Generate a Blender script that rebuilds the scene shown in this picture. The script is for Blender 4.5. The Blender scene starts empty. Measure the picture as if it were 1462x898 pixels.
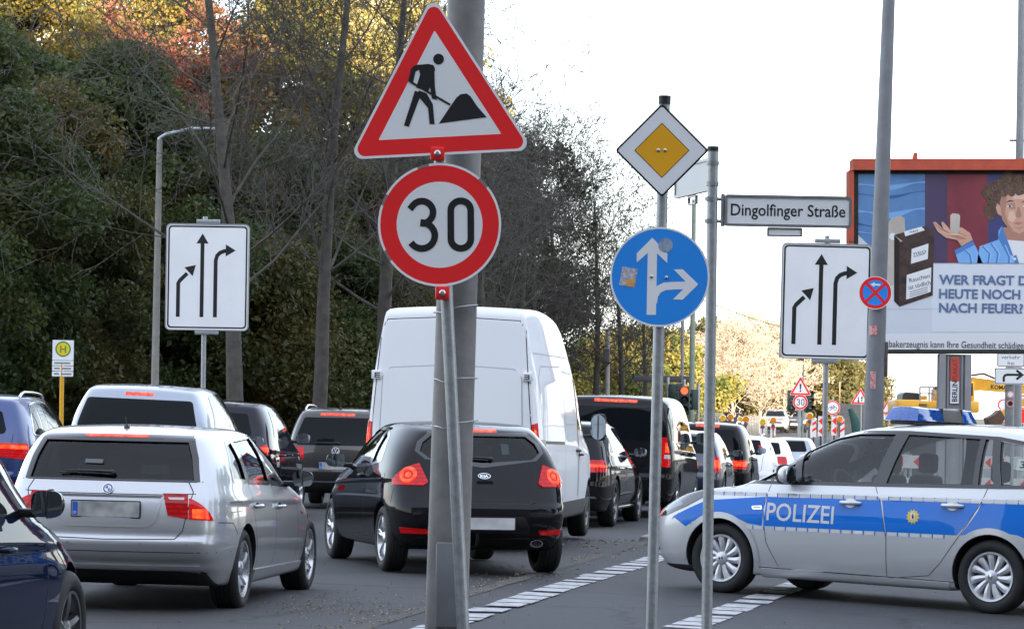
import bpy, bmesh, math, random
import numpy as np
from mathutils import Vector, Matrix
from mathutils.bvhtree import BVHTree
from mathutils.geometry import delaunay_2d_cdt
R = math.radians
SC = bpy.context.scene
COL = SC.collection
F = 4500.0            # focal length of the photograph in its own pixels (1462 wide)
CAMH = 1.55

# ------------------------------------------------------------ camera
cam = bpy.data.cameras.new('camera')
cam.sensor_width = 36.0
cam.lens = 36.0 * F / 1462.0
cam.shift_y = (595 - 449) / 1462.0
cam.clip_start = 0.5
cam.clip_end = 6000
camo = bpy.data.objects.new('camera', cam)
camo.location = (0, 0, CAMH)
camo.rotation_euler = (Matrix.Rotation(R(90), 3, 'X') @ Matrix.Rotation(R(0.7), 3, 'Z')).to_euler()
COL.objects.link(camo)
SC.camera = camo

# ------------------------------------------------------------ sky and sun
SUN_EL, SUN_AZ = R(10.0), R(166.0)          # azimuth clockwise from +Y (the view direction)
world = bpy.data.worlds.new('World')
SC.world = world
world.use_nodes = True
wn, wl = world.node_tree.nodes, world.node_tree.links
wn.clear()
sky = wn.new('ShaderNodeTexSky')
sky.sky_type = 'NISHITA'
sky.sun_disc = False
sky.sun_elevation = SUN_EL
sky.sun_rotation = SUN_AZ
sky.air_density = 1.0
sky.dust_density = 0.8
hs = wn.new('ShaderNodeHueSaturation')
hs.inputs['Saturation'].default_value = 0.65
bg = wn.new('ShaderNodeBackground')
bg.inputs['Strength'].default_value = 0.15
wo = wn.new('ShaderNodeOutputWorld')
# thin, even veil of high cloud over the blue
veil = wn.new('ShaderNodeMixRGB')
veil.inputs['Fac'].default_value = 0.65
veil.inputs['Color2'].default_value = (1.78, 1.86, 2.02, 1)
wl.new(sky.outputs[0], hs.inputs['Color'])
wl.new(hs.outputs[0], veil.inputs['Color1'])
wb = wn.new('ShaderNodeMixRGB'); wb.blend_type = 'MULTIPLY'; wb.inputs['Fac'].default_value = 1.0
wb.inputs['Color2'].default_value = (.955, .985, 1.06, 1)        # the camera's daylight white balance
wl.new(veil.outputs[0], wb.inputs['Color1'])
wl.new(wb.outputs[0], bg.inputs['Color'])
wl.new(bg.outputs[0], wo.inputs[0])
sl = bpy.data.lights.new('sun', 'SUN')
sl.energy = 3.0
sl.angle = R(0.5)
sl.color = (1.0, 0.86, 0.66)
so = bpy.data.objects.new('sun', sl)
sd = Vector((math.sin(SUN_AZ) * math.cos(SUN_EL), math.cos(SUN_AZ) * math.cos(SUN_EL), math.sin(SUN_EL)))
so.rotation_euler = sd.to_track_quat('Z', 'Y').to_euler()
so.location = sd * 300
COL.objects.link(so)
SC.view_settings.view_transform = 'Standard'
SC.view_settings.look = 'None'
SC.view_settings.gamma = 1.0
SC.view_settings.exposure = 2.85
SC.cycles.max_bounces = 8
SC.cycles.transparent_max_bounces = 16

# ------------------------------------------------------------ materials
MATS = {}
def _new(name):
    m = bpy.data.materials.new(name); m.use_nodes = True
    n, l = m.node_tree.nodes, m.node_tree.links
    return m, n, l, n['Principled BSDF']
def mat(name, col, rough=0.5, metal=0.0, var=0.0, scale=8.0, bump=0.0, bscale=60.0, coat=0.0, spec=0.5, col2=None, detail=6):
    """plain surface; var / col2 = colour mottling by noise in object space, bump = fine relief"""
    if name in MATS: return MATS[name]
    m, n, l, b = _new(name)
    b.inputs['Base Color'].default_value = (*col, 1)
    b.inputs['Roughness'].default_value = rough
    b.inputs['Metallic'].default_value = metal
    b.inputs['Coat Weight'].default_value = coat
    b.inputs['Coat Roughness'].default_value = 0.04
    b.inputs['Specular IOR Level'].default_value = spec
    tc = n.new('ShaderNodeTexCoord')
    if var or col2:
        nz = n.new('ShaderNodeTexNoise'); nz.inputs['Scale'].default_value = scale; nz.inputs['Detail'].default_value = detail
        nz.inputs['Roughness'].default_value = 0.65
        l.new(tc.outputs['Object'], nz.inputs['Vector'])
        rp = n.new('ShaderNodeValToRGB')
        a = col2 if col2 else tuple(c * (1 - var) for c in col)
        rp.color_ramp.elements[0].position = 0.32; rp.color_ramp.elements[1].position = 0.66
        rp.color_ramp.elements[0].color = (*a, 1)
        rp.color_ramp.elements[1].color = (*(col if col2 else tuple(min(1, c * (1 + var * .5)) for c in col)), 1)
        l.new(nz.outputs[0], rp.inputs[0]); l.new(rp.outputs[0], b.inputs['Base Color'])
        mr = n.new('ShaderNodeMath'); mr.operation = 'MULTIPLY_ADD'
        mr.inputs[1].default_value = 0.25; mr.inputs[2].default_value = rough - 0.12
        l.new(nz.outputs[0], mr.inputs[0]); l.new(mr.outputs[0], b.inputs['Roughness'])
    if bump:
        nb = n.new('ShaderNodeTexNoise'); nb.inputs['Scale'].default_value = bscale; nb.inputs['Detail'].default_value = 4
        l.new(tc.outputs['Object'], nb.inputs['Vector'])
        bp = n.new('ShaderNodeBump'); bp.inputs['Strength'].default_value = bump; bp.inputs['Distance'].default_value = 0.01
        l.new(nb.outputs[0], bp.inputs['Height']); l.new(bp.outputs[0], b.inputs['Normal'])
    MATS[name] = m
    return m
def paint(name, col, metal=0.0, rough=0.35, dirt=0.25):
    """car paint: clear coat over flake base, thin road dust rising from the sills"""
    if name in MATS: return MATS[name]
    m, n, l, b = _new(name)
    b.inputs['Metallic'].default_value = metal
    b.inputs['Roughness'].default_value = rough
    b.inputs['Coat Weight'].default_value = 1.0
    if not metal: b.inputs['Specular IOR Level'].default_value = 0.0
    b.inputs['Coat IOR'].default_value = 1.45 if metal else 1.36
    tc = n.new('ShaderNodeTexCoord')
    nz = n.new('ShaderNodeTexNoise'); nz.inputs['Scale'].default_value = 3.5; nz.inputs['Detail'].default_value = 8
    l.new(tc.outputs['Object'], nz.inputs['Vector'])
    sp = n.new('ShaderNodeSeparateXYZ'); l.new(tc.outputs['Object'], sp.inputs[0])
    mr = n.new('ShaderNodeMapRange'); mr.inputs[1].default_value = 0.15; mr.inputs[2].default_value = 0.75
    mr.inputs[3].default_value = 1.0; mr.inputs[4].default_value = 0.12
    l.new(sp.outputs[2], mr.inputs[0])
    mu = n.new('ShaderNodeMath'); mu.operation = 'MULTIPLY'
    l.new(mr.outputs[0], mu.inputs[0]); l.new(nz.outputs[0], mu.inputs[1])
    m2 = n.new('ShaderNodeMath'); m2.operation = 'MULTIPLY'; m2.inputs[1].default_value = dirt
    l.new(mu.outputs[0], m2.inputs[0])
    mx = n.new('ShaderNodeMixRGB'); mx.inputs[1].default_value = (*col, 1); mx.inputs[2].default_value = (.17, .155, .135, 1)
    l.new(m2.outputs[0], mx.inputs[0]); l.new(mx.outputs[0], b.inputs['Base Color'])
    cr = n.new('ShaderNodeMath'); cr.operation = 'MULTIPLY_ADD'; cr.inputs[1].default_value = 0.5; cr.inputs[2].default_value = 0.025
    l.new(m2.outputs[0], cr.inputs[0]); l.new(cr.outputs[0], b.inputs['Coat Roughness'])
    MATS[name] = m
    return m
def emit(name, col, strength, base=(0.2, 0.01, 0.01), cells=0):
    if name in MATS: return MATS[name]
    m, n, l, b = _new(name)
    b.inputs['Base Color'].default_value = (*base, 1)
    b.inputs['Roughness'].default_value = 0.15
    b.inputs['Coat Weight'].default_value = 1
    b.inputs['Emission Color'].default_value = (*col, 1)
    b.inputs['Emission Strength'].default_value = strength
    # moulded optics behind the lens: fine ribs and facets
    t_ = n.new('ShaderNodeTexCoord'); w_ = n.new('ShaderNodeTexWave'); w_.bands_direction = 'Z'; w_.inputs['Scale'].default_value = 9; w_.inputs['Distortion'].default_value = .6
    l.new(t_.outputs['Object'], w_.inputs['Vector']); v_ = n.new('ShaderNodeTexVoronoi'); v_.inputs['Scale'].default_value = 26; l.new(t_.outputs['Object'], v_.inputs['Vector'])
    m_ = n.new('ShaderNodeMath'); m_.operation = 'MULTIPLY'; l.new(w_.outputs['Fac'], m_.inputs[0]); l.new(v_.outputs[0], m_.inputs[1])
    x_ = n.new('ShaderNodeMixRGB'); x_.inputs[1].default_value = (*[c * .35 for c in base], 1); x_.inputs[2].default_value = (*[min(1, c * 1.5) for c in base], 1)
    l.new(m_.outputs[0], x_.inputs[0]); l.new(x_.outputs[0], b.inputs['Base Color'])
    b.inputs['Specular IOR Level'].default_value = 0; b.inputs['Coat IOR'].default_value = 1.38
    if cells:
        tc = n.new('ShaderNodeTexCoord'); v = n.new('ShaderNodeTexVoronoi'); v.inputs['Scale'].default_value = cells
        l.new(tc.outputs['Object'], v.inputs['Vector'])
        mr = n.new('ShaderNodeMapRange'); mr.inputs[1].default_value = 0.0; mr.inputs[2].default_value = .7
        mr.inputs[3].default_value = strength * 1.3; mr.inputs[4].default_value = strength * .35
        l.new(v.outputs[0], mr.inputs[0]); l.new(mr.outputs[0], b.inputs['Emission Strength'])
    MATS[name] = m
    return m
def clear_glass(name, tint, ior=1.5, refl=1.0):
    """thin pane: tinted transmission plus fresnel mirror"""
    if name in MATS: return MATS[name]
    m, n, l, b = _new(name)
    out = n['Material Output']
    tr = n.new('ShaderNodeBsdfTransparent'); tr.inputs[0].default_value = (*tint, 1)
    gl = n.new('ShaderNodeBsdfGlossy'); gl.inputs['Roughness'].default_value = 0.01
    gl.inputs[0].default_value = (refl, refl, refl, 1)
    fr = n.new('ShaderNodeFresnel'); fr.inputs[0].default_value = ior - 0.13
    mx = n.new('ShaderNodeMixShader')
    l.new(fr.outputs[0], mx.inputs[0]); l.new(tr.outputs[0], mx.inputs[1]); l.new(gl.outputs[0], mx.inputs[2])
    l.new(mx.outputs[0], out.inputs[0])
    MATS[name] = m
    return m

# ------------------------------------------------------------ object helpers
def tag(o, label=None, cat=None, group=None, kind=None):
    if label: o['label'] = label
    if cat: o['category'] = cat
    if group: o['group'] = group
    if kind: o['kind'] = kind
    return o
def empty(name, loc=(0, 0, 0), rz=0, parent=None):
    o = bpy.data.objects.new(name, None)
    o.empty_display_size = .2
    COL.objects.link(o); o.location = loc; o.rotation_euler = (0, 0, rz)
    if parent: o.parent = parent
    return o
def link(name, me, parent=None, loc=None, rot=None):
    o = bpy.data.objects.new(name, me); COL.objects.link(o)
    if parent: o.parent = parent
    if loc is not None: o.location = loc
    if rot is not None: o.rotation_euler = rot
    return o
class MB:
    """collects simple shapes, then links them as ONE mesh object"""
    def __init__(s): s.v = []; s.f = []; s.m = []; s.mats = []; s.cur = 0
    def use(s, m):
        if m not in s.mats: s.mats.append(m)
        s.cur = s.mats.index(m); return s
    def add(s, vs, fs):
        o = len(s.v); s.v += [tuple(p) for p in vs]
        for f in fs: s.f.append(tuple(i + o for i in f)); s.m.append(s.cur)
        return s
    def box(s, c, d, rz=0, bev=0.0):
        x, y, z = d[0] / 2, d[1] / 2, d[2] / 2
        if bev:
            b = min(bev, x * .9, y * .9, z * .9)
            pts = []
            bm = bmesh.new(); bmesh.ops.create_cube(bm, size=1)
            for v in bm.verts: v.co = Vector((v.co.x * 2 * x, v.co.y * 2 * y, v.co.z * 2 * z))
            bmesh.ops.bevel(bm, geom=bm.edges[:], offset=b, segments=2, profile=.5, affect='EDGES')
            M = Matrix.Translation(c) @ Matrix.Rotation(rz, 4, 'Z')
            bm.verts.ensure_lookup_table()
            s.add([M @ v.co for v in bm.verts], [[v.index for v in f.verts] for f in bm.faces]); bm.free()
            return s
        p = [(-x, -y, -z), (x, -y, -z), (x, y, -z), (-x, y, -z), (-x, -y, z), (x, -y, z), (x, y, z), (-x, y, z)]
        M = Matrix.Translation(c) @ Matrix.Rotation(rz, 4, 'Z')
        return s.add([M @ Vector(q) for q in p], [(3, 2, 1, 0), (4, 5, 6, 7), (0, 1, 5, 4), (1, 2, 6, 5), (2, 3, 7, 6), (3, 0, 4, 7)])
    def tube(s, pts, r, n=8, cap=True):
        pts = [Vector(p) for p in pts]
        rs = r if isinstance(r, (list, tuple)) else [r] * len(pts)
        o = len(s.v); up = None
        for i, p in enumerate(pts):
            t = (pts[min(i + 1, len(pts) - 1)] - pts[max(i - 1, 0)])
            t = t.normalized() if t.length > 1e-9 else Vector((0, 0, 1))
            if up is None: up = t.orthogonal().normalized()
            else:
                up = up - t * up.dot(t)
                up = up.normalized() if up.length > 1e-6 else t.orthogonal().normalized()
            w = t.cross(up)
            for k in range(n):
                a = 2 * math.pi * k / n
                s.v.append(tuple(p + (up * math.cos(a) + w * math.sin(a)) * rs[i]))
        for i in range(len(pts) - 1):
            for k in range(n):
                a, b = o + i * n + k, o + i * n + (k + 1) % n
                s.f.append((a, b, b + n, a + n)); s.m.append(s.cur)
        if cap:
            s.f.append(tuple(o + k for k in reversed(range(n)))); s.m.append(s.cur)
            e = o + (len(pts) - 1) * n
            s.f.append(tuple(e + k for k in range(n))); s.m.append(s.cur)
        return s
    def cyl(s, a, b, r, n=16): return s.tube([a, b], r, n)
    def lathe(s, prof, n=24, M=None, cap=False):
        """prof = [(radius, axial)], axis = local Z"""
        M = M or Matrix.Identity(4); o = len(s.v)
        for (r, z) in prof:
            for k in range(n):
                a = 2 * math.pi * k / n
                s.v.append(tuple(M @ Vector((r * math.cos(a), r * math.sin(a), z))))
        for i in range(len(prof) - 1):
            for k in range(n):
                a, b = o + i * n + k, o + i * n + (k + 1) % n
                s.f.append((a, b, b + n, a + n)); s.m.append(s.cur)
        if cap:
            s.f.append(tuple(o + k for k in reversed(range(n)))); s.m.append(s.cur)
            e = o + (len(prof) - 1) * n
            s.f.append(tuple(e + k for k in range(n))); s.m.append(s.cur)
        return s
    def prism(s, poly, y0, y1, hole=None):
        """polygon in (x,z) extruded along y from y0 (front) to y1"""
        n = len(poly)
        o = len(s.v)
        s.v += [(p[0], y0, p[1]) for p in poly] + [(p[0], y1, p[1]) for p in poly]
        tri = tess(poly)
        for t in tri:
            s.f.append(tuple(o + i for i in t)); s.m.append(s.cur)
            s.f.append(tuple(o + n + i for i in reversed(t))); s.m.append(s.cur)
        for i in range(n):
            j = (i + 1) % n
            s.f.append((o + j, o + i, o + n + i, o + n + j)); s.m.append(s.cur)
        return s
    def ring(s, outer, inner, y0, y1):
        """band between two outlines with the same number of points"""
        n = len(outer); o = len(s.v)
        for P, y in ((outer, y0), (inner, y0), (outer, y1), (inner, y1)): s.v += [(p[0], y, p[1]) for p in P]
        for i in range(n):
            j = (i + 1) % n
            for q in ((o + i, o + j, o + n + j, o + n + i), (o + 2 * n + j, o + 2 * n + i, o + 3 * n + i, o + 3 * n + j),
                      (o + j, o + i, o + 2 * n + i, o + 2 * n + j), (o + n + i, o + n + j, o + 3 * n + j, o + 3 * n + i)):
                s.f.append(q); s.m.append(s.cur)
        return s
    def mesh(s, name, smooth=None):
        me = bpy.data.meshes.new(name)
        me.from_pydata(s.v, [], s.f)
        for m in s.mats: me.materials.append(m)
        if len(s.mats) > 1: me.polygons.foreach_set('material_index', s.m)
        if smooth is not None:
            me.polygons.foreach_set('use_smooth', [True] * len(me.polygons))
            me.set_sharp_from_angle(angle=R(smooth))
        me.update()
        return me
    def build(s, name, m=None, parent=None, smooth=None, loc=None, rot=None):
        if m and not s.mats: s.mats = [m]
        return link(name, s.mesh(name, smooth), parent, loc, rot)
def tess(poly):
    n = len(poly)
    bm = bmesh.new()
    vs = [bm.verts.new((p[0], 0, p[1])) for p in poly]
    f = bm.faces.new(vs); f.normal_update()
    flip = f.normal.y > 0
    idx = {v: i for i, v in enumerate(vs)}
    res = bmesh.ops.triangulate(bm, faces=[f], ngon_method='EAR_CLIP')
    out = [tuple(idx[v] for v in (reversed(q.verts) if flip else q.verts)) for q in res['faces']]
    bm.free()
    return out          # counter-clockwise seen from -y
def ccw(poly):
    a = sum(poly[i][0] * poly[(i + 1) % len(poly)][1] - poly[(i + 1) % len(poly)][0] * poly[i][1] for i in range(len(poly)))
    return list(poly) if a > 0 else list(reversed(poly))
def rrect(cx, cz, w, h, r, n=5):
    pts = []
    for (sx, sz, a0) in ((1, 1, 0), (-1, 1, 90), (-1, -1, 180), (1, -1, 270)):
        for k in range(n + 1):
            a = R(a0 + 90 * k / n)
            pts.append((cx + sx * (w / 2 - r) + r * math.cos(a), cz + sz * (h / 2 - r) + r * math.sin(a)))
    return pts
def circ(cx, cz, r, n=40, rz=None):
    return [(cx + r * math.cos(2 * math.pi * k / n), cz + (rz or r) * math.sin(2 * math.pi * k / n)) for k in range(n)]
def rpoly(pts, r, n=5):
    """round the corners of a convex CCW polygon"""
    out = []; m = len(pts)
    for i in range(m):
        p, a, b = Vector(pts[i]), Vector(pts[i - 1]), Vector(pts[(i + 1) % m])
        u, w = (a - p).normalized(), (b - p).normalized()
        half = math.acos(max(-1, min(1, u.dot(w)))) / 2
        d = r / math.tan(half); c = p + (u + w).normalized() * (r / math.sin(half))
        s, e = p + u * d, p + w * d
        a0 = math.atan2(s.y - c.y, s.x - c.x); a1 = math.atan2(e.y - c.y, e.x - c.x)
        while a1 < a0: a1 += 2 * math.pi
        if a1 - a0 > math.pi: a1 -= 2 * math.pi
        for k in range(n + 1):
            t = a0 + (a1 - a0) * k / n
            out.append((c.x + r * math.cos(t), c.y + r * math.sin(t)))
    return out
def stroke(pts, w):
    """flat band of width w along a polyline -> polygon"""
    L, Rr = [], []
    P = [Vector(p) for p in pts]
    for i, p in enumerate(P):
        t = (P[min(i + 1, len(P) - 1)] - P[max(i - 1, 0)]).normalized()
        n = Vector((-t.y, t.x)); k = 1.0
        if 0 < i < len(P) - 1:
            t1 = (P[i] - P[i - 1]).normalized(); k = 1 / max(.5, abs(t.dot(t1)))
        L.append(tuple(p + n * w / 2 * k)); Rr.append(tuple(p - n * w / 2 * k))
    return L + Rr[::-1]
def arrow_head(tip, d, ln, w):
    tip, d = Vector(tip), Vector(d).normalized(); n = Vector((-d.y, d.x))
    b = tip - d * ln
    return [tuple(tip), tuple(b + n * w / 2), tuple(b - n * w / 2)]
def arc(cx, cz, r, a0, a1, n=8):
    return [(cx + r * math.cos(R(a0 + (a1 - a0) * k / n)), cz + r * math.sin(R(a0 + (a1 - a0) * k / n))) for k in range(n + 1)]
_txt = {}
def text_mesh(body, h, width=None, bold=0.0, align='CENTER', space=1.0):
    """lettering -> list of 2-D verts and faces, h = capital height, optionally squeezed to a width"""
    cu = bpy.data.curves.new('lettering', 'FONT')
    cu.body = body; cu.size = 1; cu.offset = bold; cu.resolution_u = 3; cu.space_character = space
    o = bpy.data.objects.new('lettering', cu); COL.objects.link(o)
    dg = bpy.context.evaluated_depsgraph_get()
    me = o.evaluated_get(dg).to_mesh()
    vs = [(v.co.x, v.co.y) for v in me.vertices]; fs = [tuple(p.vertices) for p in me.polygons]
    o.to_mesh_clear() if hasattr(o, 'to_mesh_clear') else None
    bpy.data.objects.remove(o); bpy.data.curves.remove(cu)
    k = h / 0.73
    x0, x1 = min(v[0] for v in vs), max(v[0] for v in vs)
    kx = (width / (x1 - x0)) if width else k
    cx = {'CENTER': (x0 + x1) / 2, 'LEFT': x0, 'RIGHT': x1}[align]
    return [((x - cx) * kx, y * k) for x, y in vs], fs
def text(mb, body, cx, cz, h, y, width=None, bold=0.0, align='CENTER', rot=0, space=1.0, shear=0):
    vs, fs = text_mesh(body, h, width, bold, align, space)
    c, s = math.cos(rot), math.sin(rot)
    vs = [(cx + x * c - (q - h / 2) * s, y, cz + x * s + (q - h / 2) * c + shear * x) for x, q in vs]
    # fonts tessellate facing +Z, i.e. towards -y here
    mb.add(vs, fs)
    return mb

# ------------------------------------------------------------ the lie of the land
_gy = [0, 62, 85, 102, 130, 195, 420, 6000]
_gz = [0, 0, -.25, -.22, .34, .98, 2.3, 2.3]
def gz(x, y):
    c = -0.03 * max(0, min(8, x)) + .035 * max(0, min(5, -3.4 - x))
    return c + float(np.interp(y, _gy, _gz))
def px(p, Y): return (p - 731) / F * Y          # column of the photograph -> x at distance Y
def pz(p, Y, q=731): return CAMH + (595 + 0.0122 * (q - 731) - p) / F * Y
_ca, _sa = math.cos(R(0.7)), math.sin(R(0.7))
def P(p, q, Y):
    """pixel (p, q) of the photograph at distance Y -> (x, z) of the place"""
    dx, dy = p - 731, 595 - q
    return ((dx * _ca - dy * _sa) * Y / F, CAMH + (dx * _sa + dy * _ca) * Y / F)

# ============================================================ vehicles
BLACK = mat('black_plastic', (.012, .012, .013), .45, bump=.15, bscale=300)
GLOSSBLACK = mat('gloss_black', (.006, .006, .007), .12, coat=.6)
RUBBER = mat('tyre_rubber', (.014, .014, .014), .75, var=.3, scale=20, bump=.2, bscale=120)
GAP = mat('panel_gap', (.006, .006, .006), .7)
CHROME = mat('chrome', (.75, .76, .78), .12, metal=1)
ALLOY = mat('alloy', (.56, .57, .59), .28, metal=.85, var=.12, scale=14)
DARKALLOY = mat('dark_alloy', (.16, .16, .17), .32, metal=.85)
HUBCAP = mat('hub_cap_silver', (.62, .63, .65), .35, metal=.55, var=.1, scale=12)
DARKGLASS = mat('dark_glass', (.004, .006, .008), .02, spec=.12)
TINT = clear_glass('window_glass', (.55, .6, .6))
TINTD = clear_glass('tinted_window_glass', (.36, .40, .40))
LAMPGLASS = mat('lamp_glass', (.05, .055, .06), .05, coat=1, spec=.8)
MIRROR = mat('mirror_glass', (.5, .55, .6), .03, metal=1)
LAMPRED = emit('lamp_red', (1, .01, .012), .022, (.30, .004, .007))
LAMPLIT = emit('brake_lamp_lit', (1, .06, .015), .5, (.5, .01, .01), cells=16)
BAR = emit('third_brake_lamp_lit', (1, .06, .03), .6, (.5, .01, .01), cells=22)
LAMPSIDE = emit('tail_lamp_glow', (1, .015, .02), .05, base=(.30, .004, .007))
LAMPORANGE = mat('lamp_orange', (.55, .16, .01), .12, coat=1)
LAMPWHITE = mat('lamp_clear', (.55, .53, .53), .15, coat=1)
PLATE = mat('plate_blurred', (.50, .49, .47), .5, col2=(.24, .235, .23), scale=9, detail=1)
PLATEW = mat('plate_white', (.62, .62, .61), .5, col2=(.45, .45, .45), scale=7, detail=1)
EUBLUE = mat('plate_blue', (.02, .12, .55), .4)
INTERIOR = mat('car_interior', (.012, .012, .013), .8)
SEAT = mat('seat_cloth', (.03, .03, .033), .9, var=.3, scale=40)
WHITEP = mat('white_print', (.8, .8, .8), .5)
UNDER = mat('underbody', (.012, .012, .012), .9)

def wheel_meshes(key, r, w, style, n, rimr, rimmat):
    k = 'wheel' + key
    if k in _wm: return _wm[k]
    Mx = Matrix.Rotation(R(90), 4, 'X')        # lathe axis z -> -y
    t = MB().use(RUBBER)
    hw = w / 2
    prof = [(rimr, -hw * .80), (rimr + .012, -hw * .95), (rimr + (r - rimr) * .45, -hw * 1.04), (r - .028, -hw * .97), (r - .008, -hw * .82), (r, -hw * .55)]
    for g in (-.5, -.2, .1, .4):
        prof += [(r, hw * (g - .04)), (r - .008, hw * (g - .03)), (r - .008, hw * (g + .03)), (r, hw * (g + .04))]
    prof += [(r, hw * .6), (r - .008, hw * .82), (r - .028, hw * .97), (rimr + (r - rimr) * .45, hw * 1.04), (rimr + .012, hw * .95), (rimr, hw * .80)]
    t.lathe(prof, 48, Mx)
    tyre = t.mesh('tyre', 40)
    # the outer face of the wheel looks along -y (right-hand side of the car)
    m = MB().use(rimmat)
    m.lathe([(rimr, -hw * .2), (rimr, hw * .80), (rimr - .004, hw * .92), (rimr - .020, hw * .90), (rimr - .026, hw * .70), (rimr - .045, hw * .1)], 48, Mx)
    y0 = -hw * .72
    hub = .065
    def spoke(a0, w0, w1, tw=0.0, r0=hub * .6, r1=None, dome=.03):
        r1 = r1 or rimr - .022
        V = []; segs = 6
        for i in range(segs + 1):
            u = i / segs; rr = r0 + (r1 - r0) * u; a = a0 + tw * u * u
            ww = w0 + (w1 - w0) * u
            y = y0 - dome * math.sin(u * math.pi * .5) * (1 - .25 * u) + .012
            for (s, dy) in ((-.5, .035), (-.42, .004), (0, -.006), (.42, .004), (.5, .035)):
                cx, cz = rr * math.cos(a) - s * ww * math.sin(a), rr * math.sin(a) + s * ww * math.cos(a)
                V.append((cx, y + dy, cz))
        Fs = []
        for i in range(segs):
            for j in range(4):
                a = i * 5 + j; Fs.append((a, a + 1, a + 6, a + 5))
        m.add(V, Fs)
    for i in range(n):
        a = 2 * math.pi * i / n + math.pi / 2
        if style == 'double':
            spoke(a - .10, .034, .026); spoke(a + .10, .034, .026)
        elif style == 'twist': spoke(a, .085, .055, .28)
        elif style == 'cap': spoke(a, .035, .082, 0.10, dome=.018, r0=.03)
        else: spoke(a, .075, .050)
    m.lathe([(0.0, -y0 + .016), (.030, -y0 + .016), (hub * .9, -y0 + .004), (hub, -y0 - .02)], 24, Mx)
    m.use(GLOSSBLACK if style != 'cap' else BLACK)
    m.lathe([(0, -y0 - .055), (rimr - .01, -y0 - .055)], 32, Mx)
    if style != 'cap':
        m.use(DARKALLOY); m.lathe([(.02, -y0 - .035), (rimr * .62, -y0 - .035), (rimr * .62, -y0 - .05)], 32, Mx)
    m.use(CHROME); m.lathe([(0, -y0 + .019), (.024, -y0 + .017), (.026, -y0 + .012)], 20, Mx)
    rim = m.mesh('rim', 35)
    _wm[k] = (tyre, rim)
    return _wm[k]
_wm = {}

def ledge(z0, d, xr=.45, zend=.30):
    # step in the tail: everything under the bumper's top edge stands proud
    def fn(co):
        x, z = co[:, 0], co[:, 2]
        t = np.clip((z0 + .012 - z) / .028, 0, 1); t = t * t * (3 - 2 * t)
        e = np.clip((z - zend) / .05, 0, 1)
        co[:, 0] -= d * t * e * np.exp(-(x / xr) ** 2)
    return fn
def groove(z0, z1, d, xr=.45):
    def fn(co):
        x, z = co[:, 0], co[:, 2]
        t = np.exp(-((z - (z0 + z1) / 2) / (abs(z1 - z0) * .6)) ** 2)
        co[:, 0] += d * t * np.exp(-(x / xr) ** 2)
    return fn
def swage(za, zb_, L, d, soft=.26):
    # shoulder line: the flank drops back by d just under a line from za (tail) to zb_ (nose)
    def fn(co):
        x, y, z = co[:, 0], co[:, 1], co[:, 2]
        z0 = za + (zb_ - za) * x / L
        t = np.clip((z0 + .012 - z) / .034, 0, 1); t = t * t * (3 - 2 * t)
        f = 1 - np.clip((z0 - .06 - z) / soft, 0, 1)
        w = np.clip((x - .05) / .5, 0, 1) * np.clip((L - .25 - x) / .6, 0, 1)
        co[:, 1] -= np.sign(y) * (np.abs(y) > .5) * d * t * f * w
    return fn
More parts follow.
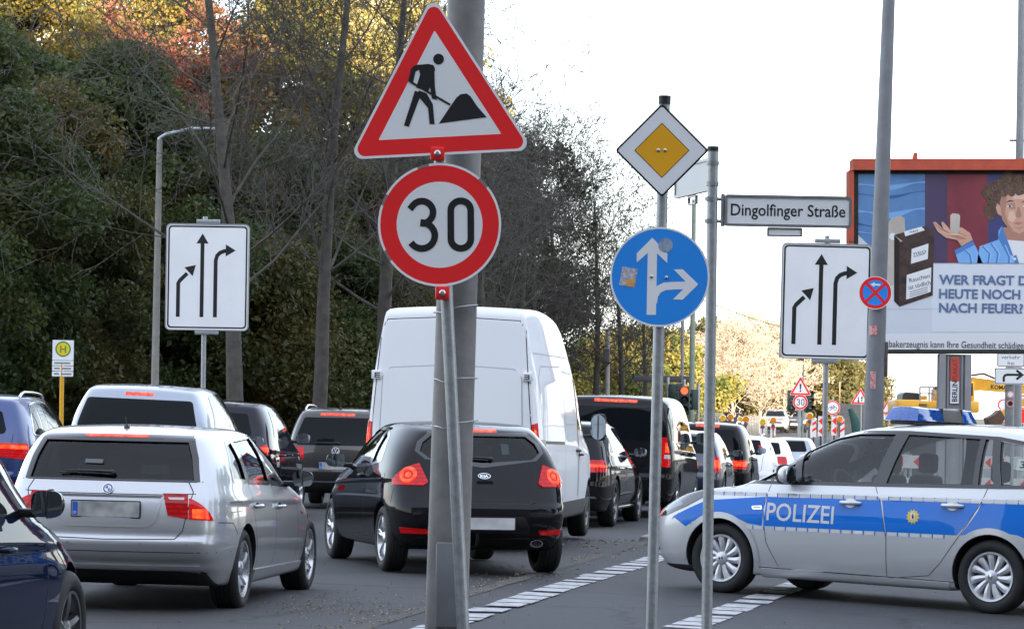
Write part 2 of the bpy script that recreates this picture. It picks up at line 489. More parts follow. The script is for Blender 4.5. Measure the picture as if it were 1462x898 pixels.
class Car:
    """One vehicle. Local frame: x forward from the rear bumper, y left, z up."""
    def __init__(c, name, label, cat, group, s, loc, head, pm, lod=2):
        c.s = s; c.pm = pm; c.lod = lod; c.gaps = []
        c.root = empty(name)
        tag(c.root, label, cat, group)
        x, y = loc
        f = Vector((math.sin(R(head)), math.cos(R(head)), 0))
        dy = 2.0
        sl = gz(x + f.x * dy, y + f.y * dy) - gz(x - f.x * dy, y - f.y * dy)
        f.z = sl / (2 * dy); f.normalize()
        l = Vector((-f.y, f.x, 0)); l.z = (gz(x + l.x, y + l.y) - gz(x - l.x, y - l.y)) / 2; l.normalize()
        u = f.cross(l).normalized(); l = u.cross(f)
        M = Matrix(((f.x, l.x, u.x, 0), (f.y, l.y, u.y, 0), (f.z, l.z, u.z, 0), (0, 0, 0, 1)))
        # loc = ground point under the rear axle centre
        kk = s.get('k', 1.0); o = Vector((x, y, gz(x, y))) - f * s['xr'] * kk
        M.translation = o
        c.root.matrix_world = M
        c.root.rotation_euler = M.to_euler(); c.root.location = o; c.root.scale = (kk, kk, kk)
        c.shell()
    # ---- the shape
    def shell(c):
        s = c.s
        L, W, H, xr, wb = s['L'], s['W'], s['H'], s['xr'], s['wb']
        xf = xr + wb
        xc, xw, xk = s['xc'], s['xw'], s['xk']      # cowl, windscreen top, rear roof edge
        belt0, belt1 = s['belt']
        hood0, hood1 = s['hood']                    # bonnet front lip, bonnet rear (at the cowl)
        zb = s.get('zb', .20)
        xs = [0, s.get('x1', .22), xr, (xr + xc) / 2, xc, (xc + L - .30) / 2, L - .30, L]
        N = len(xs)
        wp = s.get('plan', [.82, .955, 1, 1, 1, .985, .90, .70])
        tz = [0, .20, .50, .80, 1]
        wk = s.get('wk', [.915, .970, .993, 1.0, .94])
        rp = s.get('rear', [.12, .02, 0, .05, .09])
        fp = s.get('front', [-.12, -.02, 0, -.08, -.24])
        def ztop(i):
            x = xs[i]
            if i <= 4: return belt0 + (belt1 - belt0) * x / xc if i < 4 else hood1 if s.get('cowlhood') else belt1
            return hood1 + (hood0 - hood1) * ((x - xc) / (L - xc)) ** 1.6
        rows = []
        for k in range(5):
            row = []
            for i in range(N):
                x = xs[i]
                zt = ztop(i)
                z0 = zb + (.07 if i in (0, N - 1) else 0)
                z = z0 + tz[k] * (zt - z0)
                a = max(0, 1 - x / .5); b = max(0, 1 - (L - x) / .9)
                xx = x + rp[k] * a + fp[k] * b
                wf = wk[k] * wp[i]
                if k == 4 and i >= 5: wf *= s.get('hoodw', .93)
                row.append((xx, W / 2 * wf, z))
            rows.append(row)
        # greenhouse
        rx = [xk, xk + (xw - xk) * .16, xk + (xw - xk) * .40, xk + (xw - xk) * .72, xw]
        dr = s.get('drop', [.06, .012, 0, .004, .05])
        rw = s['rw']; rwf = s.get('rwf', [.93, .985, 1, 1, .96])
        roof = [(rx[i], W / 2 * rw * rwf[i], H - dr[i] - .02) for i in range(5)]
        bow = s.get('bow', .05)
        mid = []
        for i in range(5):
            a, b = rows[4][i], roof[i]
            o = s.get('reargbow', .03) if i == 0 else (-.03 if i == 4 else 0)
            mid.append(((a[0] + b[0]) / 2 - o, (a[1] + b[1]) / 2 + bow * (1 if i else .6), (a[2] + b[2]) / 2))
        J = [-1, -.6, 0, .6, 1]
        bm = bmesh.new()
        vd = {}
        crear, cfront, croof, chood = s.get('crown', (.10, .20, .03, .03))
        def V(i, k, j):
            key = (i, k, j)
            if key in vd: return vd[key]
            if k < 5: x, w, z = rows[k][i]
            elif k == 5: x, w, z = mid[i]
            else: x, w, z = roof[i]
            q = J[j]; e = 1 - q * q
            if i == 0: x -= crear * e * (1 if k < 5 else .8)
            if i == N - 1: x += cfront * e
            if k == 6: z += croof * e
            if k == 6 and i == 4 or k == 5 and i == 4: x += .10 * e
            if k == 4 and i >= 5: z += chood * e
            if k == 4 and i == 4: x += .12 * e; z += .02 * e
            vd[key] = bm.verts.new((x, q * w, z))
            return vd[key]
        Fc = bm.faces.new
        for i in range(N - 1):
            for k in range(4):
                Fc((V(i, k, 0), V(i + 1, k, 0), V(i + 1, k + 1, 0), V(i, k + 1, 0)))
                Fc((V(i, k + 1, 4), V(i + 1, k + 1, 4), V(i + 1, k, 4), V(i, k, 4)))
            for j in range(4):
                Fc((V(i, 0, j), V(i, 0, j + 1), V(i + 1, 0, j + 1), V(i + 1, 0, j)))
                if i >= 4: Fc((V(i, 4, j), V(i + 1, 4, j), V(i + 1, 4, j + 1), V(i, 4, j + 1)))
        for j in range(4):
            for k in range(4):
                Fc((V(0, k, j), V(0, k + 1, j), V(0, k + 1, j + 1), V(0, k, j + 1)))
                Fc((V(N - 1, k, j), V(N - 1, k, j + 1), V(N - 1, k + 1, j + 1), V(N - 1, k + 1, j)))
            for k in (4, 5):
                Fc((V(0, k, j), V(0, k + 1, j), V(0, k + 1, j + 1), V(0, k, j + 1)))
                Fc((V(4, k, j), V(4, k, j + 1), V(4, k + 1, j + 1), V(4, k + 1, j)))
            for i in range(4):
                Fc((V(i, 6, j), V(i + 1, 6, j), V(i + 1, 6, j + 1), V(i, 6, j + 1)))
        for i in range(4):
            for k in (4, 5):
                Fc((V(i, k, 0), V(i + 1, k, 0), V(i + 1, k + 1, 0), V(i, k + 1, 0)))
                Fc((V(i, k + 1, 4), V(i + 1, k + 1, 4), V(i + 1, k, 4), V(i, k, 4)))
        bmesh.ops.recalc_face_normals(bm, faces=bm.faces[:])
        cr = bm.edges.layers.float.get('crease_edge') or bm.edges.layers.float.new('crease_edge')
        inv = {v: k for k, v in vd.items()}
        cz = s.get('crease', {'belt': .25, 'roof': .35, 'tail': .35, 'bot': .5, 'hood': .3})
        for e in bm.edges:
            (i1, k1, j1), (i2, k2, j2) = inv[e.verts[0]], inv[e.verts[1]]
            side = j1 == j2 and j1 in (0, 4)
            if side and k1 == k2 == 4: e[cr] = cz['belt'] if max(i1, i2) <= 4 else cz['hood']
            if side and k1 == k2 == 6: e[cr] = cz['roof']
            if k1 == k2 == 6 and i1 == i2 == 0: e[cr] = cz['tail']
            if side and k1 == k2 == 0: e[cr] = cz['bot']
            if side and i1 == i2 == 0 and min(k1, k2) >= 4: e[cr] = s.get('cpost', .2)
            if i1 == i2 == 4 and k1 == k2 == 4: e[cr] = .5
        me = bpy.data.meshes.new('cage'); bm.to_mesh(me); bm.free()
        o = bpy.data.objects.new('cage', me); COL.objects.link(o)
        ss = o.modifiers.new('s', 'SUBSURF'); ss.levels = ss.render_levels = c.lod
        dg = bpy.context.evaluated_depsgraph_get()
        base = bpy.data.meshes.new_from_object(o.evaluated_get(dg))
        bpy.data.objects.remove(o); bpy.data.meshes.remove(me)
        co = np.empty(len(base.vertices) * 3); base.vertices.foreach_get('co', co); co = co.reshape(-1, 3)
        lo, hi = co.min(0), co.max(0)
        co[:, 0] = (co[:, 0] - lo[0]) / (hi[0] - lo[0]) * L
        co[:, 1] = co[:, 1] / hi[1] * W / 2
        zl = lo[2]
        co[:, 2] = zb + (co[:, 2] - zl) / (hi[2] - zl) * (H - zb)
        for fn in s.get('sculpt', []): fn(co)
        base.vertices.foreach_set('co', co.ravel()); base.update()
        c.base = base
        c.bm = bmesh.new(); c.bm.from_mesh(base); c.bm.normal_update()
        bt = c.bm.copy(); bmesh.ops.triangulate(bt, faces=bt.faces[:])
        bt.verts.ensure_lookup_table(); bt.faces.ensure_lookup_table()
        c.tri = bt; c.bvh = BVHTree.FromBMesh(bt)
    def nrm(c, p):
        loc, n, fi, d = c.bvh.find_nearest(p)
        f = c.tri.faces[fi]; a, b, e = f.verts
        v0, v1, v2 = b.co - a.co, e.co - a.co, loc - a.co
        d00, d01, d11, d20, d21 = v0.dot(v0), v0.dot(v1), v1.dot(v1), v2.dot(v0), v2.dot(v1)
        den = d00 * d11 - d01 * d01
        if abs(den) < 1e-14: return loc, n, d
        v = (d11 * d20 - d01 * d21) / den; w = (d00 * d21 - d01 * d20) / den
        return loc, (a.normal * (1 - v - w) + b.normal * v + e.normal * w).normalized(), d
    def body(c, wheels=True, cuts=(), cavity=None):
        """cut the wheel wells (and window openings) out of the shell"""
        s = c.s; me = c.base.copy(); me.name = 'body'
        me.materials.clear(); me.materials.append(c.pm); me.materials.append(UNDER); me.materials.append(INTERIOR)
        cutters = []
        r = s['r']; aw = s.get('arch', r + .045)
        m = MB()
        for x in (s['xr'], s['xr'] + s['wb']):
            for sd in (-1, 1):
                y0, y1 = sd * (s['W'] / 2 - .30), sd * (s['W'] / 2 + .2)
                n = 40; o = len(m.v)
                for y in (min(y0, y1), max(y0, y1)):
                    for k in range(n):
                        a = 2 * math.pi * k / n
                        m.v.append((x + aw * math.cos(a), y, r + .005 + aw * math.sin(a)))
                for k in range(n):
                    j = (k + 1) % n; m.f.append((o + k, o + j, o + n + j, o + n + k))
                m.f.append(tuple(o + k for k in reversed(range(n)))); m.f.append(tuple(o + n + k for k in range(n)))
        cutters.append((m, 1))
        for poly, view in cuts:
            q = MB(); n = len(poly); poly = ccw(poly)
            if view == 'side':
                q.v = [(p[0], -2, p[1]) for p in poly] + [(p[0], 2, p[1]) for p in poly]
            else:
                x0, x1 = (-1, s['xk'] + .35) if view == 'rear' else (s['xw'] - .3, s['L'] + .5)
                q.v = [(x0, p[0], p[1]) for p in poly] + [(x1, p[0], p[1]) for p in poly]
            q.f = [tuple(range(n)), tuple(reversed(range(n, 2 * n)))] + [(i, n + i, n + (i + 1) % n, (i + 1) % n) for i in range(n)]
            cutters.append((q, 2))
        o = bpy.data.objects.new('body', me); COL.objects.link(o)
        tmp = []
        def cut(cm, mi):
            cm.materials.clear()
            for q in (c.pm, UNDER, INTERIOR): cm.materials.append(q)
            cm.polygons.foreach_set('material_index', [mi] * len(cm.polygons))
            co = bpy.data.objects.new('cutter', cm); COL.objects.link(co); tmp.append(co)
            b = o.modifiers.new('b', 'BOOLEAN'); b.object = co; b.operation = 'DIFFERENCE'; b.solver = 'EXACT'
        if cavity:
            # hollow cabin = the shell moved in along its normals, cropped to the cabin
            cb = c.bm.copy(); cb.normal_update()
            ns = [v.normal.copy() for v in cb.verts]
            for v, n in zip(cb.verts, ns): v.co -= n * .055
            for _ in range(4): bmesh.ops.smooth_vert(cb, verts=cb.verts[:], factor=.5, use_axis_x=True, use_axis_y=True, use_axis_z=True)
            for co_, no in cavity:
                bmesh.ops.bisect_plane(cb, geom=cb.verts[:] + cb.edges[:] + cb.faces[:], plane_co=co_, plane_no=no, clear_outer=True)
                be = [e for e in cb.edges if e.is_boundary]
                if be: bmesh.ops.contextual_create(cb, geom=be) if False else bmesh.ops.holes_fill(cb, edges=be)
            bmesh.ops.triangulate(cb, faces=[f for f in cb.faces if len(f.verts) > 4])
            bmesh.ops.recalc_face_normals(cb, faces=cb.faces[:])
            cm = bpy.data.meshes.new('cav'); cb.to_mesh(cm); cb.free()
            cut(cm, 2)
        for q, mi in cutters:
            bm = bmesh.new(); vs = [bm.verts.new(p) for p in q.v]
            for f in q.f: bm.faces.new([vs[i] for i in f])
            bmesh.ops.recalc_face_normals(bm, faces=bm.faces[:])
            cm = bpy.data.meshes.new('cut'); bm.to_mesh(cm); bm.free()
            cut(cm, mi)
        dg = bpy.context.evaluated_depsgraph_get()
        res = bpy.data.meshes.new_from_object(o.evaluated_get(dg))
        for t in tmp: bpy.data.objects.remove(t)
        o.modifiers.clear(); o.data = res; o.parent = c.root
        res.name = 'body'
        # keep the smooth normals of the uncut shell
        np_ = len(res.polygons)
        res.polygons.foreach_set('use_smooth', [True] * np_)
        cache = {}; ln = []
        for p in res.polygons:
            pn = p.normal
            for vi in p.vertices:
                if vi not in cache:
                    loc, n, d = c.nrm(res.vertices[vi].co); cache[vi] = (n, d)
                n, d = cache[vi]
                ln.append(n if p.material_index == 0 and d < 2e-4 and n.dot(pn) > .3 else pn)
        # underside dark
        for p in res.polygons:
            if p.material_index == 0 and p.normal.z < -.75 and p.center.z < s.get('zb', .2) + .12: p.material_index = 1
        res.normals_split_custom_set([tuple(v) for v in ln])
        c.body_o = o
        for fi, x in enumerate((s['xr'], s['xr'] + s['wb'])):
            for sd in (-1, 1):
                ty, rm = wheel_meshes(*s['wheel'])
                tw = s['wheel'][2]
                w = empty('wheel', (x, sd * (s['W'] / 2 - tw / 2 - s.get('inset', .03)), s['r']), 0 if sd < 0 else math.pi, c.root)
                if fi and s.get('steer'): w.rotation_euler.z += R(s['steer'])
                link('tyre', ty, w); link('rim', rm, w)
        # a plain dark floor between the wheels so that no daylight shows through
        return o
    # ---- pieces laid on the shell
    def planes(c, view, poly):
        poly = ccw(poly); out = []
        for i in range(len(poly)):
            a, b = poly[i], poly[(i + 1) % len(poly)]
            n = (b[1] - a[1], -(b[0] - a[0]))
            if view == 'side': out.append((Vector((a[0], 0, a[1])), Vector((n[0], 0, n[1]))))
            else: out.append((Vector((0, a[0], a[1])), Vector((0, n[0], n[1]))))
        return out
    def patch(c, name, pl, m, off=.004, rim=.012, parent=None, keep=None):
        bm = c.bm.copy()
        for co, no in pl:
            bmesh.ops.bisect_plane(bm, geom=bm.verts[:] + bm.edges[:] + bm.faces[:], dist=1e-6, plane_co=co, plane_no=no, clear_outer=True)
        if keep:
            bmesh.ops.delete(bm, geom=[f for f in bm.faces if not keep(f.calc_center_median(), f.normal)], context='FACES')
        if not bm.faces: bm.free(); return None
        nn = {}
        for v in bm.verts: nn[v] = c.nrm(v.co)[1]
        for v in bm.verts: v.co = v.co + nn[v] * off
        top = set(bm.faces)
        if rim:
            be = [e for e in bm.edges if e.is_boundary]
            g = bmesh.ops.extrude_edge_only(bm, edges=be)
            for v in g['geom']:
                if isinstance(v, bmesh.types.BMVert):
                    v.co = v.co - c.nrm(v.co)[1] * rim
        me = bpy.data.meshes.new(name); bm.normal_update()
        ln = []
        for f in bm.faces:
            for v in f.verts: ln.append(tuple(nn[v]) if f in top and v in nn else tuple(f.normal))
        bm.to_mesh(me); bm.free()
        me.polygons.foreach_set('use_smooth', [True] * len(me.polygons))
        me.normals_split_custom_set(ln)
        me.materials.append(m)
        o = link(name, me, parent or c.root)
        return o
    def side(c, name, poly, m, sd, off=.004, rim=.012, parent=None, extra=(), nmin=.15):
        pl = c.planes('side', poly) + [(Vector((0, sd * .15, 0)), Vector((0, -sd, 0)))] + list(extra)
        return c.patch(name, pl, m, off, rim, parent, lambda p, n: n.y * sd > nmin)
    def rear(c, name, poly, m, off=.004, rim=.012, parent=None, xmax=None, extra=()):
        pl = c.planes('rear', poly) + [(Vector((xmax or c.s['xk'] + .35, 0, 0)), Vector((1, 0, 0)))] + list(extra)
        return c.patch(name, pl, m, off, rim, parent, lambda p, n: n.x < -.08)
    def front(c, name, poly, m, xmin, off=.004, rim=.012, parent=None):
        pl = c.planes('rear', poly) + [(Vector((xmin, 0, 0)), Vector((-1, 0, 0)))]
        return c.patch(name, pl, m, off, rim, parent, lambda p, n: n.x > .08)
    def lamp(c, name, sd, rearpoly, xmax, m, off=.006, rim=.02, parent=None, extra=()):
        """tail lamp that wraps round the corner: outline in rear view (|y|, z), cut off at x = xmax"""
        poly = [(sd * p[0], p[1]) for p in rearpoly]
        pl = c.planes('rear', poly) + [(Vector((xmax, 0, 0)), Vector((1, 0, 0)))] + list(extra)
        return c.patch(name, pl, m, off, rim, parent, lambda p, n: n.x < .2)
    def hit(c, p, view):
        if view == 'rear': o, d = Vector((-3, p[0], p[1])), Vector((1, 0, 0))
        elif view == 'front': o, d = Vector((9, p[0], p[1])), Vector((-1, 0, 0))
        elif view == 'top': o, d = Vector((p[0], p[1], 6)), Vector((0, 0, -1))
        else:
            sd = view; o, d = Vector((p[0], sd * 4, p[1])), Vector((0, -sd, 0))
        loc, n, fi, dist = c.bvh.ray_cast(o, d)
        if loc is None:
            loc, n, fi, dist = c.bvh.find_nearest(o + d * 3.1)
        return loc, n
    def seam(c, pts, view, w=.007, off=.0012, m=None, name=None, parent=None):
        """a thin joint (or trim strip) following the shell along a polyline"""
        P_ = [Vector(p) for p in pts]; Q = [P_[0]]
        for a, b in zip(P_, P_[1:]):
            n = max(1, int((b - a).length / .05))
            for k in range(1, n + 1): Q.append(a.lerp(b, k / n))
        vs, fs = [], []
        for i, p in enumerate(Q):
            t = (Q[min(i + 1, len(Q) - 1)] - Q[max(i - 1, 0)]).normalized(); n2 = Vector((-t.y, t.x)) * w / 2
            for sg in (1, -1):
                loc, nr = c.hit(p + n2 * sg, view); vs.append(tuple(loc + nr * off))
        for i in range(len(Q) - 1): fs.append((2 * i, 2 * i + 1, 2 * i + 3, 2 * i + 2))
        if m is None: c.gaps.append((vs, fs)); return
        q = MB().use(m).add(vs, fs)
        return q.build(name, None, parent or c.root, 60)
    def finish_gaps(c):
        if not c.gaps: return
        q = MB().use(GAP)
        for vs, fs in c.gaps: q.add(vs, fs)
        tag(q.build('panel_gaps', None, c.root, 60), kind='stuff')
    def decal(c, name, polys, view, m, off=.002, parent=None, grid=.06):
        """flat print on the shell: each polygon is triangulated finely and laid on the surface"""
        q = MB().use(m)
        flip = -1 if view == 1 or view == 'rear' else 1
        for poly in polys:
            poly = ccw(poly)
            ed = []
            for a, b in zip(poly, poly[1:] + poly[:1]):
                a, b = Vector(a), Vector(b); n = max(1, int((b - a).length / grid))
                ed += [a.lerp(b, k / n) for k in range(n)]
            xs_, zs_ = [p.x for p in ed], [p.y for p in ed]
            pts = list(ed)
            gx = np.arange(min(xs_) + grid / 2, max(xs_), grid); gz_ = np.arange(min(zs_) + grid / 2, max(zs_), grid)
            for x in gx:
                for z in gz_:
                    ins = False; k = len(poly) - 1
                    for i in range(len(poly)):
                        xi, zi = poly[i]; xk, zk = poly[k]
                        if (zi > z) != (zk > z) and x < (xk - xi) * (z - zi) / (zk - zi) + xi: ins = not ins
                        k = i
                    if ins: pts.append(Vector((x, z)))
            edges = [(i, (i + 1) % len(ed)) for i in range(len(ed))]
            vo, _, fo, *_r = delaunay_2d_cdt(pts, edges, [], 1, 1e-5)
            vs = []
            for p in vo:
                loc, nr = c.hit(p, view); vs.append(tuple(loc + nr * off))
            q.add(vs, [tuple(f) for f in fo])
        o = q.build(name, None, parent or c.root, 60)
        return o
    def letters(c, name, body, cx, cz, h, view, m, width=None, bold=0, off=.003, parent=None, sx=1):
        vs, fs = text_mesh(body, h, width, bold)
        tb = bmesh.new(); bv = [tb.verts.new((x, z, 0)) for x, z in vs]
        for f in fs:
            try: tb.faces.new([bv[i] for i in f])
            except ValueError: pass
        for ax in (0, 1):
            lo_, hi_ = min(v[ax] for v in vs), max(v[ax] for v in vs); g_ = lo_ + .02
            while g_ < hi_:
                no_ = Vector((1, 0, 0)) if ax == 0 else Vector((0, 1, 0))
                bmesh.ops.bisect_plane(tb, geom=tb.verts[:] + tb.edges[:] + tb.faces[:], plane_co=no_ * g_, plane_no=no_); g_ += .025
        tb.verts.index_update(); vs = [(v.co.x, v.co.y) for v in tb.verts]; fs = [[v.index for v in f.verts] for f in tb.faces]; tb.free()
        out = []
        for x, z in vs:
            loc, nr = c.hit(Vector((cx + sx * x, cz + z - h / 2)), view); out.append(tuple(loc + nr * off))
        return MB().use(m).add(out, fs).build(name, None, parent or c.root)
    # ---- separate fittings
    def mirror(c, sd, x, z, w=.22, h=.15, m=None, arm=.06):
        y = c.hit(Vector((x, z)), sd)[0].y
        bm = bmesh.new(); bmesh.ops.create_cube(bm, size=1)
        for v in bm.verts:
            fx = v.co.x > 0
            v.co = Vector((v.co.x * .13, v.co.y * w * (.62 if fx else 1), v.co.z * h * (.6 if fx else 1)))
            if v.co.y * sd < 0: v.co.z *= .86
        bmesh.ops.bevel(bm, geom=bm.edges[:], offset=min(.13 * .45, min(w, h) * .36), segments=5, profile=.5, affect='EDGES')
        me = bpy.data.meshes.new('wing_mirror'); bm.to_mesh(me); bm.free()
        me.polygons.foreach_set('use_smooth', [True] * len(me.polygons)); me.materials.append(m or c.pm)
        o = link('wing_mirror', me, c.root, (x + .02, y + sd * (arm + w / 2), z + .03))
        g = MB().use(MIRROR).prism(rrect(0, 0, w * .84, h * .80, h * .26), -.004, .002).build('mirror_glass', None, o, 40)
        g.rotation_euler = (0, 0, R(-90)); g.location = (-.066, 0, 0)
        MB().use(BLACK).prism(rrect(0, 0, w * .93, h * .9, h * .3), -.001, .002).build('mirror_frame', None, o, 40)
        c.root.children  # keep order
        o.children[-1].rotation_euler = (0, 0, R(-90)); o.children[-1].location = (-.0645, 0, 0)
        MB().use(BLACK).box((0, -sd * (w / 2 + arm / 2), -h * .3), (.07, arm + .06, .045), 0, .012).build('mirror_arm', None, o, 40)
        return o
    def handle(c, sd, x, z, m=None, ln=.19):
        loc, n = c.hit(Vector((x, z)), sd)
        q = MB().use(m or c.pm)
        y = loc.y
        q.tube([(x - ln / 2, y, z), (x - ln / 2 + .02, y + sd * .035, z), (x, y + sd * .042, z), (x + ln / 2 - .02, y + sd * .035, z), (x + ln / 2, y, z)], [.010, .015, .016, .015, .010], 8)
        h = q.build('door_handle', None, c.root, 50)
        MB().use(GAP if m is None else m).prism(circ(x, z, .058, 20, .032), -.001, .003).build('handle_recess', None, h, 40)
        h.children[-1].location = (0, y + sd * .001, 0)
        return h
    def plate(c, y, z, w=.52, h=.115, tilt=0, eu=True, white=False, off=.012):
        loc, n = c.hit(Vector((y, z)), 'rear')
        x = loc.x - off
        q = MB().use(PLATEW if white else PLATE).prism(rrect(0, 0, w, h, .008), -.004, .004)
        o = q.build('number_plate', None, c.root, 40, (x, y, z), (0, R(tilt), R(-90)))
        if eu: MB().use(EUBLUE).prism(rrect(-w / 2 + .026, 0, .040, h - .012, .004), -.0055, -.003).build('country_band', None, o)
        if eu:
            q = MB().use(WHITEP); text(q, 'D', -w / 2 + .026, -h * .25, .022, -.0062); q.build('country_letter', None, o)
        MB().use(BLACK).prism(rrect(0, 0, w + .018, h + .016, .01), .003, .012).build('plate_frame', None, o, 40)
        return o
    def antenna(c, x, ln=.18, shark=False):
        loc, n = c.hit(Vector((x, 0)), 'top')
        q = MB().use(BLACK)
        z = loc.z - .004
        if shark:
            q.add([(x - .07, -.022, z), (x - .07, .022, z), (x + .09, 0, z), (x - .06, -.006, z + .065), (x - .06, .006, z + .065)],
                  [(0, 2, 1), (0, 3, 2), (1, 2, 4), (3, 4, 2), (0, 1, 4, 3)])
        else:
            q.lathe([(.028, 0), (.024, .012), (.010, .03), (0.006, .035)], 12, Matrix.Translation((x, 0, z)))
            q.tube([(x, 0, z + .02), (x - ln * .55, 0, z + ln)], [.0035, .002], 6)
        return q.build('antenna', None, c.root, 50)
    def wiper(c, y0, y1, z0, z1, m=None):
        q = MB().use(BLACK)
        a, n = c.hit(Vector((y0, z0)), 'rear'); b, n2 = c.hit(Vector((y1, z1)), 'rear')
        q.lathe([(.022, 0), (.022, .03), (.016, .036), (0, .036)], 14, Matrix.Translation(a) @ n.to_track_quat('Z', 'Y').to_matrix().to_4x4())
        q.tube([a + n * .03, a.lerp(b, .5) + n * .034, b + n * .022], [.014, .010, .006], 6)
        q.tube([a.lerp(b, .2) + n * .016 - Vector((0, 0, .012)), b.lerp(a, -.15) + n2 * .014 - Vector((0, 0, .012))], .006, 6)
        return q.build('rear_wiper', None, c.root, 50)
    def badge(c, kind, y, z, r, off=.006):
        loc, n = c.hit(Vector((y, z)), 'rear')
        rot = n.to_track_quat('-Y', 'Z').to_euler()
        o = empty('badge', loc + n * off, 0, c.root); o.rotation_euler = rot
        q = MB()
        if kind == 'roundel':
            q.use(GLOSSBLACK).prism(circ(0, 0, r), -.004, .008)
            q.build('badge_disc', None, o, 40)
            q = MB().use(CHROME).ring(circ(0, 0, r), circ(0, 0, r * .93), -.006, -.003).ring(circ(0, 0, r * .62), circ(0, 0, r * .56), -.006, -.003)
            q.build('badge_ring', None, o)
            for a0, m in ((90, EUBLUE), (0, WHITEP), (270, EUBLUE), (180, WHITEP)):
                MB().use(m).prism([(0, 0)] + arc(0, 0, r * .56, a0, a0 + 90, 8), -.0055, -.003).build('badge_quarter', None, o)
        elif kind == 'vw':
            q.use(GLOSSBLACK).prism(circ(0, 0, r), -.003, .008); q.build('badge_disc', None, o, 40)
            q = MB().use(CHROME).ring(circ(0, 0, r), circ(0, 0, r * .86), -.008, -.002)
            for pts in ([(-.42, .74), (0, .10), (.42, .74)], [(-.80, .32), (-.40, -.70), (0, .02), (.40, -.70), (.80, .32)]):
                q.prism(stroke([(x * r, zz * r) for x, zz in pts], r * .17), -.007, -.002)
            q.build('badge_emblem', None, o)
        elif kind == 'oval':
            q.use(GLOSSBLACK).prism(circ(0, 0, r, 40, r * .5), -.003, .008); q.build('badge_disc', None, o, 40)
            q = MB().use(CHROME).ring(circ(0, 0, r, 40, r * .5), circ(0, 0, r * .93, 40, r * .43), -.006, -.002)
            text(q, 'KIA', 0, 0, r * .48, -.0055, bold=.015, width=r * 1.25); q.build('badge_emblem', None, o)
        elif kind == 'star':
            q.use(CHROME).ring(circ(0, 0, r), circ(0, 0, r * .88), -.006, .004)
            for k in range(3):
                a = R(90 + 120 * k); b = (math.cos(a), math.sin(a)); n2 = (-b[1], b[0])
                q.prism([(b[0] * r * .9, b[1] * r * .9), (n2[0] * r * .14, n2[1] * r * .14), (-n2[0] * r * .14, -n2[1] * r * .14)], -.006, .003)
            q.build('badge_emblem', None, o)
        else:
            q.use(CHROME).ring(circ(0, 0, r, 32, r * .62), circ(0, 0, r * .78, 32, r * .44), -.005, .004).build('badge_emblem', None, o)
        return o
    def seats(c, rows, z=.62, w=.5):
        for x, zz in rows:
            for y in (-.36, .36):
                q = MB().use(SEAT).box((x, y, zz), (.14, w, .62), 0, .05)
                o = q.build('seat', None, c.root, 50)
                MB().use(SEAT).box((x - .02, y, zz + .42), (.10, .27, .19), 0, .04).build('headrest', None, o, 50)
    def rails(c, m, x0, x1, y, h=.05):
        for sd in (-1, 1):
            pts = []
            for k in range(13):
                u = k / 12; x = x0 + (x1 - x0) * u
                z = c.hit(Vector((x, sd * y)), 'top')[0].z
                pts.append((x, sd * y, z + h * min(1, math.sin(math.pi * u) * 2.6) - .004))
            MB().use(m).tube(pts, .016, 8).build('roof_rail', None, c.root, 60)
def inflate(poly, d):
    cx = sum(p[0] for p in poly) / len(poly); cz = sum(p[1] for p in poly) / len(poly)
    out = []
    for x, z in poly:
        v = Vector((x - cx, z - cz)); out.append((x + v.x / v.length * d, z + v.y / v.length * d))
    return out
def glaze(c, sides, rear=None, front=None, open_=False, glass=None, frame=BLACK, fw=.03, trim=None, cavz=.62, both=True, rearglass=None):
    """window openings, panes and their black surrounds"""
    g = glass or (TINT if open_ else DARKGLASS)
    rg = rearglass or g
    cuts = []
    if open_:
        cuts = [(p, 'side') for p in sides]
        if rear: cuts.append((rear, 'rear'))
        if front: cuts.append((front, 'front'))
        c.body(cuts=cuts, cavity=[(Vector((0, 0, cavz)), Vector((0, 0, -1))), (Vector((c.s['xc'] + .15, 0, 0)), Vector((1, 0, 0)))])
    else:
        c.body()
    off = -.012 if open_ else .004
    for sd in (-1, 1):
        for p in sides:
            pp = rpoly(ccw(p), .025, 3) if not open_ else inflate(p, .012)
            w = c.side('window', pp, g, sd, off, 0 if open_ else .008)
            if w and frame: c.seam(p + p[:1], sd, fw, .0025, frame, 'window_frame', w)
        if trim:
            q = c.seam(trim + trim[:1], sd, .022, .006, CHROME, 'window_trim')
    if rear:
        w = c.rear('rear_window', inflate(rear, .012) if open_ else rpoly(ccw(rear), .05, 4), rg, off, 0 if open_ else .008)
        if open_: frame_ring(c, rear, .045)
    if front:
        c.front('windscreen', inflate(front, .012) if open_ else front, g, c.s['xw'] - .2, off, 0 if open_ else .008)

def frame_ring(c, poly, d, view='rear', off=.003, m=None):
    poly = ccw(poly); out = inflate(poly, d)
    for i in range(len(poly)):
        j = (i + 1) % len(poly)
        c.rear('window_frame', [poly[i], out[i], out[j], poly[j]], m or GLOSSBLACK, off, .004)
def queue(name, label, cat, s, loc, head, pm, lod=2, group='vehicles queuing at the junction'):
    return Car(name, label, cat, group, s, loc, head, pm, lod)

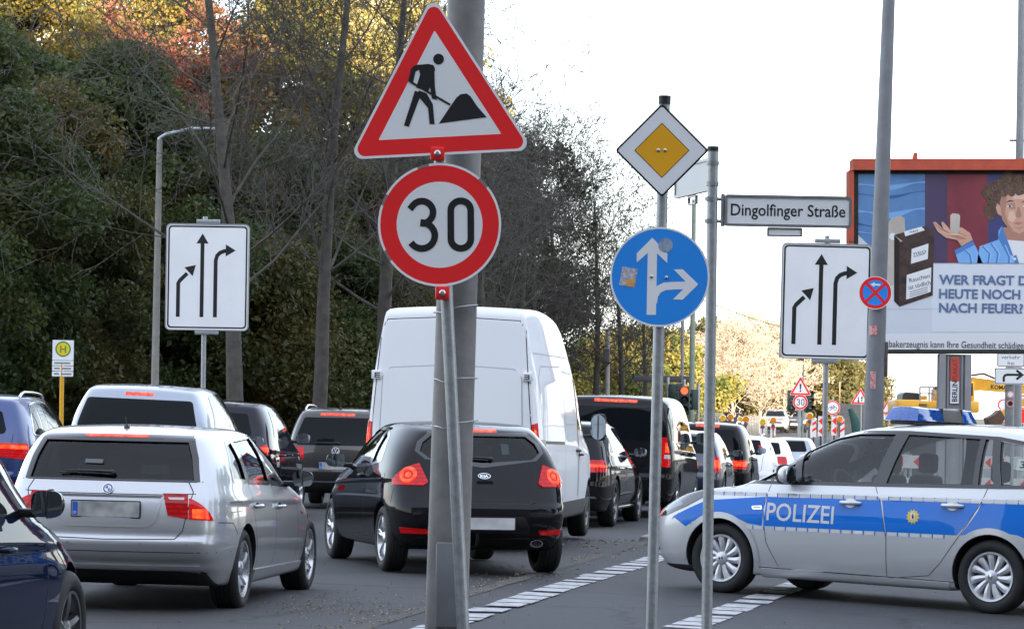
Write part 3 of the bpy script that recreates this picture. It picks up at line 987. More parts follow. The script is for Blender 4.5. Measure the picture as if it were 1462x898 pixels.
SILVER = paint('silver_paint', (.49, .497, .512), .66, .34)
SILVERP = paint('police_silver_paint', (.58, .585, .595), .42, .38, .12)
BLACKP = paint('black_paint', (.006, .006, .008), 0, .3, .12)
NAVY = paint('navy_paint', (.012, .022, .055), .3, .3, .2)
BLUEP = paint('blue_paint', (.014, .042, .16), .35, .3, .12)
DBLUE = paint('slate_blue_paint', (.006, .012, .036), .0, .3, .03)
DBLUE.node_tree.nodes['Principled BSDF'].inputs['Coat Weight'].default_value = .65
PLUM = paint('dark_plum_paint', (.008, .008, .016), 0, .3, .12)
WHITEPT = paint('white_paint', (.84, .845, .85), 0, .35, .10)
WHITEPT.node_tree.nodes['Principled BSDF'].inputs['Coat Weight'].default_value = .4
BLACKP.node_tree.nodes['Principled BSDF'].inputs['Coat Weight'].default_value = .75
MPVP = paint('pale_silver_paint', (.28, .31, .36), .65, .33, .1)

# ---------------------------------------------------------------- silver estate
def silver_estate(loc, head):
    s = dict(k=1.02, L=4.52, W=1.817, H=1.425, xr=.99, wb=2.76, xc=3.16, xw=2.36, xk=.30, belt=(.985, .915), hood=(.70, .90), r=.318, rw=.735,
             zb=.20, wheel=('a', .318, .225, 'twist', 5, .225, ALLOY), rear=[.16, .015, -.02, .03, .10], inset=.035, arch=.352,
             drop=[.075, .012, 0, .006, .06], sculpt=[ledge(.575, .035), groove(.36, .41, .018), swage(.86, .76, 4.5, .013)])
    c = queue('estate_car', 'silver estate car with lit red lamps and a roundel badge, nearest on the left', 'car', s, loc, head, SILVER, 3)
    sides = [[(.70, 1.005), (1.10, .995), (1.02, 1.315), (.84, 1.29), (.72, 1.14)], [(1.17, .992), (1.95, .967), (1.86, 1.345), (1.10, 1.32)],
             [(2.02, .965), (2.86, .935), (2.72, 1.04), (2.36, 1.29), (1.93, 1.347)]]
    rear = [(-.635, 1.015), (.635, 1.015), (.60, 1.18), (.545, 1.318), (-.545, 1.318), (-.60, 1.18)]
    front = [(-.60, 1.0), (.60, 1.0), (.50, 1.30), (-.50, 1.30)]
    glaze(c, sides, rear, front, True, TINT, GLOSSBLACK, .035, rearglass=TINTD)
    # black band round the tailgate glass and the roof spoiler over it
    c.rear('spoiler_band', [(-.59, 1.30), (.59, 1.30), (.57, 1.352), (-.57, 1.352)], GLOSSBLACK, .003, .004)
    c.rear('third_brake_lamp', [(-.24, 1.332), (.24, 1.332), (.24, 1.346), (-.24, 1.346)], BAR, .008, .012)
    for sd in (-1, 1):
        c.side('pillar_trim', [(1.09, .99), (1.18, .99), (1.11, 1.325), (1.01, 1.315)], GLOSSBLACK, sd, .002, .002)
        c.side('pillar_trim', [(1.94, .962), (2.03, .962), (1.94, 1.35), (1.85, 1.345)], GLOSSBLACK, sd, .002, .002)
        l = c.lamp('tail_lamp', sd, [(.42, .915), (.47, .752), (.62, .728), (.605, .915)], .20, LAMPRED)
        c.lamp('reverse_lens', sd, [(.46, .885), (.475, .868), (.58, .868), (.58, .885)], .2, LAMPWHITE, .009, .006, l)
        l = c.lamp('tail_lamp', sd, [(.612, .915), (.627, .726), (1, .700), (1, .945), (.70, .945)], .22, LAMPSIDE, extra=[(Vector((.16, 0, .8)), Vector((1, 0, .45)))])
        c.lamp('brake_lens', sd, [(.645, .80), (.65, .735), (1, .712), (1, .80)], .16, LAMPLIT, .009, .006, l)
        c.handle(sd, 1.36, .80); c.handle(sd, 2.24, .775)
        # character lines and door joints
        c.seam([(1.14, .98), (1.22, .80), (1.26, .66), (1.40, .40), (1.42, .30)], sd)
        c.seam([(2.02, .95), (2.08, .70), (2.08, .40), (2.05, .30)], sd)
        c.seam([(2.95, .90), (3.02, .72), (3.04, .45), (3.02, .30)], sd)
        c.seam([(1.30, .285), (3.06, .285)], sd, .009)
        c.seam([(.25, .70), (.55, .69), (.68, .60)], sd)
        c.seam([(.5, .845), (.82, .845), (.84, .775), (.5, .77)], sd, .004) if sd < 0 else None
        c.side('sill_skirt', [(1.36, .20), (3.36, .20), (3.36, .285), (1.36, .30)], SILVER, sd, .016, .03, nmin=-.3)
        c.side('indicator_repeater', [(3.17, .69), (3.25, .68), (3.25, .70), (3.17, .71)], LAMPORANGE, sd, .004, .004)
        MB().use(BLACK).tube([(2.98, sd * .88, .9), (2.98, sd * .88, .9)], .001, 4) if False else None
    c.mirror(-1, 2.72, .965, .20, .155, BLACK); c.mirror(1, 2.72, .965, .20, .155, BLACK)
    c.seam([(-.60, 1.0), (-.64, .93), (-.585, .64), (-.53, .575), (0, .565), (.53, .575), (.585, .64), (.64, .93), (.60, 1.0)], 'rear')
    c.seam([(-.70, 1.003), (.70, 1.003)], 'rear', .006)
    c.seam([(-.66, .915), (-.40, .905), (.40, .905), (.66, .915)], 'rear', .006)
    c.seam([(-.86, .475), (.86, .475)], 'rear', .006)
    # number plate recess: flat patch, its shade put into a darker silver
    c.rear('plate_recess', rpoly(ccw([(-.42, .895), (-.37, .70), (-.31, .665), (.31, .665), (.37, .70), (.42, .895)]), .03, 4), paint('silver_recess_shaded', (.44, .445, .46), .7, .36), .0025, .002)
    c.seam([(-.42, .888), (.42, .888)], 'rear', .018, .006, GLOSSBLACK, 'boot_grip')
    c.plate(0, .79, off=.014)
    c.badge('roundel', 0, .94, .041)
    c.wiper(-.02, .34, 1.055, 1.062)
    c.rear('rear_apron', [(-.80, .18), (.80, .18), (.74, .305), (.55, .33), (-.55, .33), (-.74, .305)], BLACK, .004, .02)
    c.rear('bumper_crease', [(-.72, .345), (.72, .345), (.70, .375), (-.70, .375)], SILVER, .012, .02)
    c.seam([(-.42, .885), (-.37, .70), (-.31, .665), (.31, .665), (.37, .70), (.42, .885)], 'rear', .016, .007, SILVER, 'recess_lip')
    for y in (-.62, -.28, .28, .62):
        loc, n = c.hit(Vector((y, .535)), 'rear')
        MB().use(SILVER).lathe([(.012, -.002), (.012, .003), (0, .004)], 12, Matrix.Translation(loc) @ n.to_track_quat('Z', 'Y').to_matrix().to_4x4()).build('parking_sensor', None, c.root, 40)
    c.antenna(.62, .09)
    c.seats([(2.05, .68), (1.12, .62)])
    MB().use(INTERIOR).box((2.95, 0, .78), (.5, 1.3, .22), 0, .06).build('dashboard', None, c.root, 50)
    c.letters('window_sticker', 'ESTATE', 0, 0, .001, 'rear', WHITEP) if False else None
    c.seam([(.07, 1.145), (.21, 1.147)], 'rear', .030, .001, mat('sticker_grey', (.10, .11, .11), .4), 'window_sticker')
    c.finish_gaps()
    return c

# ---------------------------------------------------------------- black hatchback, two doors
def black_hatch(loc, head):
    s = dict(k=1.035, L=4.25, W=1.79, H=1.45, xr=.73, wb=2.65, xc=3.02, xw=2.25, xk=.36, belt=(1.02, .93), hood=(.70, .90), r=.316, rw=.70,
             zb=.22, wheel=('b', .316, .215, 'double', 5, .222, ALLOY), rear=[.14, -.03, -.04, .10, .18], x1=.26, inset=.03, arch=.35,
             plan=[.84, .965, 1, 1, 1, .985, .90, .70], drop=[.085, .02, 0, .006, .06], crown=(.13, .20, .03, .03), rwf=[.86, .95, 1, 1, .96], sculpt=[ledge(.67, .045), groove(.39, .45, .02), swage(.90, .76, 4.2, .014)])
    c = queue('hatchback', 'black two door hatchback with a tow bar behind the grey lamp post', 'car', s, loc, head, BLACKP, 3)
    sides = [[(.98, 1.06), (1.40, 1.01), (1.34, 1.35), (1.12, 1.28), (1.0, 1.16)], [(1.47, 1.005), (2.78, .965), (2.62, 1.06), (2.25, 1.31), (1.95, 1.365), (1.41, 1.355)]]
    rear = [(-.50, 1.09), (0, 1.055), (.50, 1.09), (.585, 1.16), (.55, 1.24), (.46, 1.31), (-.46, 1.31), (-.55, 1.24), (-.585, 1.16)]
    front = [(-.60, 1.02), (.60, 1.02), (.50, 1.32), (-.50, 1.32)]
    glaze(c, sides, rear, front, True, TINT, GLOSSBLACK, .03, rearglass=TINTD)
    c.rear('spoiler_band', [(-.50, 1.315), (.50, 1.315), (.49, 1.345), (-.49, 1.345)], GLOSSBLACK, .004, .004)  # gloss black band above the rear window
    c.rear('third_brake_lamp', [(-.17, 1.345), (.17, 1.345), (.17, 1.368), (-.17, 1.368)], BAR, .010, .012)
    for sd in (-1, 1):
        c.side('pillar_trim', [(1.39, 1.0), (1.48, 1.0), (1.42, 1.365), (1.33, 1.355)], GLOSSBLACK, sd, .002, .002)
        l = c.lamp('tail_lamp', sd, [(.60, 1.045), (.535, .865), (.58, .835), (1, .835), (1, 1.06), (.72, 1.10)], .42, LAMPSIDE, .012, .03,
                   extra=[(Vector((.36, 0, .95)), Vector((1, 0, .8)))])
        loc_, n_ = c.hit(Vector((sd * .705, .93)), 'rear')
        Mx = Matrix.Translation(loc_ + n_ * .013) @ n_.to_track_quat('Z', 'Y').to_matrix().to_4x4()
        MB().use(LAMPLIT).lathe([(.085, 0), (.075, .006), (.058, .006), (.050, 0)], 20, Mx).build('brake_lens', None, l, 40)
        MB().use(LAMPLIT).lathe([(.030, 0), (.020, .006), (0, .006)], 16, Mx).build('brake_lens', None, l, 40)
        c.lamp('indicator_lens', sd, [(.79, .99), (.79, .855), (.90, .855), (.90, .96)], .30, mat('lamp_amber_dim', (.35, .06, .01), .12, coat=1), .015, .006, l)
        c.lamp('rear_reflector', sd, [(.52, .425), (.545, .385), (.80, .385), (.82, .425), (.80, .44)], .25, LAMPRED, .008, .012)
        c.handle(sd, 1.66, .90)
        c.seam([(1.42, 1.0), (1.50, .80), (1.52, .55), (1.56, .32)], sd)
        c.seam([(2.82, .93), (2.88, .70), (2.88, .45), (2.84, .32)], sd)
        c.seam([(1.05, .30), (3.0, .29)], sd, .01)
        c.seam([(.38, .80), (.42, .62), (.40, .55)], sd)
    c.side('fuel_flap', circ(.72, .87, .075, 20), BLACKP, 1, .002, .003)
    c.side('flap_reflection', circ(.70, .86, .028, 12), LAMPSIDE, 1, .004, .004) if False else None
    c.mirror(1, 2.50, 1.0, .22, .16); c.mirror(-1, 2.50, 1.0, .22, .16)
    c.seam([(-.53, 1.10), (-.60, .98), (-.545, .84), (-.505, .70), (-.42, .675), (.42, .675), (.505, .70), (.545, .84), (.60, .98), (.53, 1.10)], 'rear')
    c.badge('oval', 0, .93, .062)
    MB().use(GLOSSBLACK).prism(rrect(0, 0, .16, .05, .02), -.004, .01).build('boot_grip', None, c.root, 40, c.hit(Vector((0, .865)), 'rear')[0], (0, 0, R(-90)))
    c.wiper(-.08, .20, 1.085, 1.10)
    c.rear('plate_recess', rpoly(ccw([(-.36, .56), (.36, .56), (.46, .40), (-.46, .40)]), .03, 4), BLACK, .003, .004)
    c.plate(0, .49, h=.11, white=True, eu=True, off=.016)
    c.rear('rear_apron', [(-.76, .18), (.76, .18), (.66, .35), (-.66, .35)], BLACK, .004, .02)
    q = MB().use(CHROME).lathe([(.050, 0), (.050, .05), (.043, .05), (.043, 0)], 20, Matrix.Translation((c.hit(Vector((-.52, .33)), 'rear')[0].x + .01, -.52, .30)) @ Matrix.Rotation(R(-90), 4, 'Y') @ Matrix.Diagonal((.7, 1.25, 1, 1)))
    q.use(GAP).lathe([(0, .03), (.043, .03)], 20, Matrix.Translation((c.hit(Vector((-.52, .33)), 'rear')[0].x + .01, -.52, .30)) @ Matrix.Rotation(R(-90), 4, 'Y') @ Matrix.Diagonal((.7, 1.25, 1, 1)))
    q.build('exhaust_pipe', None, c.root, 40)
    x0 = c.hit(Vector((0, .33)), 'rear')[0].x
    q = MB().use(BLACK).tube([(x0 + .10, .08, .26), (x0 - .04, .08, .28), (x0 - .07, .08, .34), (x0 - .07, .08, .42)], .017, 8)
    q.lathe([(.0, .045), (.018, .04), (.025, .022), (.025, .01), (.014, 0)], 14, Matrix.Translation((x0 - .07, .08, .41)))
    q.build('tow_bar', None, c.root, 50)
    c.antenna(.75, .24)
    c.seats([(1.95, .70), (1.05, .64)])
    MB().use(INTERIOR).box((2.80, 0, .80), (.5, 1.3, .22), 0, .06).build('dashboard', None, c.root, 50)
    c.seam([(-.28, 1.20), (-.205, 1.20)], 'rear', .10, -.02, mat('parking_permit', (.42, .50, .50), .6), 'window_paper')
    c.finish_gaps()
    return c

# ---------------------------------------------------------------- police estate
PBLUE = paint('police_blue', (.012, .165, .62), 0, .4, .06)
REFL = mat('reflective_silver', (.64, .65, .66), .4)
def police_car(loc, head):
    s = dict(L=4.66, W=1.885, H=1.655, xr=.96, wb=2.76, xc=3.62, xw=2.58, xk=.30, belt=(1.135, 1.03), hood=(.845, 1.0), r=.326, rw=.735,
             zb=.19, wheel=('p', .326, .205, 'cap', 11, .222, HUBCAP), rear=[.14, .0, 0, .05, .10], inset=.04, arch=.365, cowlhood=True,
             front=[-.07, 0, 0, -.04, -.24], plan=[.84, .96, 1, 1, 1, 1.0, .985, .84], hoodw=1.0, crease={'belt': .25, 'roof': .35, 'tail': .35, 'bot': .5, 'hood': .55}, drop=[.11, .03, 0, .012, .065], bow=.05, crown=(.10, .13, .035, .03), sculpt=[ledge(.62, .03), swage(.985, .93, 4.6, .010)])
    c = Car('police_car', 'silver police estate with blue band and POLIZEI lettering crossing on the right', 'police car', None, s, loc, head, SILVERP, 3)
    g = clear_glass('police_glass', (.88, .90, .89), 1.62)
    sides = [[(2.96, 1.075), (3.66, 1.05), (3.40, 1.145), (3.06, 1.33)],
             [(2.16, 1.09), (2.90, 1.07), (2.98, 1.345), (2.68, 1.475), (2.42, 1.525), (2.03, 1.54)],
             [(1.17, 1.115), (2.03, 1.09), (1.90, 1.54), (1.18, 1.53)],
             [(.97, 1.12), (1.12, 1.115), (1.13, 1.53), (1.06, 1.525)],
             [(.34, 1.15), (.90, 1.13), (.98, 1.515), (.62, 1.47), (.40, 1.32)]]
    rear = [(-.60, 1.16), (.60, 1.16), (.50, 1.50), (-.50, 1.50)]
    front = [(-.64, 1.08), (.64, 1.08), (.54, 1.50), (-.54, 1.50)]
    glaze(c, sides, rear, front, True, g, None, .03, cavz=.80)
    DK = mat('window_surround', (.010, .010, .011), .25, coat=.5)
    for sd in (-1, 1):
        # black pillars and sill strips between the panes
        for nm, q in (('pillar_trim', [(2.03, 1.085), (2.16, 1.085), (2.03, 1.545), (1.90, 1.545)]), ('pillar_trim', [(1.12, 1.11), (1.17, 1.11), (1.18, 1.535), (1.13, 1.535)]),
                      ('pillar_trim', [(.90, 1.12), (.97, 1.12), (1.06, 1.53), (.98, 1.52)]), ('pillar_trim', [(2.89, 1.065), (2.97, 1.065), (3.06, 1.335), (2.98, 1.35)])):
            c.side(nm, q, DK, sd, .002, .002)
        c.seam([(.30, 1.14), (.95, 1.112), (2.1, 1.078), (3.66, 1.038)], sd, .030, .003, DK, 'sill_trim')
        c.seam([(.32, 1.15), (.40, 1.34), (.62, 1.487), (1.0, 1.538), (1.9, 1.557), (2.42, 1.542), (2.70, 1.492), (3.06, 1.345), (3.42, 1.155), (3.70, 1.045)], sd, .032, .003, DK, 'window_frame')
        v = -sd  # door joints
        c.seam([(3.22, 1.03), (3.26, .80), (3.22, .50), (3.10, .29)], sd, .006)
        c.seam([(2.13, 1.07), (2.05, .90), (1.98, .60), (1.98, .26)], sd, .006)
        c.seam([(1.02, 1.10), (1.06, .98), (1.22, .72), (1.44, .42), (1.56, .30), (1.98, .25)], sd, .006)
        c.seam([(1.98, .25), (3.10, .27)], sd, .008)
        # blue band with its edge of small reflective blocks
        zt = lambda x: .945 - .022 * (x - 2.0); zl = lambda x: .665 - .012 * (x - 2.0)
        band = []
        for a, b in ((3.235, 2.07), (2.035, 1.10)):
            pass
        c.decal('blue_band', [[(3.25, zl(3.25)), (2.00, zl(2.0)), (2.06, zt(2.06)), (3.235, zt(3.23))]], sd, PBLUE)
        c.decal('blue_band', [[(1.985, zl(2.0)), (1.28, zl(1.3)), (1.215, .745), (1.11, .90), (1.085, zt(1.1)), (2.045, zt(2.0))]], sd, PBLUE)
        c.decal('blue_band', [[(1.245, zl(1.25)), (1.05, .705), (.90, .725), (.70, .705), (.45, .62), (.12, .62), (.12, zt(.2)), (1.06, zt(1.05)), (1.10, .88), (1.20, .735)]], sd, PBLUE)
        c.decal('blue_band', [[(3.265, zl(3.3)), (3.42, .665), (3.55, .715), (3.72, .735), (3.88, .715), (4.03, .64), (4.09, .60), (4.25, .685), (4.06, .775), (3.88, .855), (3.25, zt(3.3))]], sd, PBLUE)
        bl = MB().use(REFL); 
        x = .15
        tops, bots = [], []
        while x < 3.86:
            if not (abs(x + .05 - 2.05) < .05 or abs(x + .05 - 3.24) < .05 or abs(x + .05 - 1.09) < .05):
                tops.append([(x, zt(x) + .004), (x + .095, zt(x) + .004), (x + .095, zt(x) + .034), (x, zt(x) + .034)])
            if 1.30 < x < 3.46 and not (abs(x + .05 - 2.0) < .05 or abs(x + .05 - 3.24) < .05):
                bots.append([(x, zl(x) - .034), (x + .095, zl(x) - .034), (x + .095, zl(x) - .004), (x, zl(x) - .004)])
            x += .115
        for q in tops + bots: c.decal('reflective_block', [q], sd, REFL)
        ticks = []
        x = .15 + .099
        while x < 3.85:
            ticks.append([(x, zt(x) - .002), (x + .009, zt(x) - .002), (x + .009, zt(x) + .036), (x, zt(x) + .036)])
            if 1.36 < x < 3.44: ticks.append([(x, zl(x) - .036), (x + .009, zl(x) - .036), (x + .009, zl(x) + .002), (x, zl(x) + .002)])
            x += .115
        c.decal('band_ticks', ticks, sd, PBLUE, .0018)
        c.letters('lettering', 'POLIZEI', 2.87 if sd > 0 else 2.80, .79, .165, sd, REFL, .70, .012, .004, sx=-1 if sd > 0 else 1)
        # star emblem
        st = []
        for k in range(24):
            a = math.pi * k / 12 + .13; r = .068 if k % 2 == 0 else .050
            st.append((1.72 + r * math.cos(a), .815 + r * math.sin(a)))
        e = c.decal('star_emblem', [st], sd, mat('emblem_gold', (.62, .45, .10), .35, metal=.4), .004)
        c.decal('emblem_shield', [[(1.70, .79), (1.72, .782), (1.74, .79), (1.742, .845), (1.698, .845)]], sd, WHITEP, .0055, e)
        c.decal('emblem_bear', [[(1.712, .79), (1.720, .80), (1.727, .79), (1.728, .815), (1.733, .825), (1.724, .828), (1.726, .838), (1.716, .838), (1.714, .82), (1.708, .818)]], sd, BLACK, .007, e)
        # handles on round recesses
        for hx, hz in ((2.36, .905), (1.34, .93)):
            loc_, n_ = c.hit(Vector((hx, hz)), sd)
            h = MB().use(SILVERP).tube([(hx - .10, loc_.y, hz), (hx - .085, loc_.y + sd * .03, hz), (hx, loc_.y + sd * .04, hz), (hx + .085, loc_.y + sd * .03, hz), (hx + .10, loc_.y, hz)], [.016, .019, .019, .019, .016], 10).build('door_handle', None, c.root, 60)
            c.decal('handle_recess', [circ(hx, hz, .062, 20, .042)], sd, SILVERP, .0045, h)
        lb = c.side('side_repeater', rpoly([(3.27, .80), (3.37, .795), (3.39, .825), (3.28, .835)], .008, 3), CHROME, sd, .006, .006)
        c.side('repeater_lens', rpoly([(3.29, .808), (3.36, .805), (3.375, .822), (3.295, .827)], .005, 3), LAMPWHITE, sd, .009, .003, lb)
        # arch lip, sill, scooped crease on the rear door
        for ax in (s['xr'], s['xr'] + s['wb']):
            pts = [(ax + .395 * math.cos(R(a)), .331 + .395 * math.sin(R(a))) for a in range(-5, 186, 6)]
            c.seam(pts, sd, .055, .006, SILVERP, 'arch_lip')
        c.side('sill_skirt', [(1.36, .19), (3.28, .19), (3.28, .262), (1.36, .25)], SILVERP, sd, .014, .02, nmin=-.4)
        c.seam([(1.30, .262), (3.3, .275)], sd, .010, .016, CHROME, 'sill_trim')
        # headlamp swept back over the wing
        hl = c.patch('headlamp', c.planes('side', [(3.84, .925), (4.10, .785), (4.34, .69), (4.75, .64), (4.80, .78), (4.45, .88), (4.15, .95), (3.87, .98)]) + [(Vector((0, sd * .52, 0)), Vector((0, -sd, 0)))], LAMPGLASS, .006, .02, None, lambda p, n: True)
        c.patch('headlamp_reflector', c.planes('side', [(4.14, .80), (4.34, .72), (4.40, .76), (4.18, .84)]) + [(Vector((0, sd * .6, 0)), Vector((0, -sd, 0)))], mat('reflector_grey', (.25, .26, .27), .1, metal=.9), .008, .003, hl)
        c.patch('headlamp_marker', c.planes('side', [(4.49, .67), (4.75, .67), (4.75, .74), (4.46, .77)]) + [(Vector((0, sd * .62, 0)), Vector((0, -sd, 0)))], emit('marker_red', (1, .05, .03), .25, (.4, .02, .02)), .009, .003, hl)
        c.seam([(3.60, 1.02), (3.75, .99), (4.20, .84)], sd, .007)
        c.seam([(4.02, .62), (4.18, .72), (4.26, .66)], sd, .007)
        c.patch('fog_grille', c.planes('side', [(4.44, .36), (4.8, .36), (4.8, .50), (4.53, .50)]) + [(Vector((0, sd * .45, 0)), Vector((0, -sd, 0)))], BLACK, .004, .02)
        # mirror: dark foot, silver shell
        m = c.mirror(sd, 2.98, 1.10, .20, .20, SILVERP, .05)
    c.decal('window_number_card', [[(.42, 1.27), (.78, 1.27), (.78, 1.37), (.42, 1.37)]], 1, mat('card', (.42, .48, .45), .5), .001)
    c.letters('window_number', '32-0', .64, 1.322, .062, 1, BLACK, .22, .01, .003, sx=-1)
    c.patch('bumper_apron', c.planes('side', [(3.98, .15), (4.7, .15), (4.7, .245), (3.98, .245)]), BLACK, .012, .02)
    c.front('lower_grille', [(-.5, .28), (.5, .28), (.5, .42), (-.5, .42)], BLACK, 4.0)
    # roof light bar across the car
    bx = 2.06; z0 = c.hit(Vector((bx, .35)), 'top')[0].z
    zc = c.hit(Vector((bx, 0)), 'top')[0].z
    lb = empty('light_bar', (bx, 0, zc), 0, c.root)
    BLAMP = mat('blue_lamp_glass', (.008, .085, .38), .08, coat=1, var=.45, scale=30)
    q = MB().use(BLACK)
    q.box((0, 0, .012), (.24, 1.16, .034), 0, .01)
    q.build('lamp_foot', None, lb, 40)
    def seg(y0, y1, s0, s1):
        # trapezoid section, sloping ends
        V = []
        for y, k in ((y0, s0), (y1, s1)):
            for (x, z) in ((-.17, .03), (.17, .03), (.135, .145), (.05, .158), (-.05, .158), (-.135, .145)):
                V.append((x * (1 if z < .05 else 1), y + (k if z > .05 else 0), z))
        return V, [(0, 1, 2, 3, 4, 5), (11, 10, 9, 8, 7, 6)] + [((i + 1) % 6, i, 6 + i, 6 + (i + 1) % 6) for i in range(6)]
    for y0, y1, s0, s1, m, nm in ((.075, .60, 0, -.075, BLAMP, 'blue_lamp'), (-.60, -.32, .075, 0, BLAMP, 'blue_lamp'), (-.315, .07, 0, 0, mat('bar_panel', (.085, .078, .070), .5), 'light_bar_panel')):
        V, Fs = seg(y0, y1, s0, s1)
        bm = bmesh.new(); vs = [bm.verts.new(p) for p in V]
        for f in Fs: bm.faces.new([vs[i] for i in f])
        bmesh.ops.recalc_face_normals(bm, faces=bm.faces[:])
        bmesh.ops.bevel(bm, geom=bm.edges[:], offset=.008, segments=2, profile=.5, affect='EDGES')
        me = bpy.data.meshes.new(nm); bm.to_mesh(me); bm.free(); me.materials.append(m)
        me.polygons.foreach_set('use_smooth', [True] * len(me.polygons)); me.set_sharp_from_angle(angle=R(35))
        link(nm, me, lb)
    MB().use(BLACK).box((0, .0725, .09), (.30, .012, .13), 0, .003).box((0, -.3175, .09), (.30, .012, .13), 0, .003).build('lamp_joint', None, lb, 30)
    MB().use(SILVERP).box((.55, .2, c.hit(Vector((.55, .2)), 'top')[0].z + .004), (.05, .05, .012), 0, .004).build('roof_aerial_cap', None, c.root)
    c.rear('number_plate', [(-.26, .80), (.26, .80), (.26, .91), (-.26, .91)], PLATE, .01, .01)
    for sd in (-1, 1): c.lamp('tail_lamp', sd, [(.60, 1.0), (.56, .80), (1, .80), (1, 1.05)], .30, LAMPRED)
    c.seats([(2.28, .86), (1.18, .82)])
    MB().use(INTERIOR).box((3.25, 0, .90), (.7, 1.35, .22), 0, .08).build('dashboard', None, c.root, 50)
    MB().use(BLACK).lathe([(.185 + .014 * math.cos(a), .014 * math.sin(a)) for a in [k * math.pi / 4 for k in range(9)]], 28, Matrix.Translation((2.72, .36, 1.02)) @ Matrix.Rotation(R(-65), 4, 'Y')).build('steering_wheel', None, c.root, 60)
    c.finish_gaps()
    return c

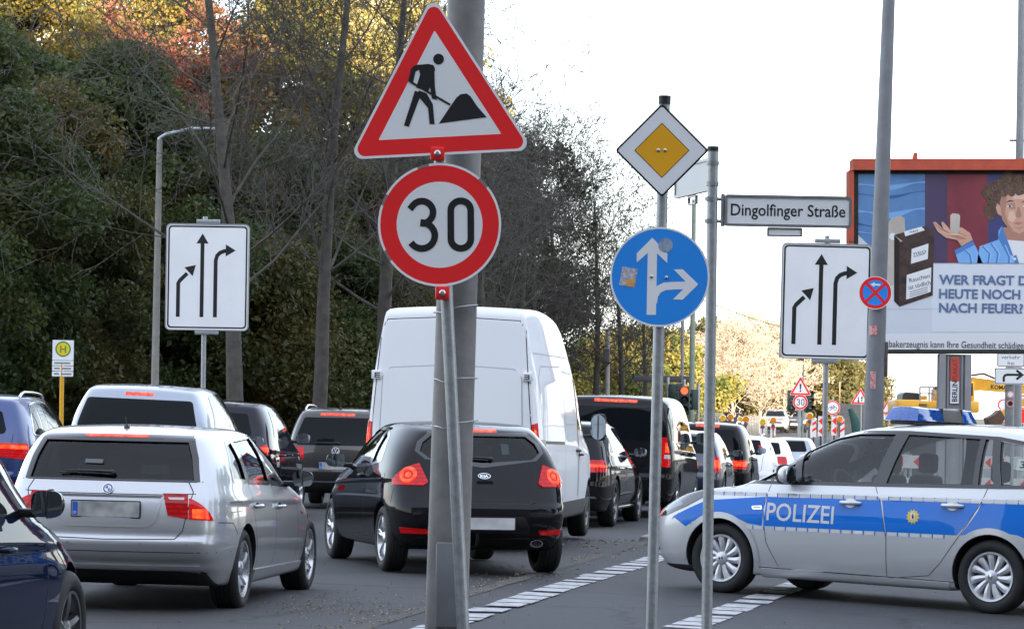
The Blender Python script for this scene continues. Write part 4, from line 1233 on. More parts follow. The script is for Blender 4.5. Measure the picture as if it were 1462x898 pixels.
# ---------------------------------------------------------------- white panel van
def white_van(loc, head):
    s = dict(k=1.035, L=5.98, W=2.03, H=2.76, xr=1.20, wb=3.75, xc=5.10, xw=4.25, xk=.10, belt=(1.36, 1.30), hood=(.90, 1.22), r=.345, rw=.80, zb=.30,
             wheel=('v', .345, .225, 'spoke', 6, .205, DARKALLOY), rear=[.05, 0, 0, .01, .02], arch=.40, x1=.14, cowlhood=True, reargbow=.01,
             plan=[.935, .985, 1, 1, 1, .97, .9, .75], wk=[.95, .99, 1, 1, .985], bow=.055, drop=[.05, .01, 0, .06, .30], crown=(.05, .2, .035, .05),
             rwf=[.965, .99, 1, .99, .94], crease={'belt': 0, 'roof': .45, 'tail': .6, 'bot': .6, 'hood': .2}, cpost=.75)
    c = queue('panel_van', 'tall white windowless panel van with red corner lamps, ahead of the black hatchback', 'van', s, loc, head, WHITEPT, 3)
    c.body()
    def door(y0, y1, z0, z1, r): return rpoly(ccw([(y0, z0), (y1, z0), (y1 * .985, z1), (y0 * .985, z1)]), r, 6)
    for sd in (-1, 1):
        pl = [(sd * .02, .62), (sd * .90, .62), (sd * .89, 1.4), (sd * .80, 2.48), (sd * .74, 2.56), (sd * .02, 2.60)]
        d = c.rear('rear_door', rpoly(ccw(pl), .10, 6), WHITEPT, .012, .02)
        up = c.rear('door_panel', rpoly(ccw([(sd * .05, 1.19), (sd * .80, 1.19), (sd * .78, 2.02), (sd * .05, 2.06)]), .12, 6), WHITEPT, .022, .012, d)
        c.rear('door_panel', rpoly(ccw([(sd * .05, .74), (sd * .80, .74), (sd * .80, 1.08), (sd * .05, 1.08)]), .06, 6), WHITEPT, .020, .010, d)
        c.seam([(sd * .91, .62), (sd * .90, 1.4), (sd * .815, 2.47), (sd * .75, 2.575), (sd * .02, 2.61)], 'rear', .010)
        gr = mat('groove_shade_grey', (.42, .43, .45), .5)  # grey that draws the shade along the embossed panel edges
        c.seam([(sd * .05, 1.185), (sd * .72, 1.185), (sd * .805, 1.27), (sd * .785, 1.93), (sd * .70, 2.03), (sd * .05, 2.068)], 'rear', .016, .0135, gr, 'painted_relief', d)
        for z in (.85, 1.95):
            loc_, n = c.hit(Vector((sd * (.895 if z < 1 else .86), z)), 'rear')
            h = empty('door_hinge', loc_, 0, c.root)
            MB().use(WHITEPT).box((-.02, 0, 0), (.05, .11, .10), 0, .012).build('hinge_block', None, h, 40)
            MB().use(GAP).box((-.046, -sd * .018, .018), (.006, .05, .010)).box((-.046, -sd * .018, -.004), (.006, .05, .010)).box((-.046, -sd * .018, -.026), (.006, .05, .010)).box((-.046, sd * .012, -.004), (.006, .010, .054)).build('hinge_slots', None, h)
        l = c.lamp('tail_lamp', sd, [(.905, 1.42), (.895, .90), (1.2, .90), (1.2, 1.36), (.96, 1.44)], .18, LAMPSIDE, .014, .03)
        c.lamp('brake_lens', sd, [(.925, 1.36), (.92, 1.02), (1.2, 1.02), (1.2, 1.32)], .13, LAMPLIT, .018, .006, l)
        # body side: swage lines as painted shade and highlight, sliding door, rail slot, handle, dark cladding
        c.seam([(.30, 2.22), (3.4, 2.22), (3.9, 2.12)], sd, .012, .002, mat('groove_shade_grey', (.42, .43, .45), .5), 'painted_relief')
        c.seam([(.45, 1.42), (.42, 1.95), (.62, 2.08), (2.30, 2.10)], sd, .014, .002, mat('groove_shade_grey', (.42, .43, .45), .5), 'painted_relief')
        c.seam([(.45, 1.42), (2.30, 1.40)], sd, .016, .004, mat('white_highlight', (.78, .79, .8), .3), 'painted_relief')  # pale strip painted as a highlight along the panel edge
        c.seam([(2.38, .55), (2.38, 2.15)], sd, .008); c.seam([(3.62, .55), (3.62, 2.10)], sd, .008)
        c.seam([(2.50, 1.42), (2.50, 2.05), (3.5, 2.03), (3.5, 1.42), (2.5, 1.42)], sd, .012, .002, mat('groove_shade_grey', (.42, .43, .45), .5), 'painted_relief')
        c.seam([(.42, 1.22), (2.30, 1.20)], sd, .035, .003, BLACK, 'slide_rail')
        c.seam([(.28, 1.215), (.62, 1.21)], sd, .07, .005, mat('slot_steel', (.22, .22, .21), .35, metal=.6), 'door_slot')
        c.handle(sd, 3.52, 1.10, BLACK, .2); c.handle(sd, 3.78, 1.05, BLACK, .2)
        c.side('window', [(3.74, 1.36), (4.85, 1.33), (4.72, 1.46), (4.25, 1.95), (3.78, 1.97)], DARKGLASS, sd, .006, .01)
        c.seam([(3.70, .55), (3.70, 2.02)], sd, .03, .003, BLACK, 'pillar_trim')
        c.seam([(4.88, 1.3), (4.83, .62)], sd, .008)
        c.side('side_cladding', [(.35, .30), (5.6, .30), (5.6, .50), (.35, .50)], mat('cladding', (.05, .05, .052), .6), sd, .008, .02, nmin=-.4)
        m = c.mirror(sd, 4.50, 1.36, .22, .40, BLACK, .10)
    c.front('windscreen', [(-.85, 1.36), (.85, 1.36), (.72, 2.12), (-.72, 2.12)], DARKGLASS, 4.0)
    c.seam([(0, .62), (0, 2.62)], 'rear', .010)
    c.rear('rear_bumper', [(-1, .36), (1, .36), (1, .58), (-1, .58)], BLACK, .03, .05)
    c.plate(-.4, .68)
    c.finish_gaps()
    return c
# ---------------------------------------------------------------- the other traffic
def generic(name, label, cat, s, loc, head, pm, sides, rear, lamps, bar=None, lod=2, chrome=False, plate=None, badge=None, mirrors=(-1, 1), mz=1.0, mx=None, rails=None,
            shark=None, wiper=None, glass=None, open_=False, seams=True, lampx=.25, lit=True, mirrorm=None, trim=None, group='vehicles queuing at the junction', mirrorsize=(.21, .15)):
    s.setdefault('sculpt', [ledge(.60 if s['H'] < 1.6 else .66, .03), swage(s['belt'][0] - .13, s['belt'][1] - .16, s['L'], .012)])
    c = Car(name, label, cat, group, s, loc, head, pm, lod)
    zf = s['belt'][1]
    fr = [(-s['W'] * .34, zf + .10), (s['W'] * .34, zf + .10), (s['W'] * .29, s['H'] - .13), (-s['W'] * .29, s['H'] - .13)]
    glaze(c, sides, rear, fr, open_, glass, GLOSSBLACK, .03, trim)
    for sd in (-1, 1):
        for i, (poly, m) in enumerate(lamps):
            c.lamp('tail_lamp', sd, poly, lampx, m, .006 + .003 * i, .02)
        xr, xf = s['xr'], s['xr'] + s['wb']
        for a, b in zip(sides[:-1], sides[1:]):
            x = (max(p[0] for p in a) + min(p[0] for p in b)) / 2
            za = min(p[1] for p in a)
            if seams: c.seam([(x, za), (x + .03, za - .3), (x + .02, .35)], sd)
            xt = (max(p[0] for p in a if p[1] > za + .15) + min(p[0] for p in b if p[1] > za + .15)) / 2
            zt = max(p[1] for p in b)
            c.side('pillar_trim', [(x - .05, za - .01), (x + .05, za - .01), (xt + .05, zt), (xt - .05, zt)], GLOSSBLACK, sd, .002, .002)
        if seams:
            c.seam([(xr + s['r'] + .1, .31), (xf - s['r'] - .1, .30)], sd, .010)
            xl = max(p[0] for p in sides[-1]); c.seam([(xl + .02, zf - .02), (xl + .08, .6), (xl + .04, .33)], sd)
            for a in sides[-2:]:
                c.handle(sd, min(p[0] for p in a) + .14, zf - .12, None if not chrome else CHROME)
    c.seam([(-s['W'] * .36, s['belt'][0] + .02), (-s['W'] * .34, .66), (-s['W'] * .28, .60), (s['W'] * .28, .60), (s['W'] * .34, .66), (s['W'] * .36, s['belt'][0] + .02)], 'rear')
    c.rear('rear_apron', [(-s['W'] * .46, s.get('zb', .2)), (s['W'] * .46, s.get('zb', .2)), (s['W'] * .42, .36), (-s['W'] * .42, .36)], BLACK, .004, .02)
    if bar: c.rear('third_brake_lamp', bar, BAR, .010, .014)
    if plate: c.plate(0, plate)
    if badge: c.badge(*badge)
    for sd in mirrors: c.mirror(sd, mx or s['xc'] - .42, mz, *mirrorsize, mirrorm)
    if rails: c.rails(*rails)
    if shark: c.antenna(shark, shark=True)
    if wiper: c.wiper(*wiper)
    return c
def win4(b0, b1, zt, xs, xt):
    """row of side panes: b0/b1 sill height rear/front, zt top; xs = sill corners, xt = top corners, pairs"""
    out = []
    L = xs[-1] - xs[0]
    for k in range(0, len(xs), 2):
        f = lambda x: b0 + (b1 - b0) * (x - xs[0]) / L
        last = k == len(xs) - 2
        q = [(xs[k], f(xs[k])), (xs[k + 1], f(xs[k + 1])), (xt[k + 1], zt - (.06 if last else 0)), (xt[k], zt - (.045 if k == 0 else 0))]
        if last: q.insert(3, ((xt[k] + xt[k + 1]) / 2, zt))
        out.append(q)
    return out
WA = ('c', .33, .22, 'double', 5, .235, ALLOY)
WB = ('d', .34, .23, 'spoke', 5, .24, ALLOY)
WC = ('e', .32, .21, 'spoke', 7, .22, DARKALLOY)
WD = ('f', .345, .23, 'twist', 5, .24, DARKALLOY)
def sp(**k):
    d = dict(L=4.4, W=1.80, H=1.48, xr=.85, wb=2.65, xc=3.05, xw=2.25, xk=.30, belt=(1.0, .93), hood=(.72, .90), r=.33, rw=.72, wheel=WA, zb=.21)
    d.update(k); return d
def traffic():
    # slate blue car cut by the left edge of the picture
    s = sp(k=1.05, L=4.25, W=1.79, H=1.57, xr=.75, wb=2.62, xc=2.98, xw=2.30, wheel=('g', .325, .215, 'spoke', 5, .222, DARKALLOY), r=.325, belt=(1.0, .93), inset=.02)
    generic('hatchback', 'slate blue car with a black door mirror, cut off by the left edge', 'car', s, CARPOS['slate'][0], CARPOS['slate'][1], DBLUE,
            win4(1.02, .965, 1.48, [.75, 1.10, 1.17, 1.88, 1.95, 2.74], [.85, 1.06, 1.13, 1.82, 1.88, 2.32]), [(-.55, 1.08), (.55, 1.08), (.46, 1.33), (-.46, 1.33)],
            [([(.50, 1.0), (.50, .82), (1, .82), (1, 1.0)], LAMPSIDE)], [(-.2, 1.46), (.2, 1.46), (.2, 1.48), (-.2, 1.48)], 3, mz=1.0, mx=2.42, mirrorm=GLOSSBLACK, plate=.80, mirrorsize=(.19, .165)).finish_gaps()
    # blue estate with chrome window line and roof rails
    s = sp(k=1.05, L=4.75, W=1.86, H=1.58, xr=.98, wb=2.79, xc=3.25, xw=2.45, xk=.32, belt=(1.065, .995), wheel=WB, r=.34, cpost=.3)
    generic('estate_car', 'bright blue estate car with chrome window line and roof rails at the left edge', 'car', s, CARPOS['blue'][0], CARPOS['blue'][1], BLUEP,
            win4(1.09, 1.02, 1.48, [.62, 1.06, 1.12, 1.42, 1.47, 2.10, 2.16, 2.95], [.78, 1.02, 1.08, 1.38, 1.42, 2.02, 2.08, 2.42]), [(-.60, 1.08), (.60, 1.08), (.50, 1.36), (-.50, 1.36)],
            [([(.45, .97), (.46, .80), (1, .76), (1, .97)], LAMPSIDE), ([(.50, .945), (.50, .90), (.88, .90), (.88, .945)], LAMPLIT)], [(-.2, 1.385), (.2, 1.385), (.2, 1.405), (-.2, 1.405)], 3,
            rails=(CHROME, .75, 2.4, .60, .06), plate=.75, mz=1.0, lampx=.30,
            trim=[(.58, 1.105), (.64, 1.077), (1.5, 1.05), (3.0, 1.003), (2.45, 1.415), (2.1, 1.48), (1.2, 1.488), (.80, 1.452), (.66, 1.30)]).finish_gaps()
    # pale silver people carrier
    s = sp(k=1.07, L=4.45, W=1.80, H=1.74, xr=.85, wb=2.70, xc=3.28, xw=2.35, xk=.34, belt=(1.19, 1.09), hood=(.84, 1.06), wheel=WC, r=.32, crown=(.12, .2, .03, .03))
    generic('people_carrier', 'pale silver people carrier with a lowered rear side window behind the silver estate', 'car', s, CARPOS['mpv'][0], CARPOS['mpv'][1], MPVP,
            win4(1.20, 1.11, 1.65, [.70, 1.02, 1.08, 1.84, 1.92, 2.85], [.88, 1.00, 1.06, 1.78, 1.84, 2.40]), [(-.68, 1.12), (.68, 1.12), (.68, 1.27), (.60, 1.56), (-.60, 1.56), (-.68, 1.27)],
            [([(.58, 1.10), (.58, .78), (1, .78), (1, 1.10)], LAMPSIDE)], [(-.16, 1.605), (.16, 1.605), (.16, 1.633), (-.16, 1.633)], 3, mz=1.08, plate=.8, seams=True).finish_gaps()
    # plum crossover with a dark mirror
    s = sp(k=1.035, L=4.55, W=1.84, H=1.66, xr=.90, wb=2.70, xc=3.15, xw=2.30, xk=.42, belt=(1.12, 1.03), hood=(.88, 1.0), wheel=WB, r=.35, arch=.395, zb=.26, rear=[.16, .02, -.02, .08, .20], crown=(.13, .2, .03, .03))
    generic('crossover', 'dark plum crossover between the silver estate and the black off-roader', 'car', s, CARPOS['plum'][0], CARPOS['plum'][1], PLUM,
            win4(1.16, 1.06, 1.56, [.85, 1.16, 1.22, 1.92, 1.99, 2.78], [1.0, 1.14, 1.18, 1.86, 1.92, 2.32]), [(-.62, 1.16), (.62, 1.16), (.52, 1.48), (-.52, 1.48)],
            [([(.44, 1.06), (.46, .93), (1, .92), (1, 1.06)], LAMPSIDE), ([(.52, 1.02), (.52, .96), (.9, .96), (.9, 1.02)], LAMPLIT)], [(-.2, 1.53), (.2, 1.53), (.2, 1.55), (-.2, 1.55)], 3, mz=1.12, mx=2.68, shark=.7, plate=.8,
            trim=[(.80, 1.155), (1.2, 1.135), (2.8, 1.045), (2.83, 1.06)] if False else None, mirrorsize=(.23, .17), lampx=.40).finish_gaps()
    # black compact off-roader
    s = sp(L=4.45, W=1.81, H=1.67, xr=.92, wb=2.60, xc=3.1, xw=2.25, xk=.30, belt=(1.12, 1.04), hood=(.90, 1.02), wheel=WB, r=.345, arch=.39, zb=.26)
    c = generic('off_roader', 'black compact off-roader with roof rails and a round chrome badge, left of the van', 'car', s, CARPOS['vw'][0], CARPOS['vw'][1], paint('black_brown_paint', (.020, .017, .015), .3, .3, .15),
            win4(1.14, 1.06, 1.57, [.66, 1.06, 1.12, 1.86, 1.92, 2.75], [.80, 1.04, 1.08, 1.80, 1.86, 2.28]), [(-.64, 1.05), (.64, 1.05), (.68, 1.14), (.55, 1.50), (-.55, 1.50), (-.68, 1.14)],
            [([(.52, 1.02), (.52, .84), (1, .84), (1, 1.02)], LAMPSIDE)], [(-.28, 1.535), (.28, 1.535), (.28, 1.565), (-.28, 1.565)], 3, plate=.72, badge=('vw', 0, .955, .065), mz=1.1,
            rails=(CHROME, .6, 2.3, .58, .06), shark=.62, wiper=(-.05, .32, 1.08, 1.09))
    c.rear('bumper_trim', [(-.78, .455), (.78, .455), (.78, .475), (-.78, .475)], CHROME, .012, .012)
    c.rear('bumper_pad', [(-.85, .30), (.85, .30), (.85, .62), (-.85, .62)], BLACK, .006, .02)
    c.finish_gaps()
    # black estate with chrome window line
    s = sp(k=1.05, L=4.90, W=1.85, H=1.475, xr=1.12, wb=2.87, xc=3.45, xw=2.65, xk=.40, belt=(.97, .93), hood=(.74, .92), wheel=WD, r=.335, rear=[.12, .02, 0, .04, .14])
    c = generic('estate_car', 'black estate car with chrome trim squeezed between the white van and the black minibus', 'car', s, CARPOS['merc'][0], CARPOS['merc'][1], BLACKP,
            win4(1.0, .96, 1.375, [.75, 1.28, 1.34, 2.12, 2.18, 3.02], [.98, 1.24, 1.28, 2.04, 2.1, 2.62]), [(-.58, 1.02), (.58, 1.02), (.48, 1.33), (-.48, 1.33)],
            [([(.42, .92), (.44, .76), (1, .76), (1, .93)], LAMPSIDE), ([(.50, .865), (.50, .83), (1, .83), (1, .865)], LAMPLIT)], [(-.2, 1.365), (.2, 1.365), (.2, 1.385), (-.2, 1.385)], 3, plate=.78, mz=1.0, chrome=True,
            rails=(CHROME, .9, 2.6, .56, .035), lampx=.34, trim=[(.70, 1.012), (3.08, .945), (2.66, 1.31), (2.3, 1.375), (1.3, 1.382), (.95, 1.335)], badge=('star', 0, .90, .045))
    c.rear('bumper_trim', [(-.75, .40), (.75, .40), (.72, .43), (-.72, .43)], CHROME, .008, .012)
    for sd in (-1, 1): c.side('sill_trim', [(1.5, .24), (3.5, .24), (3.5, .262), (1.5, .262)], CHROME, sd, .012, .012)
    c.finish_gaps()
    # black minibus
    s = sp(k=1.05, L=5.10, W=1.93, H=1.90, xr=1.05, wb=3.20, xc=4.35, xw=3.55, xk=.16, belt=(1.18, 1.12), hood=(.90, 1.08), wheel=WB, r=.345, arch=.39, zb=.25, rw=.80, plan=[.92, .985, 1, 1, 1, .985, .9, .72],
           cowlhood=True, rear=[.08, 0, 0, .02, .05], cpost=.5, reargbow=.02, drop=[.05, .01, 0, .01, .09])
    c = generic('minibus', 'tall black minibus with a wide dark rear window and red corner lamps', 'van', s, CARPOS['vito'][0], CARPOS['vito'][1], BLACKP,
            win4(1.20, 1.15, 1.76, [.35, 1.50, 1.56, 2.75, 2.82, 4.0], [.42, 1.50, 1.54, 2.72, 2.78, 3.5]), [(-.80, 1.20), (.80, 1.20), (.70, 1.70), (-.70, 1.70)],
            [([(.74, 1.26), (.76, .80), (1.2, .80), (1.2, 1.28)], LAMPSIDE), ([(.80, 1.18), (.80, 1.03), (1.2, 1.03), (1.2, 1.18)], LAMPLIT), ([(.79, .99), (.79, .93), (1.2, .93), (1.2, .99)], LAMPWHITE)],
            [(-.33, 1.775), (.33, 1.775), (.33, 1.81), (-.33, 1.81)], 3, plate=.9, mz=1.22, mx=3.75, badge=('star', 0, 1.06, .06), mirrorsize=(.24, .24), lampx=.16)
    c.finish_gaps()
    # dark saloon hatch ahead of the minibus
    s = sp(L=4.2, W=1.76, H=1.44)
    generic('hatchback', 'dark navy hatchback with red lamps behind the street name post', 'car', s, CARPOS['navy'][0], CARPOS['navy'][1], NAVY,
            win4(1.02, .96, 1.36, [.75, 1.10, 1.17, 1.90, 1.96, 2.72], [.9, 1.06, 1.12, 1.84, 1.9, 2.25]), [(-.56, 1.02), (.56, 1.02), (.48, 1.33), (-.48, 1.33)],
            [([(.52, .96), (.54, .68), (1, .68), (1, .98)], LAMPSIDE), ([(.60, .90), (.60, .76), (1, .76), (1, .90)], LAMPLIT)], None, plate=.7, mz=1.0, mx=2.5, lampx=.3).finish_gaps()
    # black off-roader further on
    s = sp(L=4.6, W=1.84, H=1.66, xr=.9, wb=2.7, xk=.28, belt=(1.1, 1.03), hood=(.9, 1.02), wheel=WB, r=.345, arch=.39, zb=.26)
    generic('off_roader', 'black off-roader with pale roof rails ahead of the navy hatchback', 'car', s, CARPOS['suv'][0], CARPOS['suv'][1], BLACKP,
            win4(1.12, 1.05, 1.55, [.60, 1.05, 1.11, 1.86, 1.92, 2.7], [.74, 1.02, 1.06, 1.8, 1.86, 2.25]), [(-.66, 1.06), (.66, 1.06), (.56, 1.50), (-.56, 1.50)],
            [([(.40, .88), (.42, .70), (1, .70), (1, .90)], LAMPSIDE), ([(.50, .86), (.50, .76), (1, .76), (1, .86)], LAMPLIT)], [(-.24, 1.55), (.24, 1.55), (.24, 1.585), (-.24, 1.585)], mz=1.08, mx=2.7, rails=(CHROME, .5, 2.3, .58, .06), lampx=.3, plate=.6).finish_gaps()
    # two white cars
    s = sp(L=4.5, W=1.80, H=1.50)
    generic('estate_car', 'white estate car with a dark rear window, last one of the queue in view', 'car', s, CARPOS['white'][0], CARPOS['white'][1], WHITEPT,
            win4(1.04, .97, 1.40, [.65, 1.05, 1.11, 1.86, 1.92, 2.7], [.8, 1.02, 1.06, 1.8, 1.86, 2.25]), [(-.62, 1.04), (.62, 1.04), (.54, 1.37), (-.54, 1.37)],
            [([(.52, .98), (.54, .76), (1, .76), (1, .98)], LAMPSIDE)], [(-.2, 1.39), (.2, 1.39), (.2, 1.41), (-.2, 1.41)], mirrors=(), shark=.6).finish_gaps()
    s = sp(L=4.3, W=1.78, H=1.52)
    generic('hatchback', 'white hatchback with silver roof rails beside the black off-roader', 'car', s, CARPOS['white2'][0], CARPOS['white2'][1], WHITEPT,
            win4(1.04, .97, 1.41, [.65, 1.05, 1.11, 1.86, 1.92, 2.7], [.8, 1.02, 1.06, 1.8, 1.86, 2.25]), [(-.62, 1.04), (.62, 1.04), (.54, 1.40), (-.54, 1.40)],
            [([(.50, 1.30), (.52, 1.22), (1, 1.22), (1, 1.30)], LAMPSIDE)], None, mirrors=(), rails=(CHROME, .5, 2.2, .56, .06)).finish_gaps()
    s = sp(L=4.3, W=1.78, H=1.46)
    generic('saloon_car', 'pale car mostly hidden behind the police bonnet, only its roof showing', 'car', s, CARPOS['pale'][0], CARPOS['pale'][1], MPVP,
            win4(1.0, .95, 1.37, [.65, 1.05, 1.11, 1.86, 1.92, 2.7], [.8, 1.02, 1.06, 1.8, 1.86, 2.25]), [(-.6, 1.02), (.6, 1.02), (.5, 1.36), (-.5, 1.36)],
            [([(.50, .98), (.52, .8), (1, .8), (1, .98)], LAMPSIDE)], None, mirrors=()).finish_gaps()
    # oncoming traffic beyond the roadworks
    for key, nm, lab, p_, lit in (('far_silver', 'hatchback', 'silver hatchback coming towards the camera beyond the roadworks', SILVER, False),
                                  ('far_dark', 'hatchback', 'dark car with one headlamp lit beyond the 30 sign', NAVY, True),
                                  ('far_left', 'off_roader', 'dark car beyond the orange lamps, left of the grey barrier', DBLUE, False)):
        s = sp(H=1.5, W=1.78)
        c = generic(nm, lab, 'car', s, CARPOS[key][0], CARPOS[key][1], p_,
                win4(1.04, .97, 1.40, [.65, 1.05, 1.11, 1.86, 1.92, 2.7], [.8, 1.02, 1.06, 1.8, 1.86, 2.25]), [(-.62, 1.04), (.62, 1.04), (.54, 1.37), (-.54, 1.37)],
                [([(.5, .9), (.5, .76), (1, .76), (1, .9)], LAMPRED)], None, mirrors=(-1, 1), group='cars beyond the roadworks', seams=False, mx=2.5)
        for sd in (-1, 1):
            c.front('headlamp', [(sd * .48, .60), (sd * .78, .62), (sd * .78, .74), (sd * .48, .70)], emit('headlamp_lit', (1, .93, .75), 3, (.8, .8, .8)) if lit and sd > 0 else LAMPWHITE, 3.3, .008)
        c.front('grille', [(-.40, .60), (.40, .60), (.36, .70), (-.36, .70)], BLACK, 3.3)
        c.front('lower_grille', [(-.55, .32), (.55, .32), (.5, .42), (-.5, .42)], BLACK, 3.3)
        c.front('number_plate', [(-.26, .46), (.26, .46), (.26, .56), (-.26, .56)], PLATEW, 3.3, .01)
        c.finish_gaps()
# ============================================================ signs and posts
GALV = mat('galvanised_steel', (.36, .375, .38), .42, metal=.55, var=.22, scale=25, bump=.05)
GREYPAINT = mat('grey_pole_paint', (.215, .203, .195), .55, var=.38, scale=3.2, bump=.08, bscale=90)
GREYPAINT2 = mat('blue_grey_pole_paint', (.20, .205, .215), .5, var=.16, scale=4, bump=.08, bscale=90)
def scuffed(name, col, amt=.35):
    """sign sheet with faint scratches and grime spots"""
    if name in MATS: return MATS[name]
    m, n, l, b = _new(name)
    tc = n.new('ShaderNodeTexCoord'); mp = n.new('ShaderNodeMapping'); mp.inputs['Scale'].default_value = (3, 3, 14); mp.inputs['Rotation'].default_value = (0, .6, 0)
    l.new(tc.outputs['Object'], mp.inputs[0])
    n1 = n.new('ShaderNodeTexNoise'); n1.inputs['Scale'].default_value = 7; n1.inputs['Detail'].default_value = 10; n1.inputs['Roughness'].default_value = .75
    l.new(mp.outputs[0], n1.inputs['Vector'])
    rp = n.new('ShaderNodeValToRGB'); rp.color_ramp.elements[0].position = .58; rp.color_ramp.elements[1].position = .74
    rp.color_ramp.elements[0].color = (0, 0, 0, 1); rp.color_ramp.elements[1].color = (1, 1, 1, 1)
    l.new(n1.outputs[0], rp.inputs[0])
    mu = n.new('ShaderNodeMath'); mu.operation = 'MULTIPLY'; mu.inputs[1].default_value = amt
    l.new(rp.outputs[0], mu.inputs[0])
    mx = n.new('ShaderNodeMixRGB'); mx.inputs[1].default_value = (*col, 1); mx.inputs[2].default_value = (.36, .33, .30, 1)
    l.new(mu.outputs[0], mx.inputs[0])
    n2 = n.new('ShaderNodeTexNoise'); n2.inputs['Scale'].default_value = 1.8; n2.inputs['Detail'].default_value = 5
    l.new(tc.outputs['Object'], n2.inputs['Vector'])
    m2 = n.new('ShaderNodeMixRGB'); m2.blend_type = 'MULTIPLY'; m2.inputs[0].default_value = .35
    l.new(mx.outputs[0], m2.inputs[1])
    r2 = n.new('ShaderNodeValToRGB'); r2.color_ramp.elements[0].position = .3; r2.color_ramp.elements[0].color = (.80, .79, .78, 1); r2.color_ramp.elements[1].position = .6; r2.color_ramp.elements[1].color = (1, 1, 1, 1)
    l.new(n2.outputs[0], r2.inputs[0]); l.new(r2.outputs[0], m2.inputs[2]); l.new(m2.outputs[0], b.inputs['Base Color'])
    b.inputs['Roughness'].default_value = .38
    MATS[name] = m
    return m
SWHITE = scuffed('sign_white', (.84, .84, .84)); SRED = scuffed('sign_red', (.90, .018, .020), .18); SBLUE = scuffed('sign_blue', (.020, .28, .84), .12)
SYEL = scuffed('sign_yellow', (.84, .40, .010), .1); SBLACK = mat('sign_black', (.010, .010, .011), .45); SBACK = mat('sign_back', (.40, .41, .42), .5, metal=.4)
SORANGE = mat('warning_lamp_orange', (.75, .25, .01), .2, coat=.8); SYELLAMP = mat('warning_lamp_yellow', (.80, .45, .02), .2, coat=.8)
BOLT = mat('bolt_steel', (.5, .5, .5), .3, metal=.9)
STICKRED = mat('sticker_red', (.55, .03, .03), .5, col2=(.75, .6, .58), scale=40); STICKWHITE = mat('sticker_white', (.7, .68, .64), .5, col2=(.25, .22, .35), scale=55)

def spot(x, y): return Vector((x, y, gz(x, y)))
def thing(name, label, cat, x, y, group=None, z=None):
    o = empty(name, (x, y, gz(x, y) if z is None else z)); tag(o, label, cat, group); return o
def leaned(root, top):
    """pole axis from the root to a point `top` (world) -> function height -> local point"""
    d = Vector(top) - root.location
    return lambda h: Vector((d.x * h / d.z, d.y * h / d.z, h))
def panel(parent, name, loc, rot=0, yaw=0):
    o = empty(name, loc, 0, parent); o.rotation_euler = (0, rot, yaw); return o
def bolts(parent, pts, y=-.006, r=.009):
    for x, z in pts:
        MB().use(BOLT).lathe([(r, 0), (r, .004), (r * .6, .007), (0, .007)], 10, Matrix.Translation((x, y, z)) @ Matrix.Rotation(R(90), 4, 'X')).build('bolt', None, parent, 40)
def disc(parent, r, ringc, ringw, face, rim=SWHITE, th=.004):
    MB().use(SBACK).prism(circ(0, 0, r, 56), -.001, th).build('sign_plate', None, parent)
    MB().use(rim).ring(circ(0, 0, r, 56), circ(0, 0, r * .962, 56), -.0032, .0045).build('sign_rim', None, parent)
    if ringw: MB().use(ringc).ring(circ(0, 0, r * .962, 56), circ(0, 0, r * (.962 - ringw), 56), -.0030, -.0008).build('sign_border', None, parent)
    return MB().use(face).prism(circ(0, 0, r * (.962 - ringw), 56), -.0028, -.0008).build('sign_face', None, parent)
def digits30(parent, h, y=-.0045, m=SBLACK, gap=.0):
    k = h / .26; w = .032 * k
    a = [(-.150 * k, .085 * k)] + arc(-.088 * k, .064 * k, .050 * k, 150, -90, 14)
    three_t = [(-.142 * k, .075 * k)] + arc(-.085 * k, .060 * k, .054 * k, 140, -80, 14) + [(-.092 * k, .008 * k)]
    three_b = [(-.092 * k, .012 * k)] + arc(-.085 * k, -.052 * k, .062 * k, 82, -148, 16)
    q = MB().use(m)
    q.prism(stroke(three_t, w), y, y + .002); q.prism(stroke(three_b, w), y - .0003, y + .002)
    o = rpoly([(.038 * k, -.13 * k), (.166 * k, -.13 * k), (.166 * k, .13 * k), (.038 * k, .13 * k)], .062 * k, 9)
    i = rpoly([(.038 * k + w, -.13 * k + w), (.166 * k - w, -.13 * k + w), (.166 * k - w, .13 * k - w), (.038 * k + w, .13 * k - w)], .0319 * k, 9)
    q.ring(o, i, y, y + .002)
    return q.build('sign_digits', None, parent)
def triangle(parent, side, symbol=None):
    h = side * .866
    V = lambda s: [(-s / 2, -s * .2887), (s / 2, -s * .2887), (0, s * .5774)]
    MB().use(SBACK).prism(rpoly(V(side), side * .045, 6), -.001, .004).build('sign_plate', None, parent)
    MB().use(SWHITE).ring(rpoly(V(side), side * .045, 6), rpoly(V(side * .955), side * .040, 6), -.0032, .0045).build('sign_rim', None, parent)
    MB().use(SRED).ring(rpoly(V(side * .955), side * .040, 6), rpoly(V(side * .665), side * .004, 6), -.0030, -.0008).build('sign_border', None, parent)
    MB().use(SWHITE).prism(rpoly(V(side * .665), side * .004, 6), -.0028, -.0008).build('sign_face', None, parent)
    if symbol == 'exclaim':
        q = MB().use(SBLACK)
        q.prism([(-.022, -.03), (.022, -.03), (.036, .20), (-.036, .20)], -.0045, -.002).prism(circ(0, -.09, .036, 16), -.0045, -.002)
        q.build('sign_symbol', None, parent)
    if symbol == 'twoway':
        q = MB().use(SBLACK)
        for x, s in ((-.07, -1), (.07, 1)):
            q.prism(stroke([(x, -.12), (x, .06)], .035), -.0045, -.002)
            q.prism(ccw(arrow_head((x, (.12 if s > 0 else -.20)), (0, s), .11, .10)), -.0047, -.002)
        q.build('sign_symbol', None, parent)
